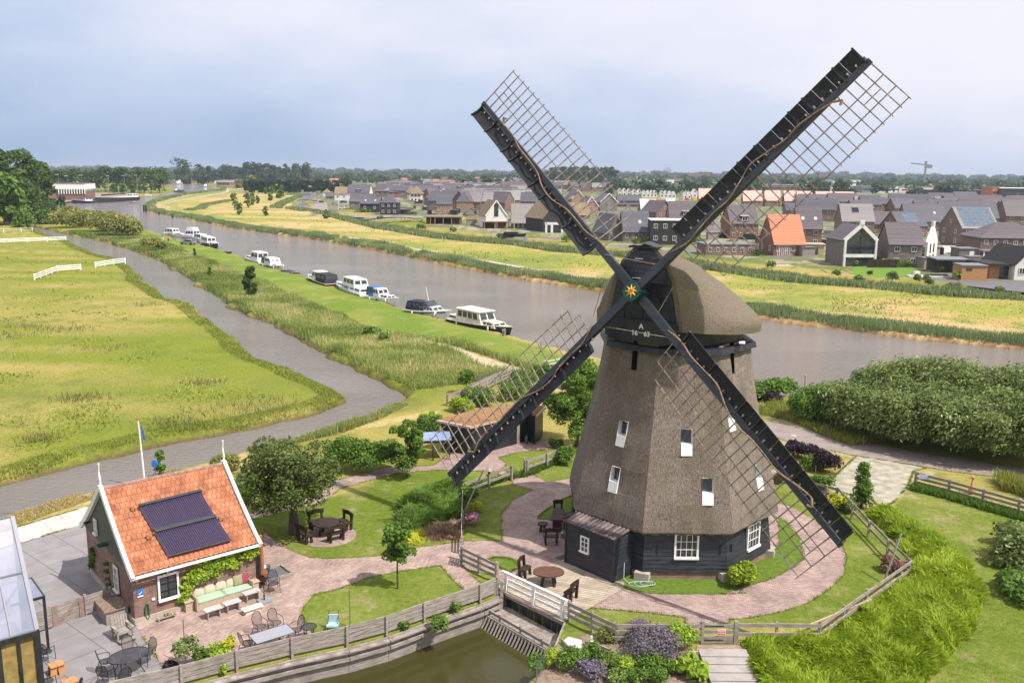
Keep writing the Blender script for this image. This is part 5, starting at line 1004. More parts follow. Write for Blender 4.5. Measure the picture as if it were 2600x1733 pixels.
for i, c4 in enumerate((((752, 612), (1088, 530), (1165, 660), (832, 740)), ((838, 752), (1172, 670), (1255, 795), (915, 885)))):
    a, b, c_, d = [onroof(*p) for p in c4]; sc_ = bpy.data.objects.new('solar_collector', None); C.objects.link(sc_); sc_.parent = cot
    mb = MB(); nrm_ = (b-a).cross(d-a).normalized(); nrm_ = nrm_ if nrm_.z > 0 else -nrm_
    nT = 30
    for j in range(nT): u = (j+.5)/nT; mb.tube(a.lerp(b, u)+nrm_*.08, d.lerp(c_, u)+nrm_*.08, .03, .03, 6)
    mb.obj('vacuum_tubes', pm('vacuum_tube%d' % i, (.035, .026, .065), (.075, .05, .125), 20, .15, spec=.9), sc_)
    mb = MB(); mb.quad(a, b, c_, d); mb.obj('reflector', pm('reflector%d' % i, (.34, .25, .33), None, rough=.5), sc_)
    mb = MB(); mb.beam(a+nrm_*.1, b+nrm_*.1, .12, .12, nrm_); mb.beam(d+nrm_*.07, c_+nrm_*.07, .05, .07, nrm_); mb.obj('manifold', tar, sc_)
for x, y in ((718, 622), (1100, 530), (1195, 675), (802, 775)):
    p = onroof(x, y); mb = MB(); mb.tube(p-Vector((0, 0, .08)), p+Vector((0, 0, .14)), .075, .075, 8); mb.path([p+Vector((0, 0, .1)), p+Vector((.12, 0, .05)), p+Vector((.15, -.12, .0))], .03, 6); mb.obj('pipe_vent', pm('terracotta', (.42, .2, .11), None, rough=.7) if 'terracotta' not in MATS else MATS['terracotta'], cot)
q = onfront('z5', 760, 1078); mb = MB(); mb.box((q.x, -.02, q.z), (.27, .03, .36)); sg_ = mb.obj('blue_wall_sign', MATS['blue_paint'], cot)
mb = MB(); mb.box((q.x, -.037, q.z-.15), (.25, .006, .06)); mb.beam((q.x-.07, -.04, q.z), (q.x-.02, -.04, q.z-.05), .03, .006, (0, 1, 0)); mb.beam((q.x-.02, -.04, q.z-.05), (q.x+.08, -.04, q.z+.08), .03, .006, (0, 1, 0)); mb.obj('tick_mark', white, sg_)
q = onfront('z5', 832, 1110); mb = MB(); mb.box((q.x, -.03, q.z), (.14, .06, .09)); mb.obj('socket_box', white, cot)
q = onfront('z5', 797, 1175); mb = MB()
for i in range(4): mb.path([(q.x+.09*math.sin(t*2*PI/14)*(.7+.1*i), -.05-.012*i, q.z+.38*math.cos(t*2*PI/14)) for t in range(15)], .022, 5)
tag(mb.obj('garden_hose', pm('hose_green', (.02, .16, .07), None, rough=.5)), 'green garden hose coiled on the cottage wall', 'hose').matrix_world = Matrix.Translation(cA) @ Matrix.Rotation(CANG, 4, 'Z')
mb = MB(); mb.tube((LX+.14, -.1, 0), (LX+.14, -.1, EV), .07, .07, 8); mb.obj('drain_pipe', tar, cot)
# climbers on the walls (hang on the cottage: things of their own)
def wallplant(name, lb, pts, n, ls, mat, dep=.18, axis=0):
    cen = [(p[0], p[1], p[2]) for p in pts]; rad = [((p[3], dep, p[3]) if axis == 0 else (dep, p[3], p[3])) for p in pts]; v, f, c = leaf_cloud(cen, rad, n, ls, 1.1, .3); o = fastmesh(name, v, f, mat, c)
    o.matrix_world = Matrix.Translation(cA) @ Matrix.Rotation(CANG, 4, 'Z'); tag(o, lb, 'climbing plant')
pts = []
for i in range(90):
    u = rnd.random(); top = (1010+(1385-1010)*u, 950-125*u); bot = (960+(1385-960)*u, (1150 if u < .12 else 1050-40*u)-130*u*u-20)
    t = rnd.random(); q = onfront('z5', top[0]*(1-t)+bot[0]*t, top[1]*(1-t)+bot[1]*t); pts.append((q.x, -.10, min(max(.15, q.z), EV-.42), .20))
wallplant('ivy', 'bright green climber covering the front wall of the cottage', pts, 5200, .13, L_bright)
pts = [(-.1, (q := ongab('z5', x, y)).y, q.z, .2) for x, y in ((510, 850), (515, 870), (512, 900), (508, 930))]; wallplant('ivy', 'small green climber on the shaded gable near the corner', pts, 420, .10, L_mid, axis=1)
pts = [(-.08, (q := ongab('z5', x, y)).y, q.z, .12) for x, y in ((588, 920), (590, 960), (595, 1000), (600, 1030), (598, 1060))]; wallplant('ivy', 'thin climber on the shaded gable beside the window', pts, 300, .10, L_mid, axis=1)

# ------------------------------------------------------------------ furniture
def frame_at(k, x, y, ang, z=0): return G(k, x, y, z), ang
def cushion(mbx, c, d, r_=.3): mbx.box(c, d)
sofa = thing('garden_sofa', 'long pale wooden garden sofa with beige and mint cushions against the cottage', 'sofa', G('s', 470, 985), CANG)
SL = colhit(G('s', 470, 985), cx_, 's', 1555, 400)*.93
mb = MB(); mb.box((SL/2, .40, .2), (SL, .75, .34)); mb.obj('seat_box', wood_pale, sofa)
mb = MB(); mb.box((SL/2, .86, .42), (SL, .08, .75)); mb.obj('backrest', wood_pale, sofa)
for x in (-.03, SL+.03): mb = MB(); mb.box((x, .45, .36), (.05, .9, .66)); mb.obj('armrest', wood_pale, sofa)
for x in (-.28, SL+.26): mb = MB(); mb.box((x, .5, .5), (.44, .5, .04)); mb.box((x, .5, .24), (.36, .4, .48)); mb.obj('side_table', wood_pale, sofa)
def pillow(nm, mat, c, d, parent, rx=0, lab=None):
    b_ = bmesh.new(); bmesh.ops.create_cube(b_, size=1); bmesh.ops.subdivide_edges(b_, edges=b_.edges, cuts=5, use_grid_fill=True)
    for v in b_.verts:
        x, y, z = v.co*2; k = (1-abs(x)**3)*(1-abs(z)**3) if d[1] < d[2] else (1-abs(x)**6)*(1-abs(y)**6)
        if d[1] < d[2]: v.co = Vector((x*d[0]/2, y*d[1]/2*(.35+.65*k), z*d[2]/2))
        else: v.co = Vector((x*d[0]/2, y*d[1]/2, z*d[2]/2*(.6+.4*k)))
    me = bpy.data.meshes.new(nm); b_.to_mesh(me); b_.free(); me.materials.append(mat); me.polygons.foreach_set('use_smooth', [True]*len(me.polygons)); o = bpy.data.objects.new(nm, me); C.objects.link(o)
    o.location = c; o.rotation_euler = (rx, 0, 0)
    if parent: o.parent = parent
    if lab: o['label'] = lab
    return o
for i in range(2): pillow('seat_cushion', cush_g, (SL*(.25+.5*i), .38, .43), (SL/2-.02, .72, .13), sofa)
for i in range(4): pillow('back_cushion', cush, (SL*(.09+.2*i)+.06, .70, .68), (SL*.2, .2, .46), sofa, -.25)
pillow('scatter_cushion', cush_o, (SL*.86-.08, .60, .72), (.5, .16, .48), sofa, -.3, 'olive square pillow'); pillow('scatter_cushion', cush_r, (SL*.96-.03, .58, .70), (.36, .15, .45), sofa, -.3, 'berry red pillow')
def small_bench(k, x, y, ang, L_, W_, H_, mat, lb, legm=None, nm='coffee_table', cat='table'):
    t = thing(nm, lb, cat, G(k, x, y), ang); mb = MB(); mb.box((0, 0, H_-.02), (L_, W_, .045)); mb.obj('table_top', mat, t)
    for sx in (-1, 1):
        mb = MB(); mb.beam((sx*(L_/2-.12), 0, 0), (sx*(L_/2-.12), 0, H_-.04), .05, W_*.85, (0, 1, 0)); mb.obj('leg', legm or wood_gray, t)
    mb = MB(); mb.box((0, 0, H_*.55), (L_-.3, .04, .08)); mb.obj('stretcher', legm or wood_gray, t); return t
pal = pm('bleached_top', (.42, .38, .38), (.52, .48, .48), 8, .7)
small_bench('s', 740, 1075, CANG, .78, .42, .45, pal, 'left bleached coffee table in front of the sofa'); small_bench('s', 1100, 950, CANG, .78, .42, .45, pal, 'middle bleached coffee table in front of the sofa'); small_bench('s', 1460, 755, CANG, .78, .42, .45, pal, 'right bleached coffee table near the parasol base')
t = thing('footstool', 'low cream wooden footstool on the patio', 'stool', G('s', 1480, 985), CANG); mb = MB(); mb.box((0, 0, .26), (.95, .40, .04)); mb.obj('seat', cream, t); mb = MB(); mb.box((0, .03, .12), (.72, .26, .24)); mb.obj('base', cream, t)
t = thing('parasol_base', 'square grey parasol base with a steel pole', 'parasol base', G('s', 1700, 790), CANG); mb = MB(); mb.box((0, 0, .06), (.55, .55, .10)); mb.obj('base_plate', pm('granite', (.2, .22, .24), (.28, .3, .32), 30, .6), t); mb = MB(); mb.tube((0, 0, .1), (0, 0, 1.25), .022); mb.tube((0, 0, .1), (0, 0, .4), .035); mb.obj('pole', blackm, t)
t = thing('garden_stove', 'rusty round garden stove with tall chimney pipe', 'stove', G('s', 1670, 480)); mb = MB(); mb.lathe((0, 0, 0), [(.05, .25), (.2, .27), (.30, .42), (.32, .58), (.24, .78), (.12, .88), (.10, .95)], 16); mb.obj('fire_bowl', rust, t, True)
mb = MB(); mb.tube((0, 0, .9), (-.02, 0, 2.6), .115, .10, 12); mb.obj('chimney_pipe', pm('rust_pipe', (.36, .14, .05), (.28, .11, .04), 5, .6), t)
mb = MB(); mb.tube((.05, -.28, .56), (.06, -.36, .56), .17, .17, 14, cap=False); mb.obj('fire_opening', rust, t); mb = MB(); mb.tube((.05, -.27, .56), (.055, -.325, .56), .14, .14, 12); mb.obj('black_disc', blackm, t)  # plain black disc fills the mouth of the fire opening
for i in range(3): a = i*2*PI/3+.4; mb = MB(); mb.beam((.12*math.cos(a), .12*math.sin(a), .3), (.3*math.cos(a), .3*math.sin(a), 0), .04, .03); mb.obj('leg', rust, t)
t = thing('sand_table', 'sunken framed tray with grey lid beside the stove', 'tray', G('s', 1850, 330), CANG); mb = MB()
for a, b in (((-.6, -.6), (.8, -.6)), ((.8, -.6), (.8, .7)), ((.8, .7), (-.6, .7)), ((-.6, .7), (-.6, -.6))): mb.beam((*a, .12), (*b, .12), .12, .24)
mb.obj('frame', wood_gray, t); mb = MB(); mb.box((.1, .05, .1), (1.3, 1.2, .1)); mb.obj('lid', asph_dark, t); mb = MB(); mb.lathe((-.25, -.15, .16), [(.1, 0), (.16, .05), (.12, .1)], 8); mb.obj('blue_bag', blue_p, t)
t = thing('bucket', 'grey metal bucket standing behind the stove', 'bucket', G('s', 1735, 270)); mb = MB(); mb.lathe((0, 0, 0), [(.16, 0), (.22, .42), (.24, .44), (.20, .42), (.14, .05)], 14); mb.obj('pail', steel, t, True); mb = MB(); mb.path([(.23*math.cos(i*PI/8), 0, .42+.12*math.sin(i*PI/8)) for i in range(9)], .012, 5); mb.obj('handle', steel, t)
mb = MB(); mb.box((0, 0, .7), (.55, .55, 1.4)); mb.box((0, 0, 1.43), (.62, .62, .06)); mb.box((0, -.28, .8), (.4, .03, .9))
t = mb.obj('garden_locker', tar); t.location = cA+cx_*(LX+.45)+cy_*1.1; t.rotation_euler = (0, 0, CANG); tag(t, 'black locker box at the corner of the cottage', 'locker')
mesh_m = pm('dark_mesh', (.06, .06, .07), None, rough=.5); mesh_m.node_tree.nodes['Principled BSDF'].inputs['Alpha'].default_value = .62
mesh_b = pm('bronze_mesh', (.16, .12, .115), None, rough=.5); mesh_b.node_tree.nodes['Principled BSDF'].inputs['Alpha'].default_value = .6
def metal_chair(p, ang, lb, mat=mesh_m, group=None):
    t = thing('mesh_chair', lb, 'chair', p, ang, group); mb = MB(); n = 12
    mb.rings([[(.24*math.cos(i*2*PI/n), .23*math.sin(i*2*PI/n), z) for i in range(n)] for z in (.43, .445)]); mb.obj('seat', mat, t)
    bp = [(-.2, .22, .46), (-.235, .29, .75), (-.16, .34, .96), (0, .355, 1.02), (.16, .34, .96), (.235, .29, .75), (.2, .22, .46)]
    mb = MB(); mb.quad(*bp); mb.obj('back_panel', mat, t); mb = MB(); mb.path(bp, .014, 5); mb.obj('back_frame', blackm, t)
    for sx in (-1, 1):
        mb = MB(); mb.path([(sx*.26, -.24, 0), (sx*.25, -.2, .64), (sx*.29, .0, .68), (sx*.24, .26, .70)], .014, 5); mb.obj('armrest', blackm, t)
        mb = MB(); mb.path([(sx*.2, .2, .44), (sx*.25, .32, 0)], .014, 5); mb.obj('leg', blackm, t)
    mb = MB(); mb.path([(.24*math.cos(i*PI/6), .23*math.sin(i*PI/6), .44) for i in range(13)], .014, 5); mb.obj('seat_frame', blackm, t); return t
def mesh_table(p, a, b, H_, lb, ang=0, rect=False, mat=mesh_m):
    t = thing('mesh_table', lb, 'table', p, ang); mb = MB(); n = 24
    if rect: mb.box((0, 0, H_), (2*a, 2*b, .02))
    else: mb.rings([[(a*math.cos(i*2*PI/n), b*math.sin(i*2*PI/n), z) for i in range(n)] for z in (H_-.01, H_+.01)])
    mb.obj('table_top', mat, t); mb = MB(); pr = [(-a, -b, H_), (a, -b, H_), (a, b, H_), (-a, b, H_), (-a, -b, H_)] if rect else [(a*math.cos(i*2*PI/n), b*math.sin(i*2*PI/n), H_) for i in range(n+1)]
    mb.path(pr, .02, 5); mb.obj('rim', blackm, t)
    for sx, sy in ((-1, -1), (1, -1), (1, 1), (-1, 1)): mb = MB(); mb.path([(sx*a*.5, sy*b*.5, H_), (sx*a*.45, sy*b*.45, .3), (sx*a*.62, sy*b*.62, 0)], .018, 5); mb.obj('leg', blackm, t)
    return t
T1 = G('w', 1290, 570); mesh_table(T1, .80, .58, .74, 'oval black mesh table near the bottom left', CANG)
for i, (x, y, aw, lb) in enumerate(((1300, 460, 0, 'bronze backed mesh chair at the far side of the oval table'), (1060, 560, 1.5, 'mesh chair at the left end of the oval table'), (1475, 480, -1.2, 'mesh chair at the right end of the oval table'), (1060, 690, 2.4, 'mesh chair at the lower left of the oval table'), (1240, 720, 3.1, 'mesh chair at the near side of the oval table'))): metal_chair(G('w', x, y), CANG+aw, lb, mesh_b if i == 0 else mesh_m, 'mesh chairs on the patio')
T2 = G('z5', 1480, 1385); mesh_table(T2, .85, .45, .72, 'rectangular grey mesh table behind the pond fence', CANG-.05, True, pm('grey_mesh', (.30, .30, .34), None, rough=.5))
for x, y, aw, lb in ((1415, 1310, 0.1, 'bronze mesh chair left behind the rectangular table'), (1500, 1290, .1, 'bronze mesh chair right behind the rectangular table'), (1610, 1330, -1.4, 'mesh chair at the right end of the rectangular table'), (1345, 1400, 1.6, 'mesh chair at the left end of the rectangular table')): metal_chair(G('z5', x, y), CANG+aw, lb, mesh_b, 'mesh chairs on the patio')
mesh_table(G('z5', 1680, 1330), .32, .32, .6, 'small round mesh table by the pond fence')
metal_chair(G('s', 1880, 600), CANG-.3, 'empty mesh chair beside the stove', mesh_m, 'mesh chairs on the patio'); metal_chair(G('h', 410, 1380), CANG+2.4, 'mesh chair against the conservatory wall', mesh_m, 'mesh chairs on the patio'); metal_chair(G('h', 420, 1640), CANG+2, 'mesh chair at the bottom edge by the conservatory', mesh_m, 'mesh chairs on the patio')
for k, x, y, lb in (('h', 500, 1490, 'orange wooden block stool nearer the cottage'), ('h', 620, 1640, 'orange wooden block stool at the bottom edge')):
    t = thing('block_stool', lb, 'stool', G(k, x, y), CANG+.05)
    for sx in (-1, 1): mb = MB(); mb.box((sx*.135, 0, .44), (.26, .46, .05)); mb.obj('seat', wood_new, t); mb = MB(); mb.beam((sx*.13, -.14, .42), (sx*.17, -.19, 0), .24, .05, (0, 1, 0)); mb.beam((sx*.13, .14, .42), (sx*.17, .19, 0), .24, .05, (0, 1, 0)); mb.obj('leg', wood_new, t)
mb = MB(); p = G('h', 710, 1560); mb.tube(p+Vector((0, 0, .1)), p+Vector((.05, .0, .1)), .1, .1, 10); tag(mb.obj('toy_wheel', blackm), 'small black wheel beside the orange stool', 'wheel')
t = thing('wooden_chest', 'weathered grey wooden chest against the cottage gable', 'chest', G('z5', 640, 1240), CANG); mb = MB(); mb.box((0, .75, .3), (.95, 1.5, .6)); mb.obj('box', wood_gray, t); mb = MB(); mb.box((0, .75, .63), (1.08, 1.62, .05)); mb.obj('lid', wood_dark if False else pm('old_lid', (.16, .11, .08), (.27, .2, .15), 7, .8), t)
t = thing('rocking_chair', 'weathered wooden rocking chair in front of the chest', 'chair', G('z5', 668, 1325), CANG+.1)
for sx in (-.32, .32):
    mb = MB(); mb.path([(sx, -.55, .12), (sx, -.25, .04), (sx, .1, .03), (sx, .5, .12)], .03, 6); mb.obj('rocker', wood_gray, t); mb = MB(); mb.beam((sx, -.3, .05), (sx, -.28, .55), .06, .06); mb.beam((sx, .25, .05), (sx, .35, .95), .06, .06); mb.obj('leg', wood_gray, t); mb = MB(); mb.beam((sx, -.35, .57), (sx, .35, .60), .11, .03); mb.obj('armrest', wood_gray, t)
mb = MB(); [mb.box((0, -.24+.14*i, .36), (.62, .12, .03)) for i in range(4)]; mb.obj('seat', wood_gray, t); mb = MB(); [mb.beam((-.24+.12*i, .27, .4), (-.24+.12*i, .42, 1.0), .09, .025, (0, 1, 0)) for i in range(5)]; mb.obj('backrest', wood_gray, t)
mb = MB(); [mb.box((0, -.42-.14*i, .12+.02*i), (.72, .12, .03)) for i in range(2)]; mb.obj('foot_rest', wood_gray, t)
t = thing('wall_bench', 'low log bench with a pair of clogs along the cottage wall', 'bench', G('z5', 905, 1222), CANG); mb = MB(); mb.box((0, .0, .16), (.85, .2, .05)); mb.obj('seat', wood_gray, t)
for sx in (-.35, .35): mb = MB(); mb.box((sx, 0, .07), (.06, .18, .14)); mb.obj('leg', wood_gray, t)
for i, sx in enumerate((-.05, .08, .25)): mb = MB(); mb.rings([[(sx+.04*math.cos(a), y+.0, .19+.035+.04*math.sin(a)) for a in np.linspace(0, 2*PI, 8)[:-1]] for y in (-.1, 0, .1)]); tag(mb.obj('clog', yellow_p if i == 2 else steel, t))
def rustic_bench(p, ang, W_=1.0, lb='', H_=.45, mat=None, group=None, back=True):
    mat = mat or wood_dark; t = thing('rustic_bench', lb, 'bench', p, ang, group); mb = MB(); mb.box((0, 0, H_), (W_, .38, .07)); mb.obj('seat', mat, t)
    if back:
        mb = MB(); mb.beam((-W_/2, .22, H_+.42), (0, .26, H_+.47), .06, .24); mb.beam((0, .26, H_+.47), (W_/2, .22, H_+.42), .06, .24); mb.obj('backrest', mat, t)
    for sx in (-1, 1):
        mb = MB(); mb.beam((sx*W_*.36, .16, 0), (sx*W_*.36, .22, H_+(.5 if back else 0)), .09, .13); mb.obj('leg', mat, t); mb = MB(); mb.beam((sx*W_*.36, -.16, 0), (sx*W_*.36, -.1, H_), .09, .13); mb.obj('leg', mat, t)
    return t
def rustic_table(p, ang, a, b, H_, lb, mat=None, legm=None):
    t = thing('rustic_table', lb, 'table', p, ang); mb = MB(); n = 24; mb.rings([[(a*math.cos(i*2*PI/n)*(1+.02*math.sin(i*5)), b*math.sin(i*2*PI/n)*(1+.02*math.sin(i*3)), z) for i in range(n)] for z in (H_-.07, H_)]); mb.obj('table_top', mat or wood_dark, t)
    for i in range(4): q = i*PI/2+.7; mb = MB(); mb.beam((a*.6*math.cos(q), b*.6*math.sin(q), 0), (a*.35*math.cos(q), b*.35*math.sin(q), H_-.05), .12, .1); mb.obj('leg', legm or wood_dark, t)
    return t
pc = G('z6', 490, 760); rustic_table(pc, 0, .75, .75, .72, 'round dark picnic table under the cherry tree')
for x, y, lb in ((375, 800, 'dark rustic bench left of the round picnic table'), (440, 725, 'dark rustic bench behind the round picnic table'), (590, 730, 'dark rustic bench with high back right of the picnic table'), (540, 795, 'dark rustic bench nearest the camera at the picnic table')):
    p = G('z6', x, y); d = p-pc; rustic_bench(p, math.atan2(d.y, d.x)-PI/2, 1.05, lb, group='benches around the round picnic table')
p = G('p', 1085, 1500); rustic_table(p, 0, .78, .62, .74, 'round brown table on the wooden deck', wood_table)
rustic_bench(G('p', 820, 1400), 1.1, .75, 'dark rustic chair left of the deck table', group='rustic seats on the deck'); rustic_bench(G('z7', 745, 1115), -2.2, .7, 'dark rustic chair right of the deck table by the white rail', group='rustic seats on the deck')
rustic_bench(G('p', 1115, 1030), PI+.05, .85, 'dark rustic armchair by the porch wall', mat=wood_dark, group='rustic seats at the porch'); t = rustic_table(G('p', 1020, 890), 0, .30, .30, .5, 'small round dark stool next to the long table'); t.name = 'rustic_stool'; t['category'] = 'stool'
t = thing('rustic_table', 'long dark plank table against the mill', 'table', G('p', 1190, 850), 1.45); mb = MB(); mb.box((.25, 0, .72), (1.8, .68, .07)); mb.obj('table_top', wood_dark, t)
for sx in (-.5, .9): mb = MB(); mb.box((sx, 0, .35), (.12, .5, .68)); mb.obj('leg', wood_dark, t)
rustic_bench(G('p', 1310, 830), -1.7, 1.6, 'long dark bench between the table and the mill', group='rustic seats at the porch'); rustic_bench(G('p', 1200, 730), .1, .6, 'small dark chair at the far end of the long table', group='rustic seats at the porch')
t = thing('watering_can', 'grey and yellow watering can by the porch corner', 'watering can', G('p', 1245, 965)); mb = MB(); mb.lathe((0, 0, 0), [(.1, 0), (.12, .1), (.1, .28)], 10); mb.obj('can', steel, t); mb = MB(); mb.lathe((0, 0, .28), [(.08, 0), (.1, .05), (.04, .1)], 8); mb.obj('flower_head', yellow_p, t)
# broom, rake and hose at the porch corner
for a, b, lb, m in (((1060, 940), (1105, 755), 'long handled broom leaning in the porch corner', wood_new), ((1080, 940), (1120, 820), 'rake leaning beside the broom', wood_pale)):
    p = G('z7', *a); q = AT('z7', b[0], b[1], p.y+.45); t = thing('broom', lb, 'broom', p); mb = MB(); mb.tube((0, 0, .05), q-p, .018, .018, 6); mb.obj('handle', m, t); mb = MB(); mb.box((0, 0, .06), (.34, .06, .12)); mb.obj('head', red_p if 'long' in lb else blue_p, t)
mb = MB(); p = G('z7', 1120, 1035)
for i in range(3): mb.path([p+Vector((.55*math.cos(t*2*PI/16)*(1-.15*i)+.2*i, .3*math.sin(t*2*PI/16)*(1-.1*i), .05+.02*i)) for t in range(17)], .02, 5)
mb.path([p+Vector((-.5, 0, .06)), p+Vector((-.75, .3, .2)), p+Vector((-.7, .6, .9))], .02, 5); tag(mb.obj('garden_hose', pm('grey_hose', (.35, .40, .40), None)), 'pale garden hose lying on the grass at the porch', 'hose')

# ------------------------------------------------------------------ fences, gates, bridge
def fence(name, lb, tops, H_, nr_, rw=.14, post=.11, mat=None, sp=0, cat='fence', group=None, gap=.0, rt=.04, over=.05, posts=None, side=1):
    """tops: world points of the post bases; rails nr_ spread up to H_"""
    mat = mat or wood_gray; o0 = Vector(tops[0]); t = thing(name, lb, cat, o0, 0, group); P = [Vector(p)-o0 for p in tops]
    pp = []
    for i in range(len(P)-1):
        n = max(1, int(round((P[i+1]-P[i]).length/sp))) if sp else 1
        pp += [P[i].lerp(P[i+1], j/n) for j in range(n)]
    pp.append(P[-1]); post_mb = []
    for i, p in enumerate(pp):
        if posts is not None and i not in posts: continue
        mb = MB(); d_ = (pp[min(i+1, len(pp)-1)]-pp[max(i-1, 0)]); mb.box(p+Vector((0, 0, (H_+over)/2-.1)), (post, post, H_+over+.2), math.atan2(d_.y, d_.x)); mb.obj('post', mat, t)
    for r_ in range(nr_):
        z = H_-rw/2-r_*(H_-rw/2-.02-gap)/(nr_) if nr_ > 1 else H_-rw/2; mb = MB()
        for i in range(len(P)-1):
            a, b = P[i], P[i+1]; d_ = (b-a).normalized(); nn = Vector((d_.y, -d_.x, 0))*(post/2+rt/2-.005)*side
            mb.beam(a+nn-d_*.04+Vector((0, 0, z+.006*(i % 2))), b+nn+d_*.04+Vector((0, 0, z+.006*(i % 2)+.004)), rt, rw)
        mb.obj('rail', mat, t)
    return t
gl = lambda k, pts, z: [Vector((q.x, q.y, 0)) for q in (G(k, x, y, z) for x, y in pts)]
fence('garden_fence', 'three rail grey fence right of the white bridge rail', gl('z7', [(740, 1125), (995, 1245)], .95), .95, 3, .17, .1, sp=1.5)
fence('garden_fence', 'grey board fence behind the lavender', gl('z7', [(1000, 1245), (1455, 1243)], .95), .95, 3, .17, .1, sp=2)
gA, gB = gl('z7', [(1468, 1243), (1642, 1243)], .98)
gate = thing('garden_gate', 'small grey garden gate with a red warning sign', 'gate', gA, math.atan2((gB-gA).y, (gB-gA).x)); gw = (gB-gA).length; mb = MB()
for z in (.86, .58, .36, .22, .08): mb.box((gw/2, 0, z), (gw-.1, .035, .16 if z in (.86, .58, .22) else .07))
mb.obj('boards', wood_gray, gate)
for x in (-.02, gw+.02): mb = MB(); mb.box((x, .02, .5), (.12, .12, 1.15)); mb.obj('gate_post', wood_gray, gate)
for z in (.86, .22): mb = MB(); mb.box((gw*.33, -.03, z), (gw*.62, .012, .035)); mb.obj('strap_hinge', blackm, gate)
mb = MB(); mb.box((gw*.57, -.03, .58), (.36, .02, .24)); sgn = mb.obj('sign', white, gate); mb = MB(); mb.box((gw*.57, -.043, .58), (.32, .006, .20)); mb.obj('red_field', red_p, sgn)
ms = lambda z: frameM(Vector((gw*.57, -.048, z)), (1, 0, 0), (0, 0, 1)); textobj('sign_lettering', 'VERBODEN', .065, ms(.62), white, sgn, .001); textobj('sign_lettering', 'TOEGANG', .065, ms(.54), white, sgn, .001)
fence('garden_fence', 'two rail grey fence right of the small gate', gl('z8', [(155, 1240), (370, 1241), (602, 1244)], .95), .95, 2, .17, .1)
fence('garden_fence', 'pale two rail fence climbing to the right corner', gl('z8', [(602, 1244), (735, 1150), (860, 1062), (1092, 900)], .95), .95, 2, .17, .1)
fence('garden_fence', 'grey two rail fence running back from the right corner', gl('z8', [(1090, 898), (975, 792), (872, 688), (782, 596), (697, 512), (640, 497), (560, 480)], .95), .95, 2, .15, .12)
mb = MB(); p = G('z8', 945, 1030); mb.beam(p, AT('z8', 1045, 755, p.y+.6), .07, .07); tag(mb.obj('leaning_pole', wood_gray), 'grey pole leaning on the fence corner at the right', 'pole')
mb = MB(); p = G('z8', 490, 1275, .3); mb.beam(p, G('z8', 880, 1115, .5), .07, .07); tag(mb.obj('lying_pole', wood_pale), 'pale pole lying slantwise against the right fence', 'pole')
fence('meadow_fence', 'three rail weathered fence along the right lawn', gl('z8', [(1128, 420), (1310, 466), (1495, 518), (1690, 572), (1900, 632), (2120, 700)], 1.0), 1.0, 3, .17, .16)
p = G('z8', 1168, 446, .9); mb = MB(); mb.box((0, 0, 0), (.7, .03, .3), math.atan2(-.26, .96)); o = mb.obj('white_notice', pm('notice', (.5, .55, .65), None)); o.location = G('z8', 1168, 446, .85)+Vector((0, -.12, 0)); tag(o, 'blank whitish notice board on the end of the three rail fence', 'notice')
t = thing('garden_ornament', 'small orange carved animal ornament behind the right fence', 'ornament', G('k', 455, 255)); mb = MB(); mb.lathe((0, 0, 0), [(.12, 0), (.22, .15), (.2, .4), (.1, .55), (.06, .9), (.05, 1.0)], 10); mb.obj('body', wood_new, t, True); mb = MB(); mb.lathe((0, 0, .98), [(.04, 0), (.13, .08), (.12, .18), (.03, .24)], 8); mb.beam((-.1, 0, 1.1), (-.24, -.05, 1.06), .08, .07); mb.obj('head', wood_new, t, True)
fence('garden_rail', 'two rail garden fence with the lantern post', gl('p', [(148, 345), (412, 240), (668, 148)], 1.0), 1.0, 2, .17, .13, side=-1)
fence('garden_rail', 'two rail garden fence right of the open garden gate', gl('p', [(848, 82), (1072, 5), (1340, -90)], 1.0), 1.0, 2, .17, .13, side=-1)
fence('garden_rail', 'short rail fence seen end on beside the pink hydrangea', gl('p', [(128, 350), (112, 660), (110, 960)], .95), .95, 3, .12, .10)
o = thing('lantern', 'copper roofed garden lantern on a fence post', 'lantern', Vector((gl('p', [(412, 240)], 1.0)[0].x, gl('p', [(412, 240)], 1.0)[0].y, 1.05))); mb = MB(); mb.lathe((0, 0, 0), [(.08, 0), (.11, .22)], 6); mb.obj('lamp_glass', glass, o); mb = MB(); mb.lathe((0, 0, .2), [(.24, 0), (.2, .06), (.06, .2), (.02, .26)], 8); mb.obj('lamp_roof', pm('copper_roof', (.25, .18, .16), (.4, .34, .33), 12, .5), o)
mb = MB(); p = G('p', 100, 740); mb.beam(p, AT('p', 345, 190, p.y+1.6), .07, .07); tag(mb.obj('leaning_pole', wood_gray), 'grey pole leaning against the garden rail by the lantern', 'pole')
t = thing('garden_gate', 'narrow wooden gate standing open in the garden rail', 'gate', gl('p', [(815, 60)], 1.0)[0], 1.7); mb = MB(); [mb.box((-.35+.0, 0, z), (.8, .04, .14)) for z in (.9, .6, .3)]; mb.beam((-.7, .03, .2), (0, .03, .95), .04, .1); mb.obj('boards', wood_gray, t); mb = MB(); mb.box((.05, 0, .5), (.12, .12, 1.1)); mb.obj('gate_post', wood_gray, t)
fence('bridge_fence', 'weathered three rail fence from the path to the bridge', gl('z7', [(160, 828), (345, 915)], 1.0), 1.0, 3, .15, .14, sp=1.6)
t = thing('garden_gate', 'narrow plank gate seen edge on at the brick path', 'gate', G('z6', 1222, 905), 1.5); mb = MB(); [mb.box((-.4, 0, z), (.9, .04, .13)) for z in (.95, .7, .45, .2)]; mb.obj('boards', wood_gray, t); mb = MB(); mb.box((.05, 0, .55), (.12, .12, 1.2)); mb.obj('gate_post', wood_gray, t)
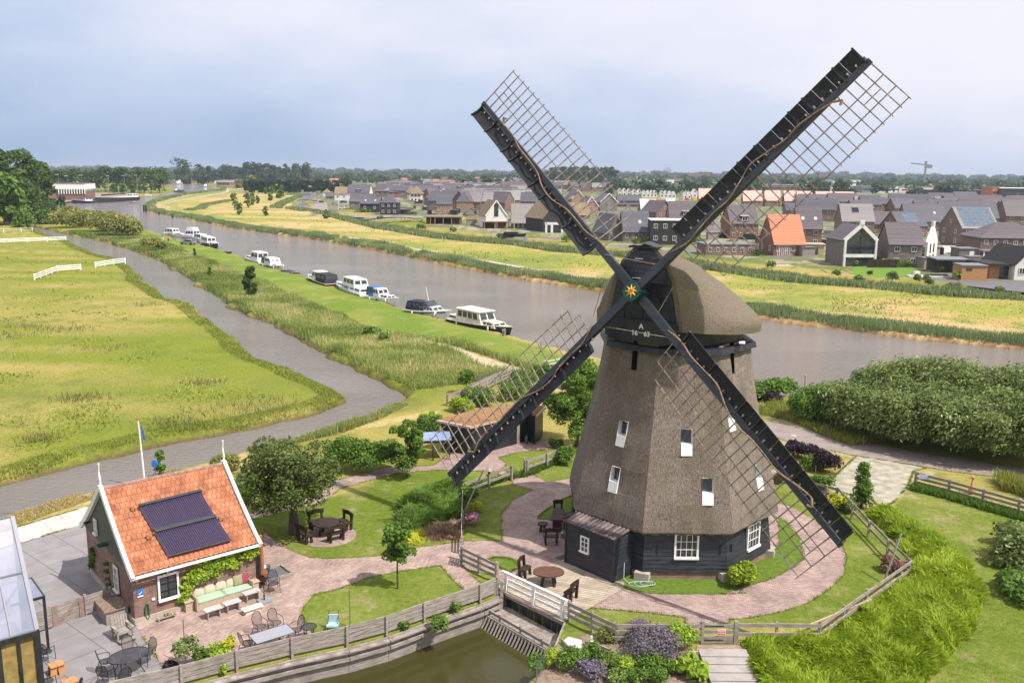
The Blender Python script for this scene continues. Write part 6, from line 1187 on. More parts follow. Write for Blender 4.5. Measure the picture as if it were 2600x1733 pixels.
# wooden deck and white bridge rail over the channel
sheet('wooden_deck', [G('z7', x, y).to_2d() for x, y in ((350, 1045), (470, 985), (620, 935), (722, 893), (975, 1020), (1040, 1020), (1030, 1060), (850, 1165), (705, 1240), (395, 1095))], .045, deckm)
BR0, BR1 = G('z7', 395, 1075), G('z7', 700, 1222); bd_ = (BR1-BR0).normalized(); BL_ = (BR1-BR0).length; bang = math.atan2(bd_.y, bd_.x)
t = thing('bridge_rail', 'white painted bridge rail with three posts', 'railing', BR0, bang)
for x in (0, BL_*.5, BL_): mb = MB(); mb.box((x, 0, .38), (.13, .13, 1.2)); mb.obj('post', white, t)
for z, h_ in ((1.0, .10), (.62, .12), (.32, .12)): mb = MB(); mb.box((BL_/2, -.0 if z == 1 else .09, z), (BL_+.5, .14 if z == 1 else .05, h_)); mb.obj('rail', white, t)
mb = MB(); mb.box((BL_/2, -.02, -.08), (BL_+.3, .22, .2)); mb.box((BL_/2, .06, -.75), (BL_+.1, .06, 1.2), m=1)
for i in range(24): mb.box((BL_*(i+.5)/24, .0, -.75), (BL_/24-.03, .06, 1.15), m=1)
o = mb.obj('channel_wall', [wood_gray, tar]); o.location = BR0; o.rotation_euler = (0, 0, bang); tag(o, 'black plank wall under the bridge deck', 'retaining wall')
W0, W1 = G('z7', 225, 1150, -.62), G('z7', 640, 1390, -.62); wd = (W1-W0).normalized(); wL = (W1-W0).length; wang = math.atan2(wd.y, wd.x); dep = abs(Vector((-wd.y, wd.x, 0)).dot(BR0-W0))
t = thing('sluice_walkway', 'plank walkway with slatted trash screen below the bridge', 'walkway', Vector((W0.x, W0.y, 0)), wang); mb = MB()
for i in range(13): mb.box((wL*(i+.5)/13, dep/2, -.72), (wL/13-.02, dep, .07))
mb.obj('planks', wood_gray, t)
mb = MB(); mb.box((wL/2, -.02, -.42), (wL+.1, .07, .14)); mb.obj('handrail', wood_gray, t); mb = MB(); mb.box((wL/2, -.1, -.70), (wL+.1, .12, .16)); mb.obj('top_beam', wood_gray, t)
for i in range(4): mb = MB(); mb.box((wL*(i+.3)/3.7, 0, -.55), (.09, .09, .5)); mb.obj('post', wood_gray, t)
for i in range(25): mb = MB(); x = wL*(i+.3)/25; mb.beam((x, -.16, -.68), (x, -.62, -1.35), .035, .09, (0, 1, 0)); mb.obj('slat', wood_gray, t)
mb = MB(); mb.box((wL/2, -.12, -1.2), (wL, .04, .9)); mb.obj('backing', tar, t)
# pond wall and tall board fence
ft = gl('z6', [(1418, 1000), (1325, 1040), (1020, 1140), (815, 1212), (600, 1268), (300, 1330), (0, 1400)], .85)+gl('N', [(459, 1692), (280, 1734), (100, 1776)], .85)
fence('pond_fence', 'tall grey four board fence along the pond', ft, .88, 4, .155, .1, side=1, rt=.05, posts=[0, 1, 2, 3, 4, 5, 6, 7, 8])
o0 = ft[0]; t = thing('pond_wall', 'timber retaining wall of the pond', 'retaining wall', o0); mb = MB(); mb2 = MB()
for i in range(len(ft)-1):
    a, b = ft[i]-o0, ft[i+1]-o0; d_ = (b-a).normalized(); nn = Vector((d_.y, -d_.x, 0)); nn = nn if nn.y < 0 else -nn
    mb.beam(a+nn*.12+Vector((0, 0, -.62+.003*i)), b+nn*.12+Vector((0, 0, -.62+.003*i)), .08, 1.2); mb2.beam(a+nn*.22+Vector((0, 0, -.14+.004*i)), b+nn*.22+Vector((0, 0, -.14+.004*i)), .30, .07); mb2.beam(a+nn*.30+Vector((0, 0, -.45)), b+nn*.30+Vector((0, 0, -.45)), .07, .16)
mb.obj('planking', wood_gray, t); mb2.obj('cap_board', wood_gray, t)
c0 = G('z6', 1418, 1090); t = thing('corner_post', 'stout grey timber posts at the corner of bridge and pond fence', 'post', c0); [mb_ for mb_ in ()]
for dx in (-.12, .2): mb = MB(); mb.box((dx, 0, -.1), (.16, .16, 1.7)); mb.obj('post', wood_gray, t)
mb = MB(); a, b, c_ = G('z7', 715, 1245), G('z7', 640, 1420), G('z7', 590, 1500); [mb.beam(p+Vector((0, 0, -.55)), q+Vector((0, 0, -.7)), .08, 1.3) for p, q in ((a, b), (b, c_))]; mb.beam(c_+Vector((0, 0, -.6)), G('z7', 500, 1600)+Vector((0, 0, -.8)), .08, 1.1)
tag(mb.obj('wing_wall', wood_gray), 'slanting grey timber wing wall right of the walkway', 'retaining wall')
t = thing('wire_fence', 'thin wire mesh fence at the pond corner', 'fence', G('z7', 640, 1440)); e1_ = G('z7', 560, 1560)-G('z7', 640, 1440); mb = MB(); [mb.tube(e1_*s_, e1_*s_+Vector((0, 0, .8)), .02, .02, 5) for s_ in (0, .5, 1)]; mb.obj('post', steel, t); mb = MB()
for i in range(9): mb.tube(Vector((0, 0, .05+.09*i)), e1_+Vector((0, 0, .05+.09*i)), .004, .004, 4, cap=False)
for i in range(16): mb.tube(e1_*(i/15), e1_*(i/15)+Vector((0, 0, .78)), .004, .004, 4, cap=False)
mb.obj('wire_mesh', steel, t)
# gravel beds and flower bank edging
sheet('gravel_bed', [G('q', x, y).to_2d() for x, y in ((330, 340), (400, 285), (540, 320), (560, 420), (545, 520), (440, 520), (420, 440))], .03, gravel); sheet('gravel_bed', [G('q', x, y).to_2d() for x, y in ((640, 270), (660, 265), (700, 470), (890, 520), (1000, 540), (960, 575), (860, 575), (680, 490), (640, 400))], .03, gravel)
sheet('soil_bed', [G('q', x, y).to_2d() for x, y in ((250, 420), (600, 250), (900, 360), (1780, 430), (1790, 520), (1850, 800), (1900, 900), (0, 900), (100, 640))], .012, pm('soil', (.16, .115, .085), (.3, .22, .17), 5, .95, .03, 12, detail=8))
for pts, lb in (([(325, 350), (418, 455), (425, 520)], 'grey edging board left of the gravel'), ([(735, 420), (895, 490), (1010, 490)], 'grey edging board below the lavender'), ([(680, 490), (860, 580), (930, 590)], 'lower edging board of the gravel strip'), ([(1600, 500), (1810, 490)], 'edging board beside the steps')):
    P_ = [G('q', *p) for p in pts]; mb = MB(); [mb.beam(P_[i]+Vector((0, 0, .1)), P_[i+1]+Vector((0, 0, .1)), .06, .26) for i in range(len(P_)-1)]; tag(mb.obj('edging_board', wood_gray), lb, 'edging')
st = thing('stairs', 'grey stone steps going down at the bottom edge', 'stairs', G('q', 2060, 430)); sR = G('q', 2330, 440)-G('q', 1800, 440); sw = sR.length
stm = pm('step_stone', (.30, .27, .26), (.37, .335, .32), 2, .85)
for i in range(7): mb = MB(); mb.box((0, -.45-i*.62, .10-.0*i), (sw*.98, .66, .1)); mb.obj('step', stm, st); mb = MB(); mb.box((0, -.79-i*.62, .065), (sw*.98, .05, .10)); mb.obj('riser', wood_gray, st)
sheet('gate_paving', [G('q', x, y).to_2d() for x, y in ((1800, 380), (2260, 380), (2340, 440), (1780, 440))], .03, paver2)
# iron post in the lawn, rods, flagpole, cart, bench bits
for k, x, y, h_, lb in (('z6', 618, 1262, 1.75, 'thin galvanised pole standing on the lower lawn'), ('w', 1850, 495, 1.95, 'thin steel pole beside the silvery bush'), ('z8', 575, 470, 1.0, 'thin white post by the purple bushes')): mb = MB(); mb.tube((0, 0, 0), (0, 0, h_), .022, .022, 6); mb.tube((0, 0, h_), (0, 0, h_+.03), .03, .03, 6); o = mb.obj('steel_post', steel); o.location = G(k, x, y); tag(o, lb, 'post')
t = thing('child_seat', 'light blue plastic child seat behind the pond fence', 'toy', G('z6', 525, 1285)); mb = MB(); mb.box((0, 0, .3), (.5, .4, .08)); mb.box((0, .2, .5), (.45, .06, .4)); mb.obj('seat', pm('pale_blue', (.35, .5, .55), None), t); mb = MB(); [mb.path([(sx*.22, -.2, 0), (sx*.22, .15, .6), (sx*.2, .3, .85)], .015, 5) for sx in (-1, 1)]; mb.obj('frame', blackm, t)
fp = G('z5', 785, 470); t = thing('flagpole', 'white flagpole with orange ball and furled blue pennant', 'flagpole', fp); top_ = AT('z5', 764, 142, fp.y+.0).z; mb = MB(); mb.tube((0, 0, 0), (-.15, 0, top_), .065, .04, 10); mb.obj('pole', white, t); mb = MB(); mb.lathe((-.15, 0, top_), [(.02, 0), (.1, .06), (.1, .12), (.02, .2)], 10); mb.obj('ball', pm('orange_ball', (.6, .1, .04), None), t)
mb = MB(); mb.quad((-.05, 0, top_-.35), (.14, 0, top_-.6), (.2, .02, top_-1.5), (.06, 0, top_-1.3)); mb.quad((-.05, .02, top_-.35), (.06, .03, top_-1.3), (.2, .05, top_-1.5), (.14, .02, top_-.6)); mb.obj('pennant', pm('pennant_cloth', (.5, .55, .6), (.05, .12, .4), 3, .8, lo=.45, hi=.5), t)
bp_ = G('z5', 845, 452); t = thing('lifebuoy_stand', 'blue lifebuoy box on a post by the canal', 'lifebuoy', bp_); mb = MB(); mb.tube((0, 0, 0), (0, 0, 1.0), .04, .04, 6); mb.obj('post', steel, t); mb = MB(); mb.rings([[((.19+.1*0)*math.cos(a)+.0, y, .95+.26*math.sin(a)) for a in np.linspace(0, 2*PI, 17)[:-1]] for y in (-.09, .09)]); mb.obj('case', blue_p, t)
cr_ = G('z8', 395, 480); t = thing('old_cart', 'old wooden cart behind the mill by the fence', 'cart', cr_, .3); mb = MB(); mb.beam((-1.1, 0, .75), (.9, 0, .95), .5, .09); mb.beam((-.2, .2, .9), (1.3, .25, .5), .08, .08); mb.obj('bed', wood_gray, t)
for sx in (-.5, .35): mb = MB(); mb.tube((sx, -.3, .36), (sx, -.24, .36), .36, .36, 14); mb.obj('wheel', wood_dark, t)
# far rail fences on the dyke side
fence('rail_fence', 'weathered three board fence beside the gravel track', gl('ll', [(218, 590), (440, 510), (640, 425), (875, 320)], 1.05), 1.05, 3, .19, .12, sp=2.2); fence('rail_fence', 'second board fence behind the first at the gravel track', gl('ll', [(450, 490), (700, 380), (870, 318)], 1.0), 1.0, 2, .18, .1, sp=2.4)
fence('tube_gate', 'galvanised tube gate behind the grey rail fence', gl('ll', [(512, 400), (760, 345)], 1.1), 1.1, 3, .05, .06, steel, cat='gate'); fence('tube_gate', 'white tube gate next to the mill sail', gl('ll', [(1190, 260), (1330, 235)], 1.1), 1.1, 3, .06, .08, white, cat='gate')
for x, y, h_, lb in ((1150, 130, 1.0, 'grey mooring post on the dyke edge by the sail'), (792, 10, 1.1, 'pale mooring post at the bow of the cream boat'), (772, 5, 1.0, 'second mooring post at the cream boat bow')): mb = MB(); mb.box((0, 0, h_/2), (.22, .22, h_)); o = mb.obj('mooring_post', wood_gray); o.location = G('ll', x, y)-Vector((0, 0, .2)); tag(o, lb, 'post')
for x, y, h_, lb in ((527, 535, 2.6, 'tall pale landing post at the water right of the mill'), (478, 520, 1.4, 'short pale landing post at the water')): mb = MB(); mb.tube((0, 0, -.5), (0, 0, h_), .1, .1, 8); o = mb.obj('landing_post', wood_pale); o.location = G('r', x, y); tag(o, lb, 'post')
mb = MB(); mb.box((0, 0, -.15), (1.2, 1.6, .15)); o = mb.obj('landing_stage', wood_pale); o.location = G('r', 530, 560); tag(o, 'small pale landing stage at the bushes', 'jetty')
# white pasture fences
fence('white_fence', 'white rail fence at the left edge of the pasture', gl('z1', [(-60, 728), (30, 722), (200, 716), (350, 711), (490, 705)], 1.2), 1.2, 3, .2, .2, white, sp=6); fence('white_fence', 'angled white rail fence in the middle of the pasture', gl('z1', [(255, 985), (425, 925), (600, 913)], 1.2), 1.2, 3, .2, .2, white, sp=4); fence('white_fence', 'short white rail fence ending at the narrow canal', gl('z1', [(710, 897), (845, 876), (932, 866)], 1.2), 1.2, 3, .2, .2, white, sp=4)
fence('wire_fence', 'thin far wire fence with pale posts in the pasture', gl('z1', [(-60, 655), (25, 650), (155, 643), (240, 640)], 1.2), 1.2, 2, .06, .2, white, sp=14)
# entrance fence between conservatory and cottage
fence('yard_fence', 'left panel of the grey yard fence', gl('h', [(300, 935), (436, 895)], 1.05), 1.0, 5, .16, .1); fence('yard_fence', 'right panel of the yard fence against the cottage', gl('h', [(742, 790), (960, 722)], 1.05), 1.0, 4, .2, .1)
a, b = gl('h', [(455, 893), (730, 800)], 1.0); gt = thing('yard_gate', 'grey yard gate with a diagonal brace', 'gate', a, math.atan2((b-a).y, (b-a).x)); gl_ = (b-a).length; mb = MB(); [mb.box((gl_/2, .03, z), (gl_, .03, .17)) for z in (.88, .66, .44, .22, .06)]; mb.obj('boards', wood_gray, gt); mb = MB(); mb.beam((.2, -.01, .06), (gl_-.2, -.01, .92), .03, .16, (0, 0, 1)); mb.obj('brace', pm('brace_wood', (.22, .15, .12), (.3, .22, .18), 6, .8), gt)
for x in (.1, gl_-.1): mb = MB(); mb.box((x, -.015, .48), (.24, .04, 1.0)); mb.obj('stile', MATS['brace_wood'], gt)
# conservatory at the left edge
kc = G('N', 113, 1800); kE = AT('z5', 215, 1282, kc.y); kt = planehit(kc, cx_, 'z5', 68, 668); back = (kt-kc).dot(cy_); 
cv = thing('conservatory', 'glass roofed black framed conservatory at the left edge', 'conservatory', kc, CANG); e_z = kE.z; r_z = kt.z; wdt = 7.0
groof = pm('roof_glass', (.22, .24, .34), (.33, .34, .45), .6, .12, spec=.9); groof.node_tree.nodes['Principled BSDF'].inputs['Alpha'].default_value = .72
mb = MB(); mb.quad((-wdt, 0, e_z), (0, 0, e_z), (0, back, r_z), (-wdt, back, r_z)); mb.obj('roof_glazing', groof, cv); mb = MB()
for i in range(9): x = -i*.85; mb.beam((x, 0, e_z+.04), (x, back, r_z+.04), .05 if i else .14, .07)
for v_ in (0, .5, 1): mb.beam((-wdt, back*v_, e_z+(r_z-e_z)*v_+.045), (0, back*v_, e_z+(r_z-e_z)*v_+.045), .06, .05)
mb.beam((-2, 0, e_z-.1), (0, back*.5, e_z+(r_z-e_z)*.5-.1), .04, .04); mb.obj('roof_bars', pm('grey_bar', (.2, .21, .25), None, rough=.4), cv)
yel = pm('yellow_curtain', (.22, .15, .05), (.35, .25, .09), 3, .8)
mb = MB(); [mb.box((-i*.62-.02, .0, e_z/2), (.10 if i else .2, .12, e_z)) for i in range(11)]; mb.box((-wdt/2, 0, e_z-.08), (wdt, .14, .2)); mb.box((0, back/2, e_z-.1), (.12, back, .2)); [mb.box((0, back*i/4, e_z/2+(r_z-e_z)*i/8), (.1, .1, e_z+(r_z-e_z)*i/4)) for i in range(1, 5)]; mb.obj('frame', tar, cv); mb = MB(); mb.quad((-wdt, .06, 0), (0, .06, 0), (0, .06, e_z), (-wdt, .06, e_z)); mb.obj('glazing', yel, cv)
mb = MB(); mb.quad((-.02, .1, 0), (-.02, back, 0), (-.02, back, r_z-.05), (-.02, .1, e_z-.05)); mb.obj('side_wall', tar, cv)
pp_ = G('z5', 265, 1400); ptz = AT('z5', 240, 1100, pp_.y).z; t = thing('glass_canopy', 'small glass canopy on a black post beside the conservatory', 'canopy', pp_, CANG); mb = MB(); mb.box((0, 0, ptz/2), (.10, .10, ptz)); mb.obj('post', tar, t); mb = MB(); mb.box((-.6, 1.1, ptz+.03), (1.3, 2.2, .03)); mb.obj('glass_panel', groof, t); mb = MB(); [mb.box(c, d) for c, d in (((-.6, 0, ptz), (1.3, .07, .1)), ((-.6, 2.2, ptz), (1.3, .07, .1)), ((.02, 1.1, ptz), (.07, 2.2, .1)))]; mb.obj('rim', tar, t)
# sedum roofed shed behind the mill
sA, sB, sC = G('ll', 950, 1080), G('ll', 1090, 1105), G('ll', 130, 1000)
sh = thing('garden_shed', 'black timber shed with a rust coloured sedum roof', 'shed', G('ll', 420, 1100), 0)
z0_ = 2.25; RP = [AT('ll', x, y, Y_) for x, y, Y_ in ((108, 848, 66), (430, 905, 59.5), (1050, 770, 63), (1140, 800, 58.5), (1200, 715, 66), (1120, 680, 71), (500, 760, 74))]
rp2 = [G('ll', x, y, z0_)-sh.location for x, y in ((108, 850), (445, 915), (1040, 768), (1115, 805), (1200, 718), (1130, 682), (560, 742))]
mb = MB(); mb.rings([[Vector((p.x, p.y, z0_-.15)) for p in rp2], [Vector((p.x, p.y, z0_)) for p in rp2]]); mb.obj('roof_edge', white if False else wood_pale, sh)
cc_ = sum(rp2, Vector())/7; mb = MB(); inn = [cc_+(p-cc_)*.95 for p in rp2]; mb.rings([[Vector((p.x, p.y, z0_)) for p in inn], [Vector((cc_.x+(p.x-cc_.x)*.9, cc_.y+(p.y-cc_.y)*.9, z0_+.22)) for p in inn]]); mb.obj('sedum_roof', sedum, sh)
wl_ = [cc_+(p-cc_)*.93 for p in rp2]; mb = MB(); mb.rings([[Vector((p.x, p.y, 0)) for p in wl_], [Vector((p.x, p.y, z0_-.1)) for p in wl_]]); mb.obj('wall', tar, sh)
for x in (885, 925): p = G('ll', x, 1085)-sh.location; mb = MB(); mb.box(p+Vector((0, 0, 1.0)), (.12 if x < 900 else .2, .12, 2.0)); mb.obj('door_post', wood_pale, sh)
p = G('ll', 1130, 1105); t = thing('paving_slab', 'loose grey slab beside the shed', 'slab', p+Vector((1.2, 0, .05))); mb = MB(); mb.box((0, 0, 0), (1.1, .7, .07)); mb.obj('slab', steel, t)
bt = G('ll', 70, 1215); t = thing('hot_tub_shelter', 'black framed table with a bluish corrugated top beside the shed', 'shelter', bt, .15); hz = 1.45; mb = MB(); mb.rings([[(-1.3+2.6*i/30, -.9, hz+.02*math.sin(i*2)) for i in range(31)]+[(1.3-2.6*i/30, .9, hz+.12+.02*math.sin((30-i)*2)) for i in range(31)], [(-1.3+2.6*i/30, -.9, hz+.05+.02*math.sin(i*2)) for i in range(31)]+[(1.3-2.6*i/30, .9, hz+.17+.02*math.sin((30-i)*2)) for i in range(31)]]); mb.obj('roof', pm('blue_sheet', (.16, .22, .4), (.28, .34, .52), 2, .3), t)
for sx, sy in ((-1, -1), (1, -1), (1, 1), (-1, 1), (0, -1)): mb = MB(); mb.box((sx*1.15, sy*.75, hz/2), (.1, .1, hz)); mb.obj('post', tar, t)
mb = MB(); mb.box((0, 0, hz-.1), (2.5, 1.7, .12)); mb.obj('frame', tar, t)
for x, y, lb in ((1005, 1080, 'green glass bottle pot by the shed door'),): t = mb = MB(); mb.lathe((0, 0, 0), [(.12, 0), (.14, .4), (.06, .6), (.06, .7)], 8); o = mb.obj('bottle', pm('bottle_glass', (.05, .12, .1), None, rough=.1)); o.location = G('ll', x, y); tag(o, lb, 'bottle')
# ------------------------------------------------------------------ the village across the river
def mpp(p): return (p.y*math.cos(PITCH)+CAMH*math.sin(PITCH))/FPX
wb = MB(); wb.box((0, 0, 0), (1, .12, 1)); 
for q in (-.46, .46): wb.box((q, -.03, 0), (.08, .14, 1), m=1); wb.box((0, -.03, q), (.84, .13, .08), m=1)
wb.box((0, -.04, 0), (.05, .12, .84), m=1); PROTO = {}
def wmesh(frame):
    if frame.name not in PROTO:
        o = wb.obj('window', [glass, frame]); PROTO[frame.name] = o.data; bpy.data.objects.remove(o)
    return PROTO[frame.name]
def win(parent, x, y, z, w, h, rz=0, frame=None):
    o = bpy.data.objects.new('window', wmesh(frame or white)); C.objects.link(o); o.parent = parent; o.location = (x, y, z); o.rotation_euler = (0, 0, rz); o.scale = (w, 1, h); return o
def house(k, x, y, W, ev, rg, D, yaw, typ, wall, roof, lb, nx=3, fl=2, side=0, dorm=0, sky=0, chim=0, frame=None, name='house', cat='house', group=None, sol=None, over=.35, bare=False, trim=None, P=None):
    p = P or G(k, x, y); s = 1 if P else mpp(p)*ZM[k][2]; yaw = R(yaw); W = W*s/max(.5, math.cos(yaw)); ev *= s*1.02; rg *= s*1.02
    t = thing(name, lb, cat, p, yaw, group); h = W/2; mb = MB(); mb.rings([[(-h, 0, 0), (h, 0, 0), (h, D, 0), (-h, D, 0)], [(-h, 0, ev), (h, 0, ev), (h, D, ev), (-h, D, ev)]], cap0=False)
    th = .22; r_ = MB()
    def slab(a, b, c, d): n = (Vector(b)-Vector(a)).cross(Vector(d)-Vector(a)).normalized()*th; n = n if n.z > 0 else -n; A_ = [Vector(q) for q in (a, b, c, d)]; r_.rings([A_, [q+n for q in A_]])
    o_ = over
    if typ == 'side':
        if rg > ev: [mb.quad((sx*h, 0, ev), (sx*h, D, ev), (sx*h, D/2, rg)) for sx in (-1, 1)]
        sl = (rg-ev)/(D/2); slab((-h-.2, -o_, ev-o_*sl), (h+.2, -o_, ev-o_*sl), (h+.2, D/2, rg), (-h-.2, D/2, rg)); slab((-h-.2, D+o_, ev-o_*sl), (h+.2, D+o_, ev-o_*sl), (h+.2, D/2, rg), (-h-.2, D/2, rg))
    elif typ == 'gable':
        [mb.quad((-h, yy, ev), (h, yy, ev), (0, yy, rg)) for yy in (0, D)]; sl = (rg-ev)/h
        for sx in (-1, 1): slab((sx*(h+o_), -.25, ev-o_*sl), (sx*(h+o_), D+.25, ev-o_*sl), (0, D+.25, rg), (0, -.25, rg))
        if trim:
            tb = MB(); [tb.beam((sx*(h+o_*.5), -.3, ev-o_*sl*.5+.1), (0, -.3, rg+.15), .14, .35) for sx in (-1, 1)]; tb.obj('verge_board', trim, t)
    elif typ == 'hip':
        q = min(h, D/2)*.98; a = [(-h-o_, -o_, ev), (h+o_, -o_, ev), (h+o_, D+o_, ev), (-h-o_, D+o_, ev)]; r1, r2 = ((-h+q, D/2, rg), (h-q, D/2, rg)) if W > D else ((0, q, rg), (0, D-q, rg))
        if W > D: r_.quad(a[0], a[1], r2, r1); r_.quad(a[2], a[3], r1, r2); r_.quad(a[1], a[2], r2); r_.quad(a[3], a[0], r1)
        else: r_.quad(a[0], a[1], r1); r_.quad(a[1], a[2], r2, r1); r_.quad(a[2], a[3], r2); r_.quad(a[3], a[0], r1, r2)
        r_.box((0, D/2, ev-.08), (W+2*o_, D+2*o_, .14))
    else: r_.box((0, D/2, ev+.12), (W+.4, D+.4, .24))
    mb.obj('wall', wall, t); r_.obj('roof', roof, t)
    if bare: return t
    fh = ev/fl if fl else ev
    for j in range(fl):
        for i in range(nx): win(t, -h+W*(i+.5)/nx, -.03, fh*(j+.55), min(1.15, W/nx*.42), min(1.3, fh*.45), 0, frame)
        if side: [win(t, side*(h+.03), D*(i+.5)/2, fh*(j+.55), 1.0, min(1.4, fh*.5), side*PI/2, frame) for i in range(2)]
    if typ == 'gable' and rg-ev > 2.5: win(t, 0, -.03, ev+(rg-ev)*.35, .8, 1.2, 0, frame)
    if side and typ == 'side' and rg-ev > 2: win(t, side*(h+.03), D/2, ev+(rg-ev)*.3, .7, 1.2, side*PI/2, frame)
    if typ == 'side':
        sl = (rg-ev)/(D/2); an = math.atan(sl)
        def onr(nm, xf, vf, w_, h_, mat, th_=.12): yy = D/2*vf; b_ = MB(); b_.box(None, (w_, h_, th_), M=Matrix.Translation((xf*h, yy, ev+sl*yy+.25)) @ Matrix.Rotation(an, 4, 'X')); b_.obj(nm, mat, t)
        for i in range(sky): onr('skylight', -.5+1.0*i/max(1, sky-1) if sky > 1 else .3, .45, .8, 1.1, pm('skylight_glass', (.45, .5, .55), None, rough=.15) if 'skylight_glass' not in MATS else MATS['skylight_glass'])
        if sol: onr('solar_panels', sol[0], sol[1], sol[2]*W, sol[3]*D/2/math.cos(an), solar if len(sol) < 5 else solar_b, .1)
        if dorm: b_ = MB(); b_.box((0, D*.16, ev+1.3), (2.4, D*.3, 1.9)); b_.box((0, D*.14, ev+2.3), (2.8, D*.34, .16), m=1); b_.obj('dormer', [b_wood, foil_white], t); win(t, 0, D*.01-.08, ev+1.35, 1.8, 1.2, 0, frame)
    if chim: b_ = MB(); b_.box((h*.55*chim, D/2, rg), (.7, .7, 1.5)); b_.obj('chimney', wall, t)
    return t
sb = slate_brown; gt_ = white
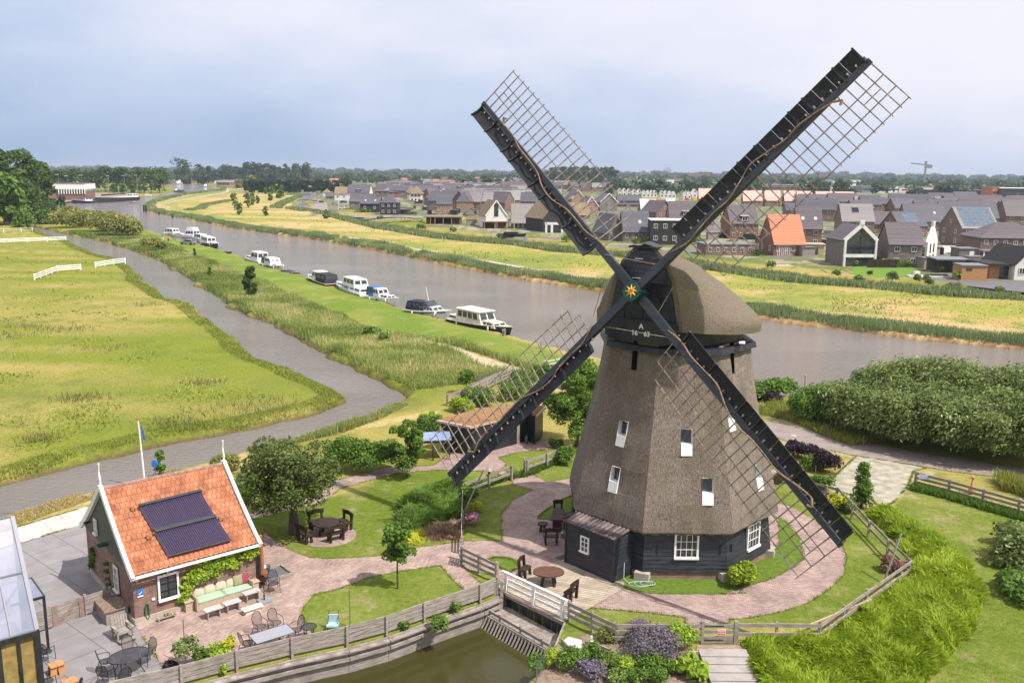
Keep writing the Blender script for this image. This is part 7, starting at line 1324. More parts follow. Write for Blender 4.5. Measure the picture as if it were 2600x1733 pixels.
# right hand neighbourhood, back to front
HS = [
 ('e', 540, 470, 380, 60, 190, 10, -4, 'side', b_brown, slate_pale, 'pale roofed house in the back row with a small solar panel', 3, 1, dict(side=0, sol=(.0, .6, .2, .3))),
 ('e', 950, 500, 300, 80, 190, 10, 8, 'side', b_brown, slate, 'dark slate house in the back row right of the pale roof', 3, 1, {}),
 ('e', 1480, 430, 330, 50, 140, 9, -3, 'side', b_brown, slate_pale, 'light grey roofed house with wide blue panels in the back row', 3, 1, dict(sol=(.2, .5, .45, .6, 1))),
 ('e', 1880, 420, 360, 50, 115, 10, -4, 'side', b_brown, slate, 'dark slate house far back on the right', 3, 1, dict(side=1)),
 ('e', 2330, 620, 380, 110, 285, 11, -6, 'side', b_brown, sb, 'dark slate house cut by the right frame edge in the back', 3, 2, {}),
 ('e', 1700, 620, 640, 90, 265, 12, -8, 'side', b_brown, slate, 'long dark slate block with brick gable on its right end', 6, 2, dict(side=1)),
 ('d', 1560, 620, 470, 90, 190, 9, -5, 'side', b_brown, slate, 'dark slate house with a small raised gable behind the orange roof', 4, 1, {}),
 ('d', 1640, 480, 420, 60, 110, 9, -2, 'side', b_brown, slate, 'low dark slate roof in front of the pink foil houses', 3, 1, {}),
 ('e', 360, 750, 370, 175, 365, 10.5, -6, 'side', b_brown, slate_pale, 'pale tiled house behind the white gabled villa', 3, 2, dict(sol=(-.1, .6, .22, .3))),
 ('e', 1170, 690, 460, 115, 310, 11, -6, 'side', b_brown, slate, 'dark slate house with two dark roof panels in the middle row', 4, 2, dict(sky=2)),
 ('e', 690, 720, 380, 110, 245, 10, -4, 'side', b_brown, sb, 'reddish brown slate house behind the villa', 3, 2, {}),
 ('e', 1020, 760, 370, 130, 285, 10, 12, 'side', b_brown, slate, 'slate house with a large solar field behind the villa', 3, 2, dict(side=-1, sol=(.1, .5, .5, .75, 1))),
 ('e', 1810, 870, 470, 215, 440, 11, 8, 'side', b_brown, slate_pale, 'brick house whose roof is entirely blue solar panels with two skylights', 3, 2, dict(side=-1, sol=(.04, .5, .9, .95, 1))),
 ('e', 2230, 1010, 800, 230, 400, 12, -3, 'hip', b_brown, sb, 'broad brown brick house with hipped roof and white windows at the right edge', 7, 2, dict(sky=0)),
 ('d', 720, 930, 400, 215, 460, 11, 3, 'side', b_red, sb, 'red brick house with dormer behind the mill sail', 4, 2, dict(side=1, dorm=1)),
 ('d', 1640, 1040, 340, 250, 520, 11, -10, 'side', b_brown, sb, 'large brown slate house right of the orange roof with red brick gable', 2, 2, dict(side=1, sky=2)),
 ('d', 1360, 1170, 460, 175, 550, 9, 9, 'side', b_red, roof_orange, 'steep bright orange roofed house with white framed glass front', 4, 1, dict(side=-1, sky=1)),
 ('d', 520, 1165, 700, 145, 0, 8, 5, 'flat', b_brown, steel, 'long low flat roofed wing left of the orange roofed house', 6, 1, {}),
 ('e', 920, 1118, 380, 268, 500, 9.5, -7, 'side', b_grey, sb, 'grey brick wing of the white gabled villa', 2, 2, {}),
 ('c', 230, 620, 360, 40, 170, 10, 2, 'side', b_brown, slate, 'grey roofed house with white panel strip behind the mill sail', 3, 1, dict(sol=(0, .2, .9, .25))),
 ('c', 520, 740, 240, 40, 225, 10, 3, 'side', b_brown, foil_white, 'house with white foil roof left of the purple slate gable', 2, 1, {}), ('c', 850, 700, 130, 40, 190, 9, 0, 'side', b_brown, foil_white, 'narrow white foil roof behind the purple slate gable', 1, 1, {}),
 ('c', 750, 850, 280, 150, 310, 14, 18, 'gable', b_brown, sb, 'brick gable house with purple slate roof left of the main sail', 2, 2, dict(trim=sb)),
 ('c', 1060, 900, 480, 125, 345, 11, -2, 'side', b_brown, sb, 'slate roofed house with dormer hidden partly by the main sail', 4, 1, dict(dorm=1)),
 ('c', 330, 1140, 400, 150, 425, 10, 2, 'side', b_grey, slate, 'house with blue solar upper roof and white garden doors', 4, 1, dict(sol=(0, .74, .98, .5, 1), sky=1)),
 ('c', 820, 1185, 560, 350, 0, 10, -3, 'flat', b_black, foil_white, 'black modern cube house with white rimmed windows', 4, 2, {}),
 ('c', 20, 1120, 220, 130, 380, 11, 20, 'gable', b_grey, slate, 'grey gabled house seen through the upper left sail', 2, 2, {}),
 ('b', 2150, 680, 260, 130, 250, 14, 12, 'gable', b_grey, slate, 'grey brick gable with white verge behind the sail lattice', 1, 2, dict(trim=gt_)),
 ('b', 1690, 610, 190, 110, 235, 13, 14, 'gable', b_sand, slate, 'sand brick gable house in the middle of the sail lattice', 1, 2, dict(trim=gt_)), ('b', 1890, 720, 210, 110, 240, 13, 14, 'gable', b_sand, slate, 'second sand brick gable in the sail lattice', 1, 2, dict(trim=gt_)),
 ('b', 1720, 800, 290, 60, 230, 11, 5, 'side', b_sand, thatch_new, 'tan thatched roof behind the sail boards', 3, 1, {}),
 ('b', 650, 650, 220, 140, 250, 13, 16, 'gable', b_sand, slate, 'orange brick gable house behind the white gabled barn house', 1, 2, dict(trim=gt_)), ('b', 950, 640, 220, 90, 225, 13, 16, 'gable', b_grey, slate, 'grey brown brick gable house left of the black sail', 1, 2, dict(trim=gt_)),
 ('b', 310, 640, 230, 150, 235, 10, 2, 'side', b_grey, slate, 'slate house with rows of solar panels behind the thatched gable', 3, 2, dict(sol=(0, .75, .95, .35))),
 ('b', 300, 410, 290, 70, 145, 10, -6, 'side', b_red, slate_pale, 'grey roofed brick row house far back with dark gable', 4, 1, dict(side=1)),
 ('b', 470, 935, 310, 185, 395, 14, 14, 'gable', whitew, thatch_new, 'white gabled house with tall dark slit window and brown roof', 0, 0, dict(trim=gt_)),
 ('b', 935, 940, 470, 85, 345, 11, 1, 'side', b_black, slate_pale, 'pale grey low sweeping roof with a dark solar strip', 7, 1, dict(sol=(.1, .84, .86, .22), sky=0)),
 ('b', 1330, 990, 330, 200, 410, 14, 24, 'gable', b_black, thatch_new, 'tan roofed house with white portal frame beside the black sail', 2, 1, dict(trim=None)),
 ('a', 1800, 600, 330, 110, 240, 14, 20, 'gable', b_grey, slate, 'dark gabled house with solar panels behind the brick house', 2, 2, dict(trim=gt_)),
 ('a', 1815, 735, 230, 155, 280, 10, 3, 'side', b_sand, slate, 'orange brown brick house with steep slate roof and three white doors', 3, 2, dict(side=-1)),
 ('a', 2100, 700, 210, 155, 305, 9, 2, 'hip', b_sand, slate, 'brick house with pyramid slate roof', 1, 2, {}),
 ('a', 985, 735, 262, 175, 290, 9, -1, 'hip', b_black, slate, 'black brick house with pyramid roof and four white windows', 3, 2, dict(frame=white)),
 ('a', 700, 700, 290, 125, 215, 10, -2, 'side', b_wood, slate, 'long black timber barn house left of the pyramid roofed house', 2, 1, dict(sky=2)),
 ('a', 560, 660, 330, 115, 225, 11, -2, 'side', b_grey, slate, 'long grey timber house behind the black barn', 3, 1, {}),
 ('a', 530, 560, 330, 150, 265, 12, -2, 'side', whitew, slate, 'tall white gabled villa with slate roof at the village edge', 3, 2, dict(dorm=1)),
 ('a', 270, 520, 190, 95, 190, 10, 2, 'side', whitew, thatch_new, 'white house with cream roof left of the white villa', 2, 1, {}), ('a', 45, 455, 100, 50, 100, 8, 0, 'hip', whitew, thatch_new, 'small thatched pavilion by the brook', 1, 1, {}), ('a', 120, 500, 150, 35, 80, 8, 2, 'side', b_red, slate, 'low brick house by the brook', 2, 1, {}),
 ('a', 830, 430, 130, 60, 0, 8, 0, 'flat', b_red, foil_white, 'low red flat roofed house between trees', 2, 1, {}),
]
BACK = HS
for r_ in HS: house(*r_[:12], nx=r_[12], fl=r_[13], **r_[14])
for x, y, rgy, evy, w_, lb in ((1130, 440, 280, 380, 110, 'leftmost'), (1190, 470, 290, 375, 150, 'second'), (1310, 500, 310, 410, 110, 'third'), (1385, 540, 315, 425, 190, 'largest front left'), (1480, 440, 280, 370, 90, 'back middle'), (1565, 460, 290, 380, 170, 'middle'), (1690, 440, 310, 380, 90, 'half hidden middle'), (1880, 430, 290, 360, 90, 'back right'), (1960, 460, 300, 385, 170, 'right'), (2110, 460, 320, 400, 100, 'half hidden right'), (2220, 560, 330, 430, 190, 'rightmost front')):
    house('a', x, y, w_*.82, y-evy, y-rgy, 11, 0, 'hip', whitew, thatch_new, lb+' white house with pointed thatched roof', nx=3, fl=2, over=.8, name='thatched_house', group='white houses with pointed thatched roofs', frame=b_wood)
# details of the villa with the white gable
vp = G('e', 378, 1110); vs = mpp(vp)*.2125; vl = thing('villa', 'villa with white chimney gables and a large pentagonal window', 'house', vp, R(3)); W_ = 400*vs; EVh, RGh = 300*vs, 480*vs; h = W_/2
mb = MB(); D_ = 10; mb.rings([[(-h, .1, 0), (h, .1, 0), (h, .1, EVh), (0, .1, RGh), (-h, .1, EVh)], [(-h, D_, 0), (h, D_, 0), (h, D_, EVh), (0, D_, RGh), (-h, D_, EVh)]]); mb.obj('wall', b_grey, vl)
mb = MB(); [mb.beam((sx*(h-.25), -.1, 0), (sx*(h-.25), -.1, EVh+.5), .45, .6, (0, 1, 0)) for sx in (-1, 1)]; mb.beam((-h, -.1, EVh*.42), (h, -.1, EVh*.42), .45, .7)
[mb.beam((sx*h, -.1, EVh+.1), (0, -.1, RGh+.2), .5, .75) for sx in (-1, 1)]; mb.box((0, -.1, RGh+.6), (1.0, .5, 1.2)); mb.obj('white_gable', whitew, vl)
mb = MB(); mb.quad((-h+.5, -.02, EVh*.46), (h-.5, -.02, EVh*.46), (h-.5, -.02, EVh), (0, -.02, RGh-.4), (-h+.5, -.02, EVh)); mb.quad((-h+.6, -.02, .1), (h-.6, -.02, .1), (h-.6, -.02, EVh*.36), (-h+.6, -.02, EVh*.36)); mb.obj('glass_front', glass, vl)
mb = MB(); mb.beam((0, -.08, EVh*.45), (0, -.08, RGh-.5), .12, .1); mb.beam((-h+.5, -.08, EVh*.75), (h-.5, -.08, EVh*.75), .1, .12); mb.obj('window_bars', blackm, vl)
mb = MB()
for sx in (-1, 1): a = Vector((sx*(h+.2), .2, EVh-.1)); b = Vector((0, .2, RGh)); n_ = Vector((sx*.1, 0, .2)); mb.rings([[a, b, b+Vector((0, D_, 0)), a+Vector((0, D_, 0))], [a+n_, b+n_, b+n_+Vector((0, D_, 0)), a+n_+Vector((0, D_, 0))]])
mb.obj('roof', sb, vl)
p = G('e', 1165, 1118); s_ = mpp(p)*.2125; mb = MB(); hh = 330*s_; ww = 8.5; mb.rings([[(q, 0, 0), (q, ww, 0), (q, ww, hh*.9), (q, ww*.58, hh*1.42), (q, ww*.58, hh*1.62), (q, ww*.42, hh*1.62), (q, ww*.42, hh*1.42), (q, 0, hh*.9)] for q in (-.25, .25)]); o = mb.obj('gable_wall', whitew); o.location = p; o.rotation_euler = (0, 0, R(-38)); tag(o, 'white end gable with chimney on the right of the villa', 'wall')
for yy, zz in ((2.3, .55), (5.2, .55), (2.3, .15), (5.2, .15)): o = bpy.data.objects.new('window', wmesh(blackm)); C.objects.link(o); o.parent = bpy.data.objects['gable_wall']; o.location = (.28, yy, hh*(zz+.1)); o.rotation_euler = (0, 0, PI/2); o.scale = (.6, 1, hh*.32)
# slit window and porch of the white barn, white portal, carports, sheds
def boxthing(name, lb, cat, k, x, y, parts, yaw=0, group=None):
    p = G(k, x, y); s = mpp(p)*ZM[k][2]; t = thing(name, lb, cat, p, R(yaw), group)
    for nm, mat, bxs in parts:
        mb = MB()
        for (cx1, y0, z0, w_, d_, h_) in bxs: mb.box((cx1*s, y0+d_/2, (z0+h_/2)*s), (w_*s, d_, h_*s))
        mb.obj(nm, mat, t)
    return t
boxthing('porch', 'dark glazed slit and timber porch on the white barn gable', 'porch', 'b', 440, 935, [('slit_window', glass, [(30, -.25, 175, 62, .1, 190)]), ('roof', thatch_new, [(0, -3.5, 95, 400, 3.6, 9)]), ('post', wood_new, [(-180, -3.3, 0, 7, .2, 95), (-20, -3.3, 0, 7, .2, 95), (170, -3.3, 0, 7, .2, 95)]), ('brick_panel', b_red, [(120, -.2, 0, 130, .2, 92)]), ('dark_opening', blackm, [(-80, -.15, 0, 190, .15, 88)])], 14)
boxthing('portal', 'white rectangular portal of the tan roofed house', 'porch', 'b', 1330, 1000, [('frame', whitew, [(-130, -2, 0, 28, .5, 150), (-45, -2, 0, 34, .5, 120), (110, -2, 0, 34, .5, 120), (160, -2, 0, 26, .5, 120), (10, -2, 118, 320, .5, 36)]), ('glass_front', glass, [(0, -.2, 0, 300, .15, 118)])], 8)
boxthing('glass_doors', 'white framed glass front under the orange roof', 'window', 'd', 1270, 1168, [('frame', white, [(x, -.6, 0, 7, .2, 150) for x in (-90, -62, -30, 0, 30, 60, 92)]+[(0, -.6, 144, 200, .25, 12), (0, -.6, 105, 190, .2, 6)]), ('glass', glass, [(0, -.45, 0, 186, .1, 145)])], 9)
boxthing('carport', 'black carport with timber posts and arches at the waterside', 'carport', 'a', 1800, 875, [('roof', thatch_new, [(0, -1, 100, 540, 9, 12)]), ('wall', b_black, [(0, 6.5, 0, 500, .3, 100), (200, -.3, 0, 115, 6, 98), (-225, -.3, 0, 60, 6, 98)]), ('post', wood_new, [(x, -.8, 0, 9, .25, 100) for x in (-190, -125, 0, 125, 250)])], -1)
boxthing('carport', 'flat roofed dark carport on the right beside the grey yard', 'carport', 'e', 1500, 1190, [('roof', steel, [(0, -.5, 150, 400, 7, 16)]), ('wall', b_grey, [(130, 0, 0, 130, 6.5, 150), (-20, 6, 0, 340, .3, 148)]), ('post', blackm, [(-180, -.3, 0, 14, .2, 150)])], -6)
boxthing('wooden_shed', 'orange larch clad garden shed at the water', 'shed', 'e', 1750, 1280, [('wall', w_orange, [(0, 0, 0, 290, 5, 175)]), ('roof', steel, [(0, -.15, 172, 304, 5.3, 12)]), ('window', glass, [(-60, -.06, 118, 66, .1, 30)])], -7)
boxthing('annex', 'larch clad flat annex with glass doors at the right', 'building', 'e', 2040, 1258, [('wall', w_orange, [(-50, 0, 0, 120, 6, 165)]), ('glass_front', glass, [(110, .2, 0, 190, 5, 165)]), ('roof', b_black, [(40, -1, 162, 420, 9, 22)])], -2)
house('e', 2400, 1275, 340, 190, 370, 12, 0, 'gable', whitew, b_black, 'white gabled house cut by the right frame edge', nx=2, fl=1, trim=b_black)
boxthing('veranda', 'white framed veranda in front of the broad brick house', 'veranda', 'e', 2010, 1030, [('roof', steel, [(0, -4, 108, 470, 4.5, 14)]), ('post', white, [(x, -3.8, 0, 14, .25, 108) for x in (-220, -40, 150, 215)]), ('glass_front', glass, [(10, -1, 0, 420, .2, 104)])], -3)
boxthing('annex', 'grey brick lean-to with a white door left of the veranda', 'building', 'e', 1680, 1030, [('wall', b_grey, [(0, 0, 0, 210, 5, 125)]), ('roof', steel, [(0, -.2, 124, 225, 5.4, 12)]), ('door', white, [(40, -.08, 0, 54, .1, 100)])], -3)
boxthing('wooden_shed', 'pale timber garden shed beside the orange roofed house', 'shed', 'd', 1740, 1150, [('wall', wood_pale, [(0, 0, 0, 220, 4.5, 135)]), ('roof', wood_pale, [(0, -.3, 134, 270, 5.2, 12)]), ('door', wood_gray, [(-40, -.06, 0, 90, .1, 100)])], -8)
boxthing('screen_fence', 'small weathered timber screen on the waterside', 'fence', 'd', 1330, 1240, [('boards', wood_gray, [(0, 0, 20, 150, .1, 75)])], 3)
boxthing('jetty', 'pale timber terrace edge at the water below the orange roof', 'jetty', 'd', 1260, 1320, [('deck', wood_pale, [(20, -1, -6, 280, 3, 16)])], 8)
boxthing('jetty', 'wood rimmed sunken bed at the water left of the new lawn', 'jetty', 'e', 150, 1190, [('frame', wood_pale, [(0, -.2, -4, 290, .3, 14), (-140, 0, -4, 10, 7, 14), (140, 0, -4, 10, 7, 14)])], -8)
boxthing('motorboat', 'small white motorboat at the private jetty', 'boat', 'e', 1090, 1235, [('hull', gelcoat, [(0, -.5, -8, 230, 1.8, 24)]), ('cabin', gelcoat, [(-10, 0, 16, 56, 1.2, 46)])], -4)
boxthing('motorboat', 'white boat with dark covered hot tub shape at the jetty', 'boat', 'e', 1340, 1240, [('hull', gelcoat, [(0, -.5, -8, 260, 1.8, 26)]), ('cover', canvas_k, [(0, -.3, 18, 190, 1.4, 14)])], -6)
boxthing('quay_edge', 'dark quay planks along the village lawns', 'quay', 'b', 900, 1068, [('planks', tar, [(0, 0, -8, 700, .3, 12)])], -7)
boxthing('slipway', 'grey tiled slipway beside the black carport', 'slipway', 'a', 1740, 905, [('slab', b_grey, [(0, -3, -6, 340, 6, 16)])], -9)
p = G('b', 690, 1060); t = thing('sailing_boat', 'dark sailing boat with a bare mast at the village quay', 'boat', p, R(-8)); mb = MB(); mb.rings([[(-4.2, -.9, 0), (-4.2, .9, 0), (2, 1.0, 0), (4.4, 0, 0), (2, -1, 0)], [(-4.4, -1.1, .9), (-4.4, 1.1, .9), (2.2, 1.3, .9), (5, 0, 1.1), (2.2, -1.3, .9)]]); mb.obj('hull', navy, t); mb = MB(); mb.box((0, 0, 1.15), (4.5, 1.5, .6)); mb.obj('cabin', canvas_k, t); mb = MB(); mb.tube((1.0, 0, .9), (1.0, 0, 12), .14, .09); mb.obj('mast', wood_pale, t)
# bridges of the village
for nm, a, b, lb, wd_ in (('footbridge', ('a', 600, 860), ('a', 1480, 835), 'long low timber footbridge to the village', 2.6), ('bridge', ('g', 1690, 690), ('g', 2110, 695), 'flat timber bridge over the brook', 3.5), ('bridge', ('g', 1700, 575), ('g', 2080, 575), 'second bridge farther up the brook', 4)):
    A_, B_ = G(*a), G(*b); t = thing(nm, lb, 'bridge', A_); d = B_-A_; n = 12; mb = MB()
    P_ = [d*(i/n)+Vector((0, 0, .1+.9*math.sin(PI*i/n))) for i in range(n+1)]; [mb.beam(P_[i], P_[i+1], wd_, .3) for i in range(n)]; mb.obj('deck', wood_gray, t)
    sd_ = Vector((d.y, -d.x, 0)).normalized()*wd_/2
    for q in (sd_, -sd_): mb = MB(); [mb.beam(P_[i]+q+Vector((0, 0, .9)), P_[i+1]+q+Vector((0, 0, .9)), .15, .2) for i in range(n)]; [mb.beam(P_[i]+q, P_[i]+q+Vector((0, 0, .9)), .12, .12) for i in range(0, n+1, 2)]; mb.obj('railing', wood_dark, t)
# pink foil roofs and pale shells of the building site
for i, (x, w_, y, lb) in enumerate(((1130, 240, 470, 'first'), (1375, 170, 475, 'second'), (1590, 230, 480, 'third'), (1870, 250, 485, 'fourth'), (2160, 280, 490, 'fifth'), (900, 170, 470, 'sixth'), (180, 220, 440, 'seventh'), (760, 110, 475, 'eighth'))):
    house('d', x, y, w_*.9, 85, 215, 10, -6, 'side', b_sand, foil, lb+' unfinished house with pink foil roof'+(' counted from left' if i < 5 else ' at the back'), nx=3, fl=1, side=1 if i < 5 else 0, group='unfinished houses with pink roofs')
for i, (x, w_, y, hh_) in enumerate(((80, 60, 470, 100), (150, 60, 470, 100), (215, 55, 470, 90), (300, 70, 475, 90), (370, 60, 475, 90), (445, 60, 480, 80), (505, 55, 480, 80), (560, 55, 480, 80), (610, 50, 480, 80), (710, 55, 490, 85), (770, 55, 490, 85), (830, 55, 490, 80), (890, 50, 490, 75), (1060, 60, 500, 75), (1120, 55, 500, 75), (1200, 80, 500, 115), (1300, 80, 500, 115))):
    house('c', x, y, w_, hh_*.75, hh_*1.05+20, 8, 0, 'gable', whitew, whitew, 'pale unfinished gabled shell on the building site', nx=1, fl=1, name='house_shell', group='pale house shells on the building site', over=.05, frame=blackm)
for i in range(12): boxthing('site_container', 'coloured container or stack on the building site', 'container', 'c', 40+i*105+rnd.randint(-20, 20), 505+rnd.randint(0, 25), [('box', [red_p, yellow_p, blue_p, white, wood_new][i % 5], [(0, 0, 0, 40+rnd.randint(0, 30), 3, 22+rnd.randint(0, 14))])], 0, 'containers on the building site')
boxthing('excavator', 'yellow excavator behind the back row on the right', 'excavator', 'e', 1690, 330, [('cab', yellow_p, [(0, 0, 12, 40, 3, 26)]), ('tracks', blackm, [(0, 0, 0, 60, 3, 12)]), ('arm', yellow_p, [(-45, 1, 25, 50, .6, 10)])], 0)
# business park and town beyond
BX = [('e', 170, 222, 260, 60, 30, foil_white, 'long beige hall at the left of the business park'), ('e', 510, 230, 190, 72, 30, steel, 'glassy grey office in the business park'), ('e', 760, 232, 320, 76, 30, white, 'white showroom with a large dark window'), ('e', 1080, 235, 440, 70, 40, foil_white, 'long white roofed hall'), ('e', 1560, 272, 760, 70, 30, b_black, 'long low dark hall with pale edge'), ('e', 1650, 212, 560, 52, 40, b_red, 'rust red hall behind the dark hall'), ('e', 2010, 295, 90, 128, 20, roof_orange, 'orange red end block of the glass building'), ('e', 2290, 298, 480, 115, 30, blackm, 'dark glass building at the right edge'), ('e', 2200, 150, 420, 38, 30, blue_p, 'bluish hall roof far right'),
 ('e', 230, 150, 330, 70, 40, white, 'white office with blue windows behind the pink roofs'), ('e', 500, 90, 420, 45, 50, foil_white, 'far pale office row'), ('e', 1250, 50, 90, 30, 40, white, 'small far white hall'), ('e', 1650, 40, 300, 32, 60, white, 'far white hall with rounded roof on the right'), ('e', 1520, 120, 260, 40, 40, slate, 'far grey roofed hall'),
 ('d', 1240, 250, 1500, 80, 60, b_brown, 'long brown brick hall behind the pink roofs'), ('c', 630, 300, 520, 92, 40, white, 'white ribbed round office building'), ('c', 620, 205, 450, 80, 40, b_sand, 'yellowish apartment block behind the ribbed office'), ('c', 795, 140, 110, 80, 30, b_red, 'red tower block with a grey cap'), ('c', 940, 300, 130, 100, 30, b_sand, 'sand coloured block right of the ribbed office'), ('c', 1260, 235, 330, 110, 40, b_red, 'red apartment rows in the town'), ('c', 1690, 220, 100, 125, 30, b_red, 'tall red block beside the main sail'), ('c', 320, 300, 130, 70, 30, b_red, 'low red building left of the ribbed office'), ('c', 1500, 300, 420, 40, 40, steel, 'grey depot row behind the sail'),
 ('a', 1200, 170, 380, 60, 60, foil_white, 'far pale exhibition hall'), ('a', 1490, 170, 60, 55, 30, white, 'white block right of the far hall'), ('a', 250, 130, 180, 42, 40, white, 'far white office on the left horizon'), ('g', 900, 440, 330, 38, 60, white, 'long white greenhouse by the dark hedge'), ('g', 850, 465, 170, 42, 20, b_red, 'dark red barn before the greenhouse')]
for k, x, y, w_, h_, d_, m_, lb in BX:
    t = boxthing('hall', lb, 'building', k, x, y, [('wall', m_, [(0, 0, 0, w_, d_, h_)]), ('roof_edge', steel if m_ is not blackm else white, [(0, -.3, h_, w_*1.01, d_+.6, h_*.05)]), ('window_band', glass, [(0, -.15, h_*.4, w_*.86, .3, h_*.22)])])
t = bpy.data.objects.new('rib', None); bpy.data.objects.remove(t)
p = G('c', 630, 299); s_ = mpp(p)*.17; t = thing('facade_fins', 'white vertical fins on the round office building', 'facade', p); mb = MB(); [mb.box(((-250+i*14)*s_, -2, 48*s_), (5*s_, 1.5, 84*s_)) for i in range(36)]; mb.obj('fins', white, t)
p = G('c', 795, 60); t = boxthing('tower_dome', 'grey domed cap on top of the red tower block', 'dome', 'c', 795, 140, [('cap', steel, [(0, 5, 80, 70, 20, 18)]), ('tip', steel, [(0, 12, 98, 30, 8, 16)])])  # domed cap of the red tower block, made as a separate object
t = thing('tower_crane', 'tower crane on the right horizon', 'crane', AT('z4', 1615, 165, 1500)*1); t.location.z = 0; base = t.location.copy(); zt = AT('z4', 1615, 112, 1500).z; mb = MB(); mb.box((0, 0, zt/2), (2.4, 2.4, zt)); mb.obj('mast', steel, t); mb = MB(); mb.beam((AT('z4', 1510, 108, 1500).x-base.x, 0, zt+2), (AT('z4', 1660, 118, 1500).x-base.x, 0, zt-1), 1.6, 2.0); mb.beam((0, 0, zt), (0, 0, AT('z4', 1617, 84, 1500).z), 1.6, 1.6); mb.box((AT('z4', 1650, 118, 1500).x-base.x, 0, zt-3), (8, 2, 5)); mb.obj('jib', steel, t); mb = MB(); mb.box((0, 0, zt+1), (3, 3, 8)); mb.obj('cab', steel, t)
# dense rows of the far estate
rnd.seed(11); mats_r = [slate, slate, sb, slate_pale, roof_orange]
for i in range(230):
    row = i % 10; yt = 450+row*4.0+rnd.uniform(-1.5, 1.5)+(0 if row < 7 else 3); x = rnd.uniform(960 if row < 6 else 1000, 1650 if row < 7 else 1600)
    if x > 1380 and row > 3: x = rnd.uniform(980, 1380)
    if row > 6 and x < 1120: x += 150
    hh_ = rnd.uniform(8.2, 9.8); P_ = G('N', x, yt+.008*(x-1300), hh_); P_.z = 0; D_ = rnd.uniform(8, 10)
    house('N', 0, 0, rnd.choice((8, 12, 18, 26)), rnd.uniform(4.2, 5.6), hh_, D_, rnd.choice((-35, -12, -6, 0, 6, 30)), 'gable' if rnd.random() < .25 else 'side', rnd.choice((b_brown, b_grey, b_red, b_brown)), roof_orange if (row < 3 and rnd.random() < .4) else rnd.choice((slate, slate, sb, slate_pale)), 'small dark roofed house in the far estate', nx=3, fl=1, name='estate_house', group='houses of the far estate', bare=row < 5, P=P_)
for i in range(70):
    hh_ = rnd.uniform(8, 9.5); x = rnd.uniform(2050, 2640); yt = rnd.uniform(478, 505); P_ = G('N', x, yt+.008*(x-1300), hh_); P_.z = 0
    if i < 26: house('N', 0, 0, rnd.choice((10, 16, 22)), 5, hh_, 10, rnd.choice((-15, -5, 0)), 'side', b_brown, rnd.choice((slate, sb)), 'dark slate roofed house in the back rows of the village', nx=3, fl=2, name='row_house', group='houses in the back rows of the village', P=P_)
# garden sheds, hedges and fences between the houses
for i in range(150):
    z_, x0, x1, y0, y1 = rnd.choice((('a', 1150, 2350, 560, 740), ('a', 1150, 2350, 560, 740), ('b', 0, 800, 640, 900), ('c', 0, 2000, 900, 1180), ('e', 0, 2300, 850, 1130), ('d', 0, 2300, 900, 1180))); p = G(z_, rnd.uniform(x0, x1), rnd.uniform(y0, y1)); c_ = i % 3
    if c_ == 0:
        t = thing('garden_shed', 'small timber garden shed between the village houses', 'shed', p, rnd.uniform(-.3, .3), 'garden sheds of the village'); mb = MB(); mb.box((0, 0, 1.1), (3.2, 2.4, 2.2)); mb.obj('wall', rnd.choice((wood_gray, tar, wood_gray)), t); mb = MB(); mb.box((0, 0, 2.26), (3.6, 2.8, .14)); mb.obj('roof', steel, t)
    elif c_ == 1:
        mb = MB(); L_ = rnd.uniform(4, 10); mb.box((0, 0, .9), (L_, .1, 1.8)); [mb.box((-L_/2+L_*j/4, -.04, .95), (.14, .16, 1.9)) for j in range(5)]; o = mb.obj('board_fence', rnd.choice((wood_gray, wood_dark, wood_new, tar))); o.location = p; o.rotation_euler = (0, 0, rnd.choice((-.1, 0, 1.4, 1.5))); tag(o, 'timber board fence in a village garden', 'fence', 'board fences of the village gardens')
    else: bush('garden_bush', 'green shrub in a village garden', 'bush', p, rnd.uniform(1.2, 3), rnd.uniform(.9, 2), 8, 260, .38, rnd.choice((L_mid, L_oak, L_willow, L_bright)), 'shrubs of the village gardens')
for x, y, w_, c_ in ((1380, 405, 150, 'first'), (1860, 405, 140, 'second'), (640, 415, 70, 'third'), (2290, 405, 120, 'fourth')):
    house('g', x, y, w_*.9, 10, 30, 9, 0, 'side', b_red, roof_orange, c_+' orange roofed farmhouse above the dark hedge', nx=2, fl=1, bare=True)
for x, y, w_, lb in ((290, 440, 80, 'grey barn by the river bend'), (440, 435, 60, 'red and white barn by the river bend'), (180, 440, 60, 'small house under the tall round tree')): house('g', x, y, w_, 28, 50, 12, 25, 'gable', whitew if 'grey' in lb else b_red, slate_pale, lb, bare=True)
# parked cars
def car(k, x, y, rz, mat, lb):
    t = thing('parked_car', lb, 'car', G(k, x, y), rz); pr = [(-2.1, .35), (-2.15, .85), (-1.9, 1.0), (-1.5, 1.42), (.3, 1.46), (1.0, 1.0), (2.05, .85), (2.15, .4)]; mb = MB(); mb.rings([[(a*.99, y_*w_, b) for a, b in pr] for y_, w_ in ((-.85, 1), (.85, 1))]); mb.obj('body', mat, t)
    mb = MB(); mb.rings([[(-1.45, y_, 1.0), (-1.3, y_, 1.36), (.28, y_, 1.40), (.8, y_, 1.02)] for y_ in (-.87, .87)]); mb.obj('side_windows', glass, t); mb = MB(); mb.quad((-1.92, -.7, 1.02), (-1.92, .7, 1.02), (-1.55, .62, 1.42), (-1.55, -.62, 1.42)); mb.obj('rear_window', glass, t)
    for sx in (-1.3, 1.3):
        for sy in (-.8, .8): mb = MB(); mb.tube((sx, sy-.1, .33), (sx, sy+.1, .33), .33, .33, 12); mb.obj('wheel', blackm, t)
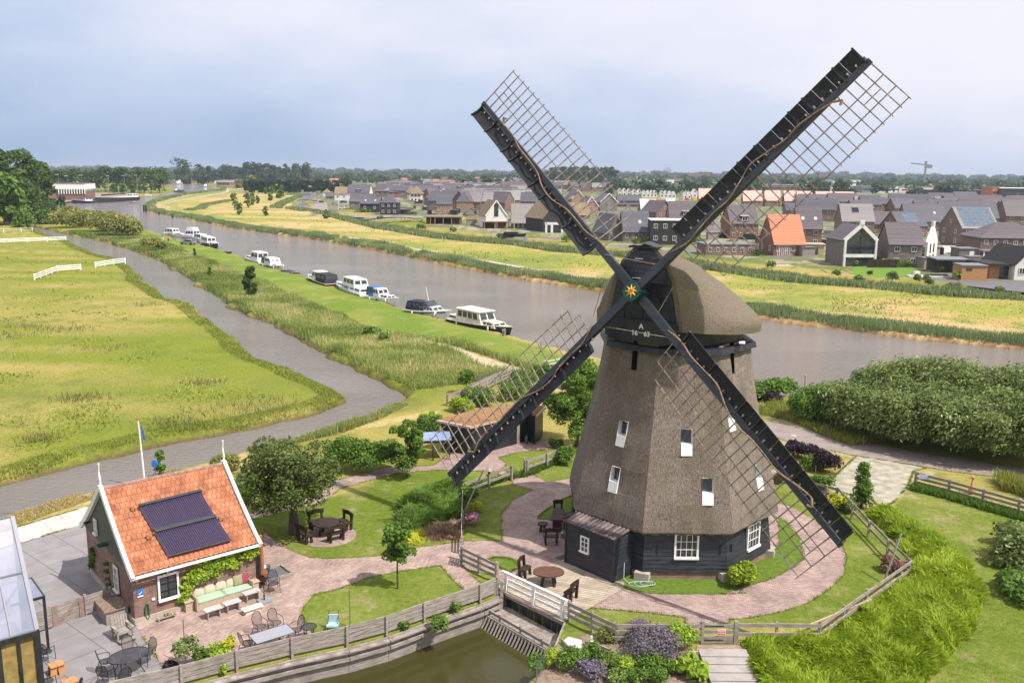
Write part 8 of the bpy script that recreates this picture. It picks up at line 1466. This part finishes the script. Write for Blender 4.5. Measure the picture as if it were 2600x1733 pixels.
silv = pm('silver_paint', (.32, .34, .38), None, rough=.3, metal=.4); car('bl', 640, 400, 2.9, silv, 'silver grey estate car parked on the mown dyke by the boats'); car('a', 175, 590, .1, silv, 'grey car on the verge near the village road'); car('a', 285, 655, 3.0, gelcoat, 'white car in front of the grey timber house'); car('a', 310, 560, 0, navy, 'dark blue car behind the lamp post'); car('a', 2150, 735, .1, silv, 'silver car right of the pyramid roofed house'); car('g', 2130, 690, 1.4, navy, 'dark car at the end of the brook bridge'); car('g', 1065, 520, 1.0, gelcoat, 'white car at the end of the dark hedge'); car('g', 1000, 495, .4, silv, 'grey car parked by the barn'); car('e', 1660, 870, .3, blackm, 'black car on the pale driveway')
# ------------------------------------------------------------------ boats
def boat(k, stern, bow, beam, hull, lb, cab=(), rail=True, stripe=None, cover=None, z=WL, fb=.95, mast=0, name='motor_cruiser', deckm_=None, bowup=.45):
    A_, B_ = G(k, *stern, z), G(k, *bow, z); d = B_-A_; L_ = d.length; t = thing(name, lb, 'boat', A_, math.atan2(d.y, d.x)); mb = MB(); n = 12; S_ = []; h_ = beam/2; dk = []
    for i in range(n+1):
        u = i/n; w_ = h_*(1-max(0, (u-.4)/.6)**2.4)*(.9+.1*min(1, u*4)); w_ = max(w_, .04); zt = fb+bowup*u*u; xo = L_*u; fl_ = .72 if u < .9 else .4
        S_.append([(xo+.5*u**3, -w_, zt), (xo, -w_*fl_*1.1, .25), (xo-.3*u, -w_*fl_*.6, -.25), (xo-.3*u, w_*fl_*.6, -.25), (xo, w_*fl_*1.1, .25), (xo+.5*u**3, w_, zt)]); dk.append((xo+.5*u**3, w_, zt))
    mb.rings(S_); mb.obj('hull', hull, t); mb = MB()
    for i in range(n): a, b = dk[i], dk[i+1]; mb.quad((a[0], -a[1]*.94, a[2]+.02), (b[0], -b[1]*.94, b[2]+.02), (b[0], b[1]*.94, b[2]+.02), (a[0], a[1]*.94, a[2]+.02))
    for sy in (-1, 1): mb.path([(a[0], sy*a[1], a[2]+.02) for a in dk], .05, 5)
    mb.obj('deck', deckm_ or gelcoat, t)
    if stripe: mb = MB(); [mb.path([(a[0]-.02, sy*a[1]*.99+sy*.02, a[2]-.22) for a in dk[:-1]], .07, 4) for sy in (-1, 1)]; mb.obj('rubbing_strake', stripe, t)
    for nm, x0, x1, wf, z0, z1, mat, slope_, wins in cab:
        X0, X1 = L_*x0, L_*x1; w0 = beam*wf/2; w1 = w0*.86; zz0, zz1 = fb+z0, fb+z1; a_, b_ = slope_; mb = MB(); mb.rings([[(X0, -w0, zz0), (X1, -w0, zz0), (X1, w0, zz0), (X0, w0, zz0)], [(X0+a_, -w1, zz1), (X1-b_, -w1, zz1), (X1-b_, w1, zz1), (X0+a_, w1, zz1)]]); cb = mb.obj(nm, mat, t)
        if wins:
            mb = MB(); f = .32
            def pt(s_, u, v_): xa = X0+a_*v_; xb = X1-b_*v_; w_ = (w0+(w1-w0)*v_)*1.015+.01; return (xa+(xb-xa)*u, s_*w_, zz0+(zz1-zz0)*v_)
            for s_ in (-1, 1):
                for i in range(wins): u0 = .08+.86*i/wins; u1 = u0+.86/wins*.8; mb.quad(pt(s_, u0, .42), pt(s_, u1, .42), pt(s_, u1, .86), pt(s_, u0, .86))
            for (xx, s2) in ((1, .02), (0, -.02)):
                q = lambda y_, v_: ((X1-b_*v_+.02) if xx else (X0+a_*v_-.02), y_*(w0+(w1-w0)*v_), zz0+(zz1-zz0)*v_); [mb.quad(q(y0, .42), q(y0+.8, .42), q(y0+.8, .86), q(y0, .86)) for y0 in (-.88, .06)]
            mb.obj('cabin_window', glass, cb)
    if rail:
        mb = MB(); pts = [(a[0]*.99, -a[1]*.9, a[2]+.55) for a in dk[5:]]; pts2 = [(a[0]*.99, a[1]*.9, a[2]+.55) for a in dk[5:]]; mb.path(pts+pts2[::-1], .03, 5); [mb.tube((p[0], p[1], p[2]-.55), p, .02, .02, 5) for p in pts[::2]+pts2[::2]]; mb.obj('bow_rail', steel, t)
    for i_ in range(3): sy = 1 if k in ('bo', 'bl') and False else -1; mb = MB(); u_ = dk[3+3*i_]; [mb.lathe((u_[0], q*(u_[1]+.12), u_[2]-.55), [(.03, -.05), (.11, .03), (.11, .42), (.03, .5)], 8) for q in (-1,)]; mb.obj('fender', navy if i_ % 2 else white, t)
    if mast: mb = MB(); mb.tube((L_*.5, 0, fb+1.5), (L_*.5-.5, 0, fb+1.5+mast), .05, .03, 6); mb.obj('mast', white, t)
    return t
K_, S__ = 'bo', None
boat('bo', (1640, 880), (2150, 1000), 3.3, navy, 'cream motor cruiser with dark hull nearest the mill', [('saloon', .18, .66, .82, 0, 1.75, cream, (.1, .9), 4), ('roof', .2, .62, .84, 1.75, 1.85, cream, (0, .2), 0), ('fore_cabin', .6, .86, .66, 0, .65, cream, (0, .5), 2), ('aft_cabin', .01, .2, .7, 0, .6, cream, (.1, .1), 1)], deckm_=cream, fb=.95)
boat('bo', (1230, 795), (1590, 840), 2.9, gelcoat, 'white cruiser with black canopy and antenna', [('fore_cabin', .38, .82, .78, 0, .75, gelcoat, (.1, 1.0), 4), ('canopy', .03, .5, .84, .1, 1.35, canvas_k, (.3, .5), 3), ('windscreen', .46, .62, .78, .7, 1.5, glass, (0, .7), 0)], stripe=navy, mast=1.9)
boat('bo', (875, 668), (1115, 715), 2.6, gelcoat, 'small white cruiser with bright blue canopy', [('canopy', .02, .3, .8, .2, 1.6, canvas_b, (.1, .1), 2), ('wheelhouse', .28, .55, .78, .2, 1.45, gelcoat, (0, .7), 2), ('fore_cabin', .5, .85, .62, 0, .6, gelcoat, (0, .6), 2)])
boat('bo', (850, 655), (575, 560), 3.3, gelcoat, 'white cruiser with glass wheelhouse and stern rail', [('aft_cabin', .03, .4, .82, 0, .75, gelcoat, (.05, 0), 2), ('wheelhouse', .2, .62, .78, .6, 2.0, gelcoat, (.5, .4), 3), ('fore_cabin', .6, .88, .62, 0, .6, gelcoat, (0, .5), 3)], fb=1.0)
boat('bo', (530, 560), (310, 490), 3.0, maroon, 'maroon and white cruiser with black tent canopy', [('canopy', .05, .45, .86, .2, 1.55, canvas_k, (.3, .2), 2), ('wheelhouse', .42, .66, .8, .2, 1.7, gelcoat, (0, .5), 2), ('fore_cabin', .6, .88, .6, 0, .6, gelcoat, (0, .4), 2)], deckm_=gelcoat)
boat('z2', (355, 868), (450, 890), 2.2, canvas_k, 'low dark covered open boat between two white cruisers', [('cover', .03, .95, .9, 0, .35, canvas_k, (.3, .8), 0)], rail=False, fb=.5, name='open_boat')
boat('bl', (1925, 775), (2220, 860), 2.8, gelcoat, 'white cruiser with dark blue aft canopy', [('canopy', .03, .25, .8, .2, 1.5, navy, (.1, .0), 0), ('wheelhouse', .22, .6, .8, .2, 1.55, gelcoat, (.1, .8), 3), ('fore_cabin', .55, .85, .62, 0, .5, gelcoat, (0, .5), 2)], stripe=navy)
boat('bl', (1900, 745), (1620, 680), 3.0, gelcoat, 'white cruiser with high square wheelhouse seen from the stern', [('wheelhouse', .05, .5, .85, 0, 1.9, gelcoat, (.1, .3), 2), ('fore_cabin', .5, .88, .66, 0, .65, gelcoat, (0, .5), 2)])
mb = MB(); mb.rings([[(-1.6, 0, .1), (-1, -.5, 0), (1.2, -.5, 0), (1.9, 0, .1), (1.2, .5, 0), (-1, .5, 0)], [(-1.8, 0, .4), (-1, -.65, .35), (1.3, -.65, .35), (2.1, 0, .45), (1.3, .65, .35), (-1, .65, .35)]]); o = mb.obj('rowing_boat', maroon); o.location = G('bl', 1275, 535, WL); o.rotation_euler = (0, 0, -.6); tag(o, 'small dark red rowing boat alone at the bank', 'boat')
boat('bl', (900, 395), (1130, 465), 3.0, navy, 'dark blue hulled cruiser with white wheelhouse', [('wheelhouse', .1, .6, .82, 0, 1.6, gelcoat, (.2, .3), 3), ('fore_cabin', .6, .85, .6, 0, .5, gelcoat, (0, .4), 1)], fb=.95)
boat('bl', (930, 370), (730, 330), 2.6, gelcoat, 'white cruiser moored behind the parked car', [('wheelhouse', .1, .7, .82, 0, 1.4, gelcoat, (.2, .6), 3)], stripe=navy); boat('bl', (790, 300), (520, 285), 3.2, gelcoat, 'white flybridge cruiser above the parked car', [('saloon', .02, .6, .84, 0, 1.5, gelcoat, (.1, .5), 3), ('flybridge', .05, .5, .7, 1.5, 2.4, gelcoat, (.3, .3), 0)]); boat('bl', (255, 250), (530, 270), 3.0, gelcoat, 'farthest white cruiser of the moored row', [('saloon', .15, .75, .84, 0, 1.5, gelcoat, (.3, .9), 3)])
boat('z1', (765, 590), (830, 594), 2.4, gelcoat, 'white cruiser half hidden behind the olive willows', [('saloon', .1, .7, .84, 0, 1.8, gelcoat, (.3, .6), 3)], rail=False)
# harbour with barges
boat('f', (1270, 775), (985, 782), 4.0, navy, 'white and blue working boat by the quay', [('deckhouse', .1, .45, .6, .2, 1.9, gelcoat, (0, 0), 2), ('awning', .05, .6, .7, 1.9, 2.1, navy, (0, 0), 0)], fb=1.2, mast=0, name='work_boat', bowup=1.0)
boat('f', (1860, 735), (1290, 775), 5.5, b_black, 'long dark sailing barge with lowered rig at the quay', [('hatch', .2, .7, .55, 0, .5, cream, (0, 0), 0), ('wheelhouse', .02, .17, .6, 0, 1.9, gelcoat, (0, 0), 2)], fb=2.2, mast=0, name='sailing_barge', deckm_=cream, bowup=1.2, rail=False)
p = G('f', 1380, 740); t = thing('folded_sail', 'dark folded sail on a boom along the barge', 'sail', p); mb = MB(); mb.tube((0, 0, 3.2), (14, 3, 4.2), .5, .3, 8); mb.obj('sail_bundle', canvas_k, t); mb = MB(); mb.tube((1, 0, 2.0), (1, 0, 8.2), .15, .1, 6); mb.obj('mast', wood_pale, t)
boat('f', (1880, 715), (1800, 735), 3, navy, 'small boat behind the barge stern', [], fb=.9, name='small_boat', rail=False); boat('f', (1960, 690), (2060, 690), 3, gelcoat, 'white cruiser moored alone at the reed spit', [('saloon', .1, .7, .8, 0, 1.5, gelcoat, (.4, .9), 2)]); boat('f', (700, 785), (830, 770), 3, gelcoat, 'white boat beside the harbour building', [('saloon', .2, .8, .8, 0, 1.2, gelcoat, (.2, .6), 2)], rail=False)
boat('g', (350, 560), (210, 545), 3.5, maroon, 'red and white barge in the river bend', [('deckhouse', .1, .6, .7, 0, 1.0, b_black, (0, 0), 0), ('wheelhouse', .7, .9, .6, 0, 1.4, white, (0, 0), 0)], rail=False, fb=1.2, name='barge'); boat('g', (605, 480), (635, 482), 3.5, gelcoat, 'tiny pale boat far up the river', [('saloon', .1, .7, .8, 0, 1.5, gelcoat, (.4, .9), 0)], rail=False)
def person(k, x, y, z, shirt, lb, h=1.7, bend=0., trousers=None, sit=False):
    """one continuous skinned body; clothing and hair are children"""
    p = G(k, x, y, z); t = thing('person', lb, 'person', p, rnd.uniform(-.5, .5)); hip = .52*h if not sit else .25; sh = Vector((0, -bend*.5, hip+.30*h*math.cos(bend))); nk = sh+Vector((0, -bend*.06, .06*h)); hd = nk+Vector((0, -bend*.08, .09*h))
    J = [Vector((0, 0, hip)), sh, nk, hd]; E_ = [(0, 1), (1, 2), (2, 3)]; rr = [.15, .16, .055, .10]
    for sx in (-1, 1):
        b = len(J); kn = Vector((sx*.11, -.05 if not sit else -.45, .28*h if not sit else .3)); J += [Vector((sx*.10, 0, hip-.05)), kn, Vector((sx*.12, 0 if not sit else -.8, .05)), Vector((sx*.12, -.14 if not sit else -.9, .03)), sh+Vector((sx*.2, 0, -.02)), sh+Vector((sx*.25, -.05-bend*.2, -.16*h)), sh+Vector((sx*.2, -.2-bend*.25, -.28*h))]
        E_ += [(0, b), (b, b+1), (b+1, b+2), (b+2, b+3), (1, b+4), (b+4, b+5), (b+5, b+6)]; rr += [.10, .07, .045, .04, .06, .045, .03]
    me = bpy.data.meshes.new('body'); me.from_pydata([tuple(j) for j in J], E_, []); o = bpy.data.objects.new('body', me); C.objects.link(o); o.parent = t; sk = o.modifiers.new('skin', 'SKIN'); ss = o.modifiers.new('sub', 'SUBSURF'); ss.levels = ss.render_levels = 1
    for v, r_ in zip(me.skin_vertices[0].data, rr): v.radius = (r_, r_)
    me.skin_vertices[0].data[0].use_root = True; me.materials.append(skin)
    def sleeve(nm, a, b, r0, r1, mat): mb = MB(); mb.tube(a, b, r0, r1, 10); mb.obj(nm, mat, t)
    mb = MB(); up_ = (sh-J[0]).normalized(); mb.tube(J[0]-up_*.1, J[0].lerp(sh, .5), .2, .19, 10); mb.tube(J[0].lerp(sh, .5), sh+up_*.04, .19, .22, 10); [mb.tube(J[8+7*i], J[9+7*i], .09, .075, 8) for i in (0, 1)]; mb.obj('shirt', shirt, t)
    mb = MB(); [(mb.tube(J[4+7*i]+Vector((0, 0, .04)), J[5+7*i], .13, .095, 8), mb.tube(J[5+7*i], J[6+7*i], .095, .07, 8)) for i in (0, 1)]; mb.obj('trousers', trousers or navy, t)
    mb = MB(); mb.lathe(hd+Vector((0, .02, -.03)), [(.1, .0), (.125, .06), (.11, .13), (.03, .16)], 10); mb.obj('hair', bark, t); return t
person('bl', 218, 318, .1, blue_p, 'person in a bright blue shirt standing on the dyke', 1.75, 0, cream); person('bl', 312, 345, .1, pm('pale_red_shirt', (.5, .2, .2), None), 'bending person in a red and white top on the dyke', 1.7, .9, blackm)
p = G('z1', 992, 458, WL); mb = MB(); mb.rings([[(-2.4, 0, .2), (-1.6, -.6, 0), (1.6, -.6, 0), (2.6, 0, .2), (1.6, .6, 0), (-1.6, .6, 0)], [(-2.6, 0, .6), (-1.6, -.85, .5), (1.7, -.85, .5), (3.0, 0, .7), (1.7, .85, .5), (-1.6, .85, .5)]]); o = mb.obj('dinghy', wood_new); o.location = p; tag(o, 'small orange dinghy crossing the wide river', 'boat')
person('z1', 986, 456, WL+.5, red_p, 'person in red sitting at the stern of the orange dinghy', 1.7, .1, sit=True); person('z1', 1000, 456, WL+.5, white, 'person in white sitting in the bow of the orange dinghy', 1.7, .1, sit=True)
boxthing('harbour_building', 'white topped brick clubhouse with coloured window strip on the quay', 'building', 'f', 905, 740, [('brick_base', b_red, [(0, 0, 0, 500, 18, 110)]), ('upper_wall', white, [(0, -.5, 150, 510, 19, 75)]), ('window_strip', glass, [(60, -.3, 88, 380, .4, 55)]), ('stair_block', b_brown, [(-200, -.8, 0, 130, 3, 165)]), ('pilaster', white, [(x, -.7, 85, 10, .4, 66) for x in range(-90, 251, 34)]), ('roof_edge', maroon, [(0, -.8, 225, 515, 20, 8)])], 6)
for x, y, w_ in ((1260, 622, 120), (1410, 622, 90)): boxthing('site_trailer', 'white low cabin behind the quay', 'cabin', 'f', x, y, [('cabin', white, [(0, 0, 0, w_, 4, 24)])], 0, 'white cabins behind the quay')
sheet('quay', [G('f', x, y).to_2d() for x, y in ((600, 800), (700, 798), (870, 768), (980, 755), (1880, 690), (1880, 645), (1160, 650), (700, 700))], .12, asphalt)
for x, yb, yt in ((812, 500, 390), (930, 500, 410), (1128, 500, 400), (1490, 640, 410), (1703, 640, 405), (1872, 660, 400)):
    p = G('f', x, 690 if yb < 600 else yb+20); zt = AT('f', x, yt, p.y).z; t = thing('street_lamp', None, 'street lamp', p, 0, 'tall lamp posts on the quay'); t['label'] = {812: 'leftmost', 930: 'second', 1128: 'third', 1490: 'fourth', 1703: 'fifth', 1872: 'rightmost'}[x]+' tall lamp post of the harbour quay'; mb = MB(); mb.tube((0, 0, 0), (0, 0, zt), .2, .12, 6); mb.obj('pole', steel, t); mb = MB(); mb.box((-.8, 0, zt), (2.2, .6, .25)); mb.obj('lamp_head', white, t)
for k, x, yb, yt, lb in (('a', 235, 660, 470, 'white lamp post beside the grey timber house'), ('z4', 1548, 375, 310, 'pale lamp post on the road before the business park'), ('z4', 1898, 370, 315, 'thin lamp post before the dark hall'), ('z4', 2300, 395, 325, 'lamp post near the orange red block'), ('c', 940, 400, 300, 'bent lamp post before the ribbed office')):
    p = G(k, x, yb); zt = AT(k, x, yt, p.y).z; t = thing('street_lamp', lb, 'street lamp', p); mb = MB(); mb.tube((0, 0, 0), (0, 0, zt), .12, .09, 6); mb.obj('pole', white, t); mb = MB(); mb.box((.5, 0, zt), (1.2, .3, .12)); mb.obj('lamp_head', steel, t)
for x, y in ((1075, 508), (1092, 512), (1188, 530), (1290, 555)): mb = MB(); mb.tube((0, 0, -1), (0, 0, 3.2 if x < 1100 else 1.0), .45, .4, 8); o = mb.obj('mooring_pile', tar); o.location = G('z1', x, y+12, WL); tag(o, 'black mooring pile off the point of the river bend', 'post', 'black mooring piles at the river bend')
# ------------------------------------------------------------------ trees of the middle distance and horizon
def t_(k, x, yb, yt, wpx, lb, mat=L_blue, shape='round', nl=700, name='tree', group=None, lo=.06, nb=20):
    p = G(k, x, yb); zt = AT(k, x, yt, p.y).z; s = mpp(p)*ZM[k][2]; return tree(name, lb, 'tree', p, zt, wpx*s/2, nb, nl, min(2.6, max(.35, s*ZM[k][2]*0+mpp(p)*3.6)), mat, .3, lo, shape, group, bs=1.35)
for x, yb, yt, w_, lb in ((700, 640, 350, 200, 'first'), (830, 640, 320, 220, 'second'), (980, 640, 330, 200, 'third'), (1120, 630, 320, 220, 'fourth'), (1280, 630, 330, 220, 'fifth'), (1430, 625, 290, 240, 'sixth'), (1590, 625, 300, 230, 'seventh'), (1740, 625, 290, 250, 'eighth'), (1900, 640, 310, 230, 'ninth'), (2050, 650, 310, 260, 'tenth'), (2170, 640, 290, 260, 'eleventh')): t_('f', x, yb, yt, w_*1.15, lb+' tree of the dark row behind the harbour, from the left', L_oak, nl=900, group='tree row behind the harbour')
for x, yb, yt, w_, lb in ((1550, 640, 520, 100, 'left'), (1670, 640, 530, 90, 'middle'), (1800, 640, 520, 110, 'right')): t_('f', x, yb, yt, w_, lb+' small round tree at the quay lamps', L_mid)
for x, yb, yt, w_, lb, sh in ((300, 430, 100, 260, 'tall rounded twin crowned tree above the river bend', 'round'), (540, 430, 195, 160, 'dark tree right of the tall rounded tree', 'round'), (670, 430, 185, 90, 'narrow pointed tree right of the tall rounded tree', 'column'), (620, 450, 320, 180, 'lower bushy tree by the white barns', 'round'), (380, 450, 370, 110, 'dark bush between the barns', 'round'), (890, 420, 225, 220, 'broad tree left of the poplar rows', 'round'), (780, 420, 290, 150, 'low tree before the broad tree', 'round'), (1030, 420, 230, 140, 'tree joining the poplar rows', 'round'), (1150, 430, 170, 150, 'first tall poplar clump', 'round'), (1260, 430, 165, 140, 'second tall poplar clump', 'round'), (1340, 430, 180, 110, 'third tall poplar clump', 'round'), (1420, 430, 180, 100, 'airy poplar in the row', 'round'), (1510, 430, 180, 100, 'airy poplar right of the row', 'round'), (1590, 430, 190, 90, 'thin poplar before the gap', 'round'), (1670, 430, 190, 110, 'poplar after the gap', 'round'), (1780, 430, 190, 160, 'dark clump right of the poplars', 'round'), (1900, 430, 180, 190, 'rounded right end of the poplar wood', 'round'), (1500, 440, 300, 200, 'lower trees before the poplars', 'round'), (1780, 440, 300, 180, 'lower rounded trees at right', 'round'), (1350, 440, 310, 160, 'low trees in the middle before the poplars', 'round')):
    t_('g', x, yb, yt, w_*1.1, lb, L_blue, sh, 900)
for i in range(23): t_('g', 1150+i*54, 560, 395+rnd.randint(-6, 6), 95, 'dark conifer of the tall clipped looking windbreak', L_conif, 'column', 700, 'windbreak_conifer', 'conifers of the dark windbreak', .02, 10)
t_('g', 1220, 555, 335, 170, 'brownish tree on top of the dark windbreak', L_olive); t_('g', 1070, 500, 400, 130, 'olive bushes left of the dark windbreak', L_olive); t_('a', 330, 360, 120, 190, 'tall dark tree at the right end of the windbreak', L_oak); t_('a', 400, 380, 200, 110, 'second tree at the right end of the windbreak', L_oak)
for x, yb, yt, w_, lb, sh in ((1000, 755, 560, 135, 'left grey green willow on the dry field', 'column'), (1180, 755, 565, 130, 'right grey green willow on the dry field', 'column'), (1240, 720, 555, 90, 'willow just behind the right field willow', 'column'), (1305, 700, 595, 60, 'small willow at the right of the field group', 'column'), (1060, 845, 700, 100, 'dark young tree in front of the left willow', 'round'), (1405, 580, 490, 45, 'small light tree left in the far field row', 'column'), (1490, 580, 465, 80, 'light green birch in the far field', 'column'), (1465, 665, 570, 70, 'thin birch before the far pair', 'column'), (1605, 620, 470, 100, 'light green birch right in the far field', 'column'), (1570, 630, 570, 55, 'low tree under the right birch', 'round'), (1405, 860, 740, 90, 'bare young tree on the dry field', 'round'), (2200, 895, 790, 110, 'grey bush at the village road end', 'round')): t_('g', x, yb, yt, w_, lb, L_willow if 'willow' in lb or 'grey' in lb else L_mid, sh, 420 if 'bare' not in lb else 160)
for x, yb, yt, w_, lb in ((530, 250, 165, 80, 'left'), (630, 260, 175, 80, 'second'), (720, 260, 170, 80, 'third'), (865, 260, 150, 90, 'fourth'), (970, 270, 170, 80, 'right')): t_('a', x, yb, yt, w_, lb+' round tree at the edge of the far estate', L_oak, nl=300)
for i in range(16): t_('b', 1230+i*67, 310, 10+rnd.randint(-6, 14)+(50 if i in (0, 15) else 0)+(i < 2)*20, 130, 'tall poplar of the big wood behind the building site', L_blue, 'round', 700, 'wood_tree', 'poplars of the big wood', .05)
for k, x, yb, yt, w_, m_, lb in (('a', 1470, 960, 860, 170, L_willow, 'grey green bush right of the footbridge'), ('a', 1475, 850, 800, 120, L_yel, 'yellow flowering bush at the footbridge end'), ('a', 1250, 830, 795, 300, L_yel, 'yellow flower strip behind the footbridge'), ('a', 1950, 990, 910, 130, L_willow, 'pale bush at the water in front of the carport'), ('a', 850, 800, 755, 110, L_mid, 'round green bush by the village road'), ('a', 600, 700, 650, 300, L_mid, 'garden hedge before the black barn'), ('a', 1320, 735, 690, 260, L_oak, 'clipped dark hedge beside the pyramid roofed house'), ('b', 510, 1090, 1010, 120, L_willow, 'waterside bush near the slit window house'), ('b', 1500, 1140, 1040, 220, L_bright, 'bright green bushes at the sail by the water'),
    ('d', 1100, 1350, 1230, 170, L_willow, 'silvery waterside willow below the orange roof'), ('d', 790, 1150, 1060, 60, L_bright, 'small light tree before the orange roofed house'), ('d', 1580, 1170, 1050, 70, L_mid, 'young tree between the orange roof and the pale shed'), ('e', 110, 1250, 1100, 130, L_willow, 'silvery willow left of the new lawn'), ('e', 510, 1250, 1110, 70, L_willow, 'thin silvery willow on the new lawn edge'), ('e', 750, 1330, 1130, 200, L_willow, 'largest silvery willow before the villa'), ('e', 1080, 1310, 1170, 110, L_willow, 'silvery willow left of the private boats'), ('e', 1220, 1370, 1170, 180, L_willow, 'big silvery willow in front of the carport'), ('e', 1500, 1400, 1280, 170, L_willow, 'silvery willow at the grey yard corner'), ('e', 2060, 1420, 1340, 130, L_willow, 'silvery bush before the grey yard'), ('e', 380, 1290, 1200, 150, L_mid, 'green bush under the new lawn'), ('e', 1560, 1270, 1130, 110, L_bright, 'bright hedge left of the larch shed'), ('e', 825, 1090, 870, 110, L_mid, 'young tree in the villa garden'), ('e', 340, 1110, 1020, 50, L_bright, 'tiny tree before the villa glass front'), ('e', 950, 1120, 1030, 110, L_red, 'red brown shrub by the villa'), ('e', 625, 1110, 1040, 50, L_bright, 'small conifer at the villa corner'), ('e', 1370, 1180, 1090, 70, L_bright, 'small light tree before the dark carport'), ('e', 1660, 830, 740, 90, L_mid, 'young tree in front of the solar roofed house'), ('e', 1160, 310, 250, 90, L_mid, 'lone green tree before the business park'), ('c', 340, 1170, 1060, 100, L_bright, 'lime green shrub before the white doors'), ('c', 480, 1170, 1030, 90, L_bright, 'second lime green shrub before the white doors')):
    p = G(k, x, yb); s = mpp(p)*ZM[k][2]; zt = AT(k, x, yt, p.y).z; bush('garden_bush', lb, 'bush', p, max(.8, zt), w_*s/2, 9, 420, .30 if p.y < 260 else .42, m_)
# trees among the town and a long wooded horizon
rnd.seed(3)
for i in range(150):
    x = rnd.uniform(-60, 2660); Y_ = rnd.choice((900, 1100, 1300, 1600)); p = AT('N', x, 470, Y_); p.z = 0
    if (x < 1100 and Y_ < 1300) or (x > 1200 and Y_ < 1000 and x < 1500): continue
    tree('town_tree', 'dark rounded tree among the far buildings', 'tree', p, rnd.uniform(8, 14), rnd.uniform(7, 13), 6, 130, 3.0, L_blue, .4, .02, 'round', 'trees among the far buildings', limbs=False)
def horizon(Y_, n, h0, h1, nm, lb, x0=-.75, x1=.75, ls=7):
    cen, rad = [], []
    for i in range(n): x = Y_*(x0+(x1-x0)*(i+rnd.random())/n); hh = h0+(h1-h0)*rnd.random()*(.4+.6*float(vnoise(np.array([x]), np.array([Y_*1.]), 300, 4)[0])); cen.append((x, Y_+rnd.uniform(-60, 60), hh*.5)); rad.append((hh*1.1, 20, hh*.5))
    v, f, c = leaf_cloud(cen, rad, n*70, ls, 1.4, .7); tag(fastmesh(nm, v, f, L_blue, c), lb, None, None, 'stuff')
horizon(1900, 190, 8, 16, 'near_wood', 'dark wooded belt behind the town'); horizon(2800, 200, 13, 24, 'far_wood', 'hazy treeline on the horizon', ls=9); horizon(4200, 200, 18, 34, 'horizon_wood', 'faint blue treeline at the very horizon', ls=13)
# ------------------------------------------------------------------ haze
mb = MB(); mb.box((0, 5000, 29), (16000, 10400, 72)); hz_ = mb.obj('haze', []); hm = bpy.data.materials.new('haze'); hm.use_nodes = True; hm.node_tree.nodes.clear(); o = hm.node_tree.nodes.new('ShaderNodeOutputMaterial'); pv = hm.node_tree.nodes.new('ShaderNodeVolumePrincipled'); hm.node_tree.links.new(pv.outputs[0], o.inputs['Volume'])
pv.inputs['Color'].default_value = (.72, .80, .97, 1); pv.inputs['Density'].default_value = .00011; pv.inputs['Anisotropy'].default_value = .2; hz_.data.materials.append(hm); tag(hz_, 'pale haze over the flat land', None, None, 'stuff')
scene.cycles.volume_bounces = 0
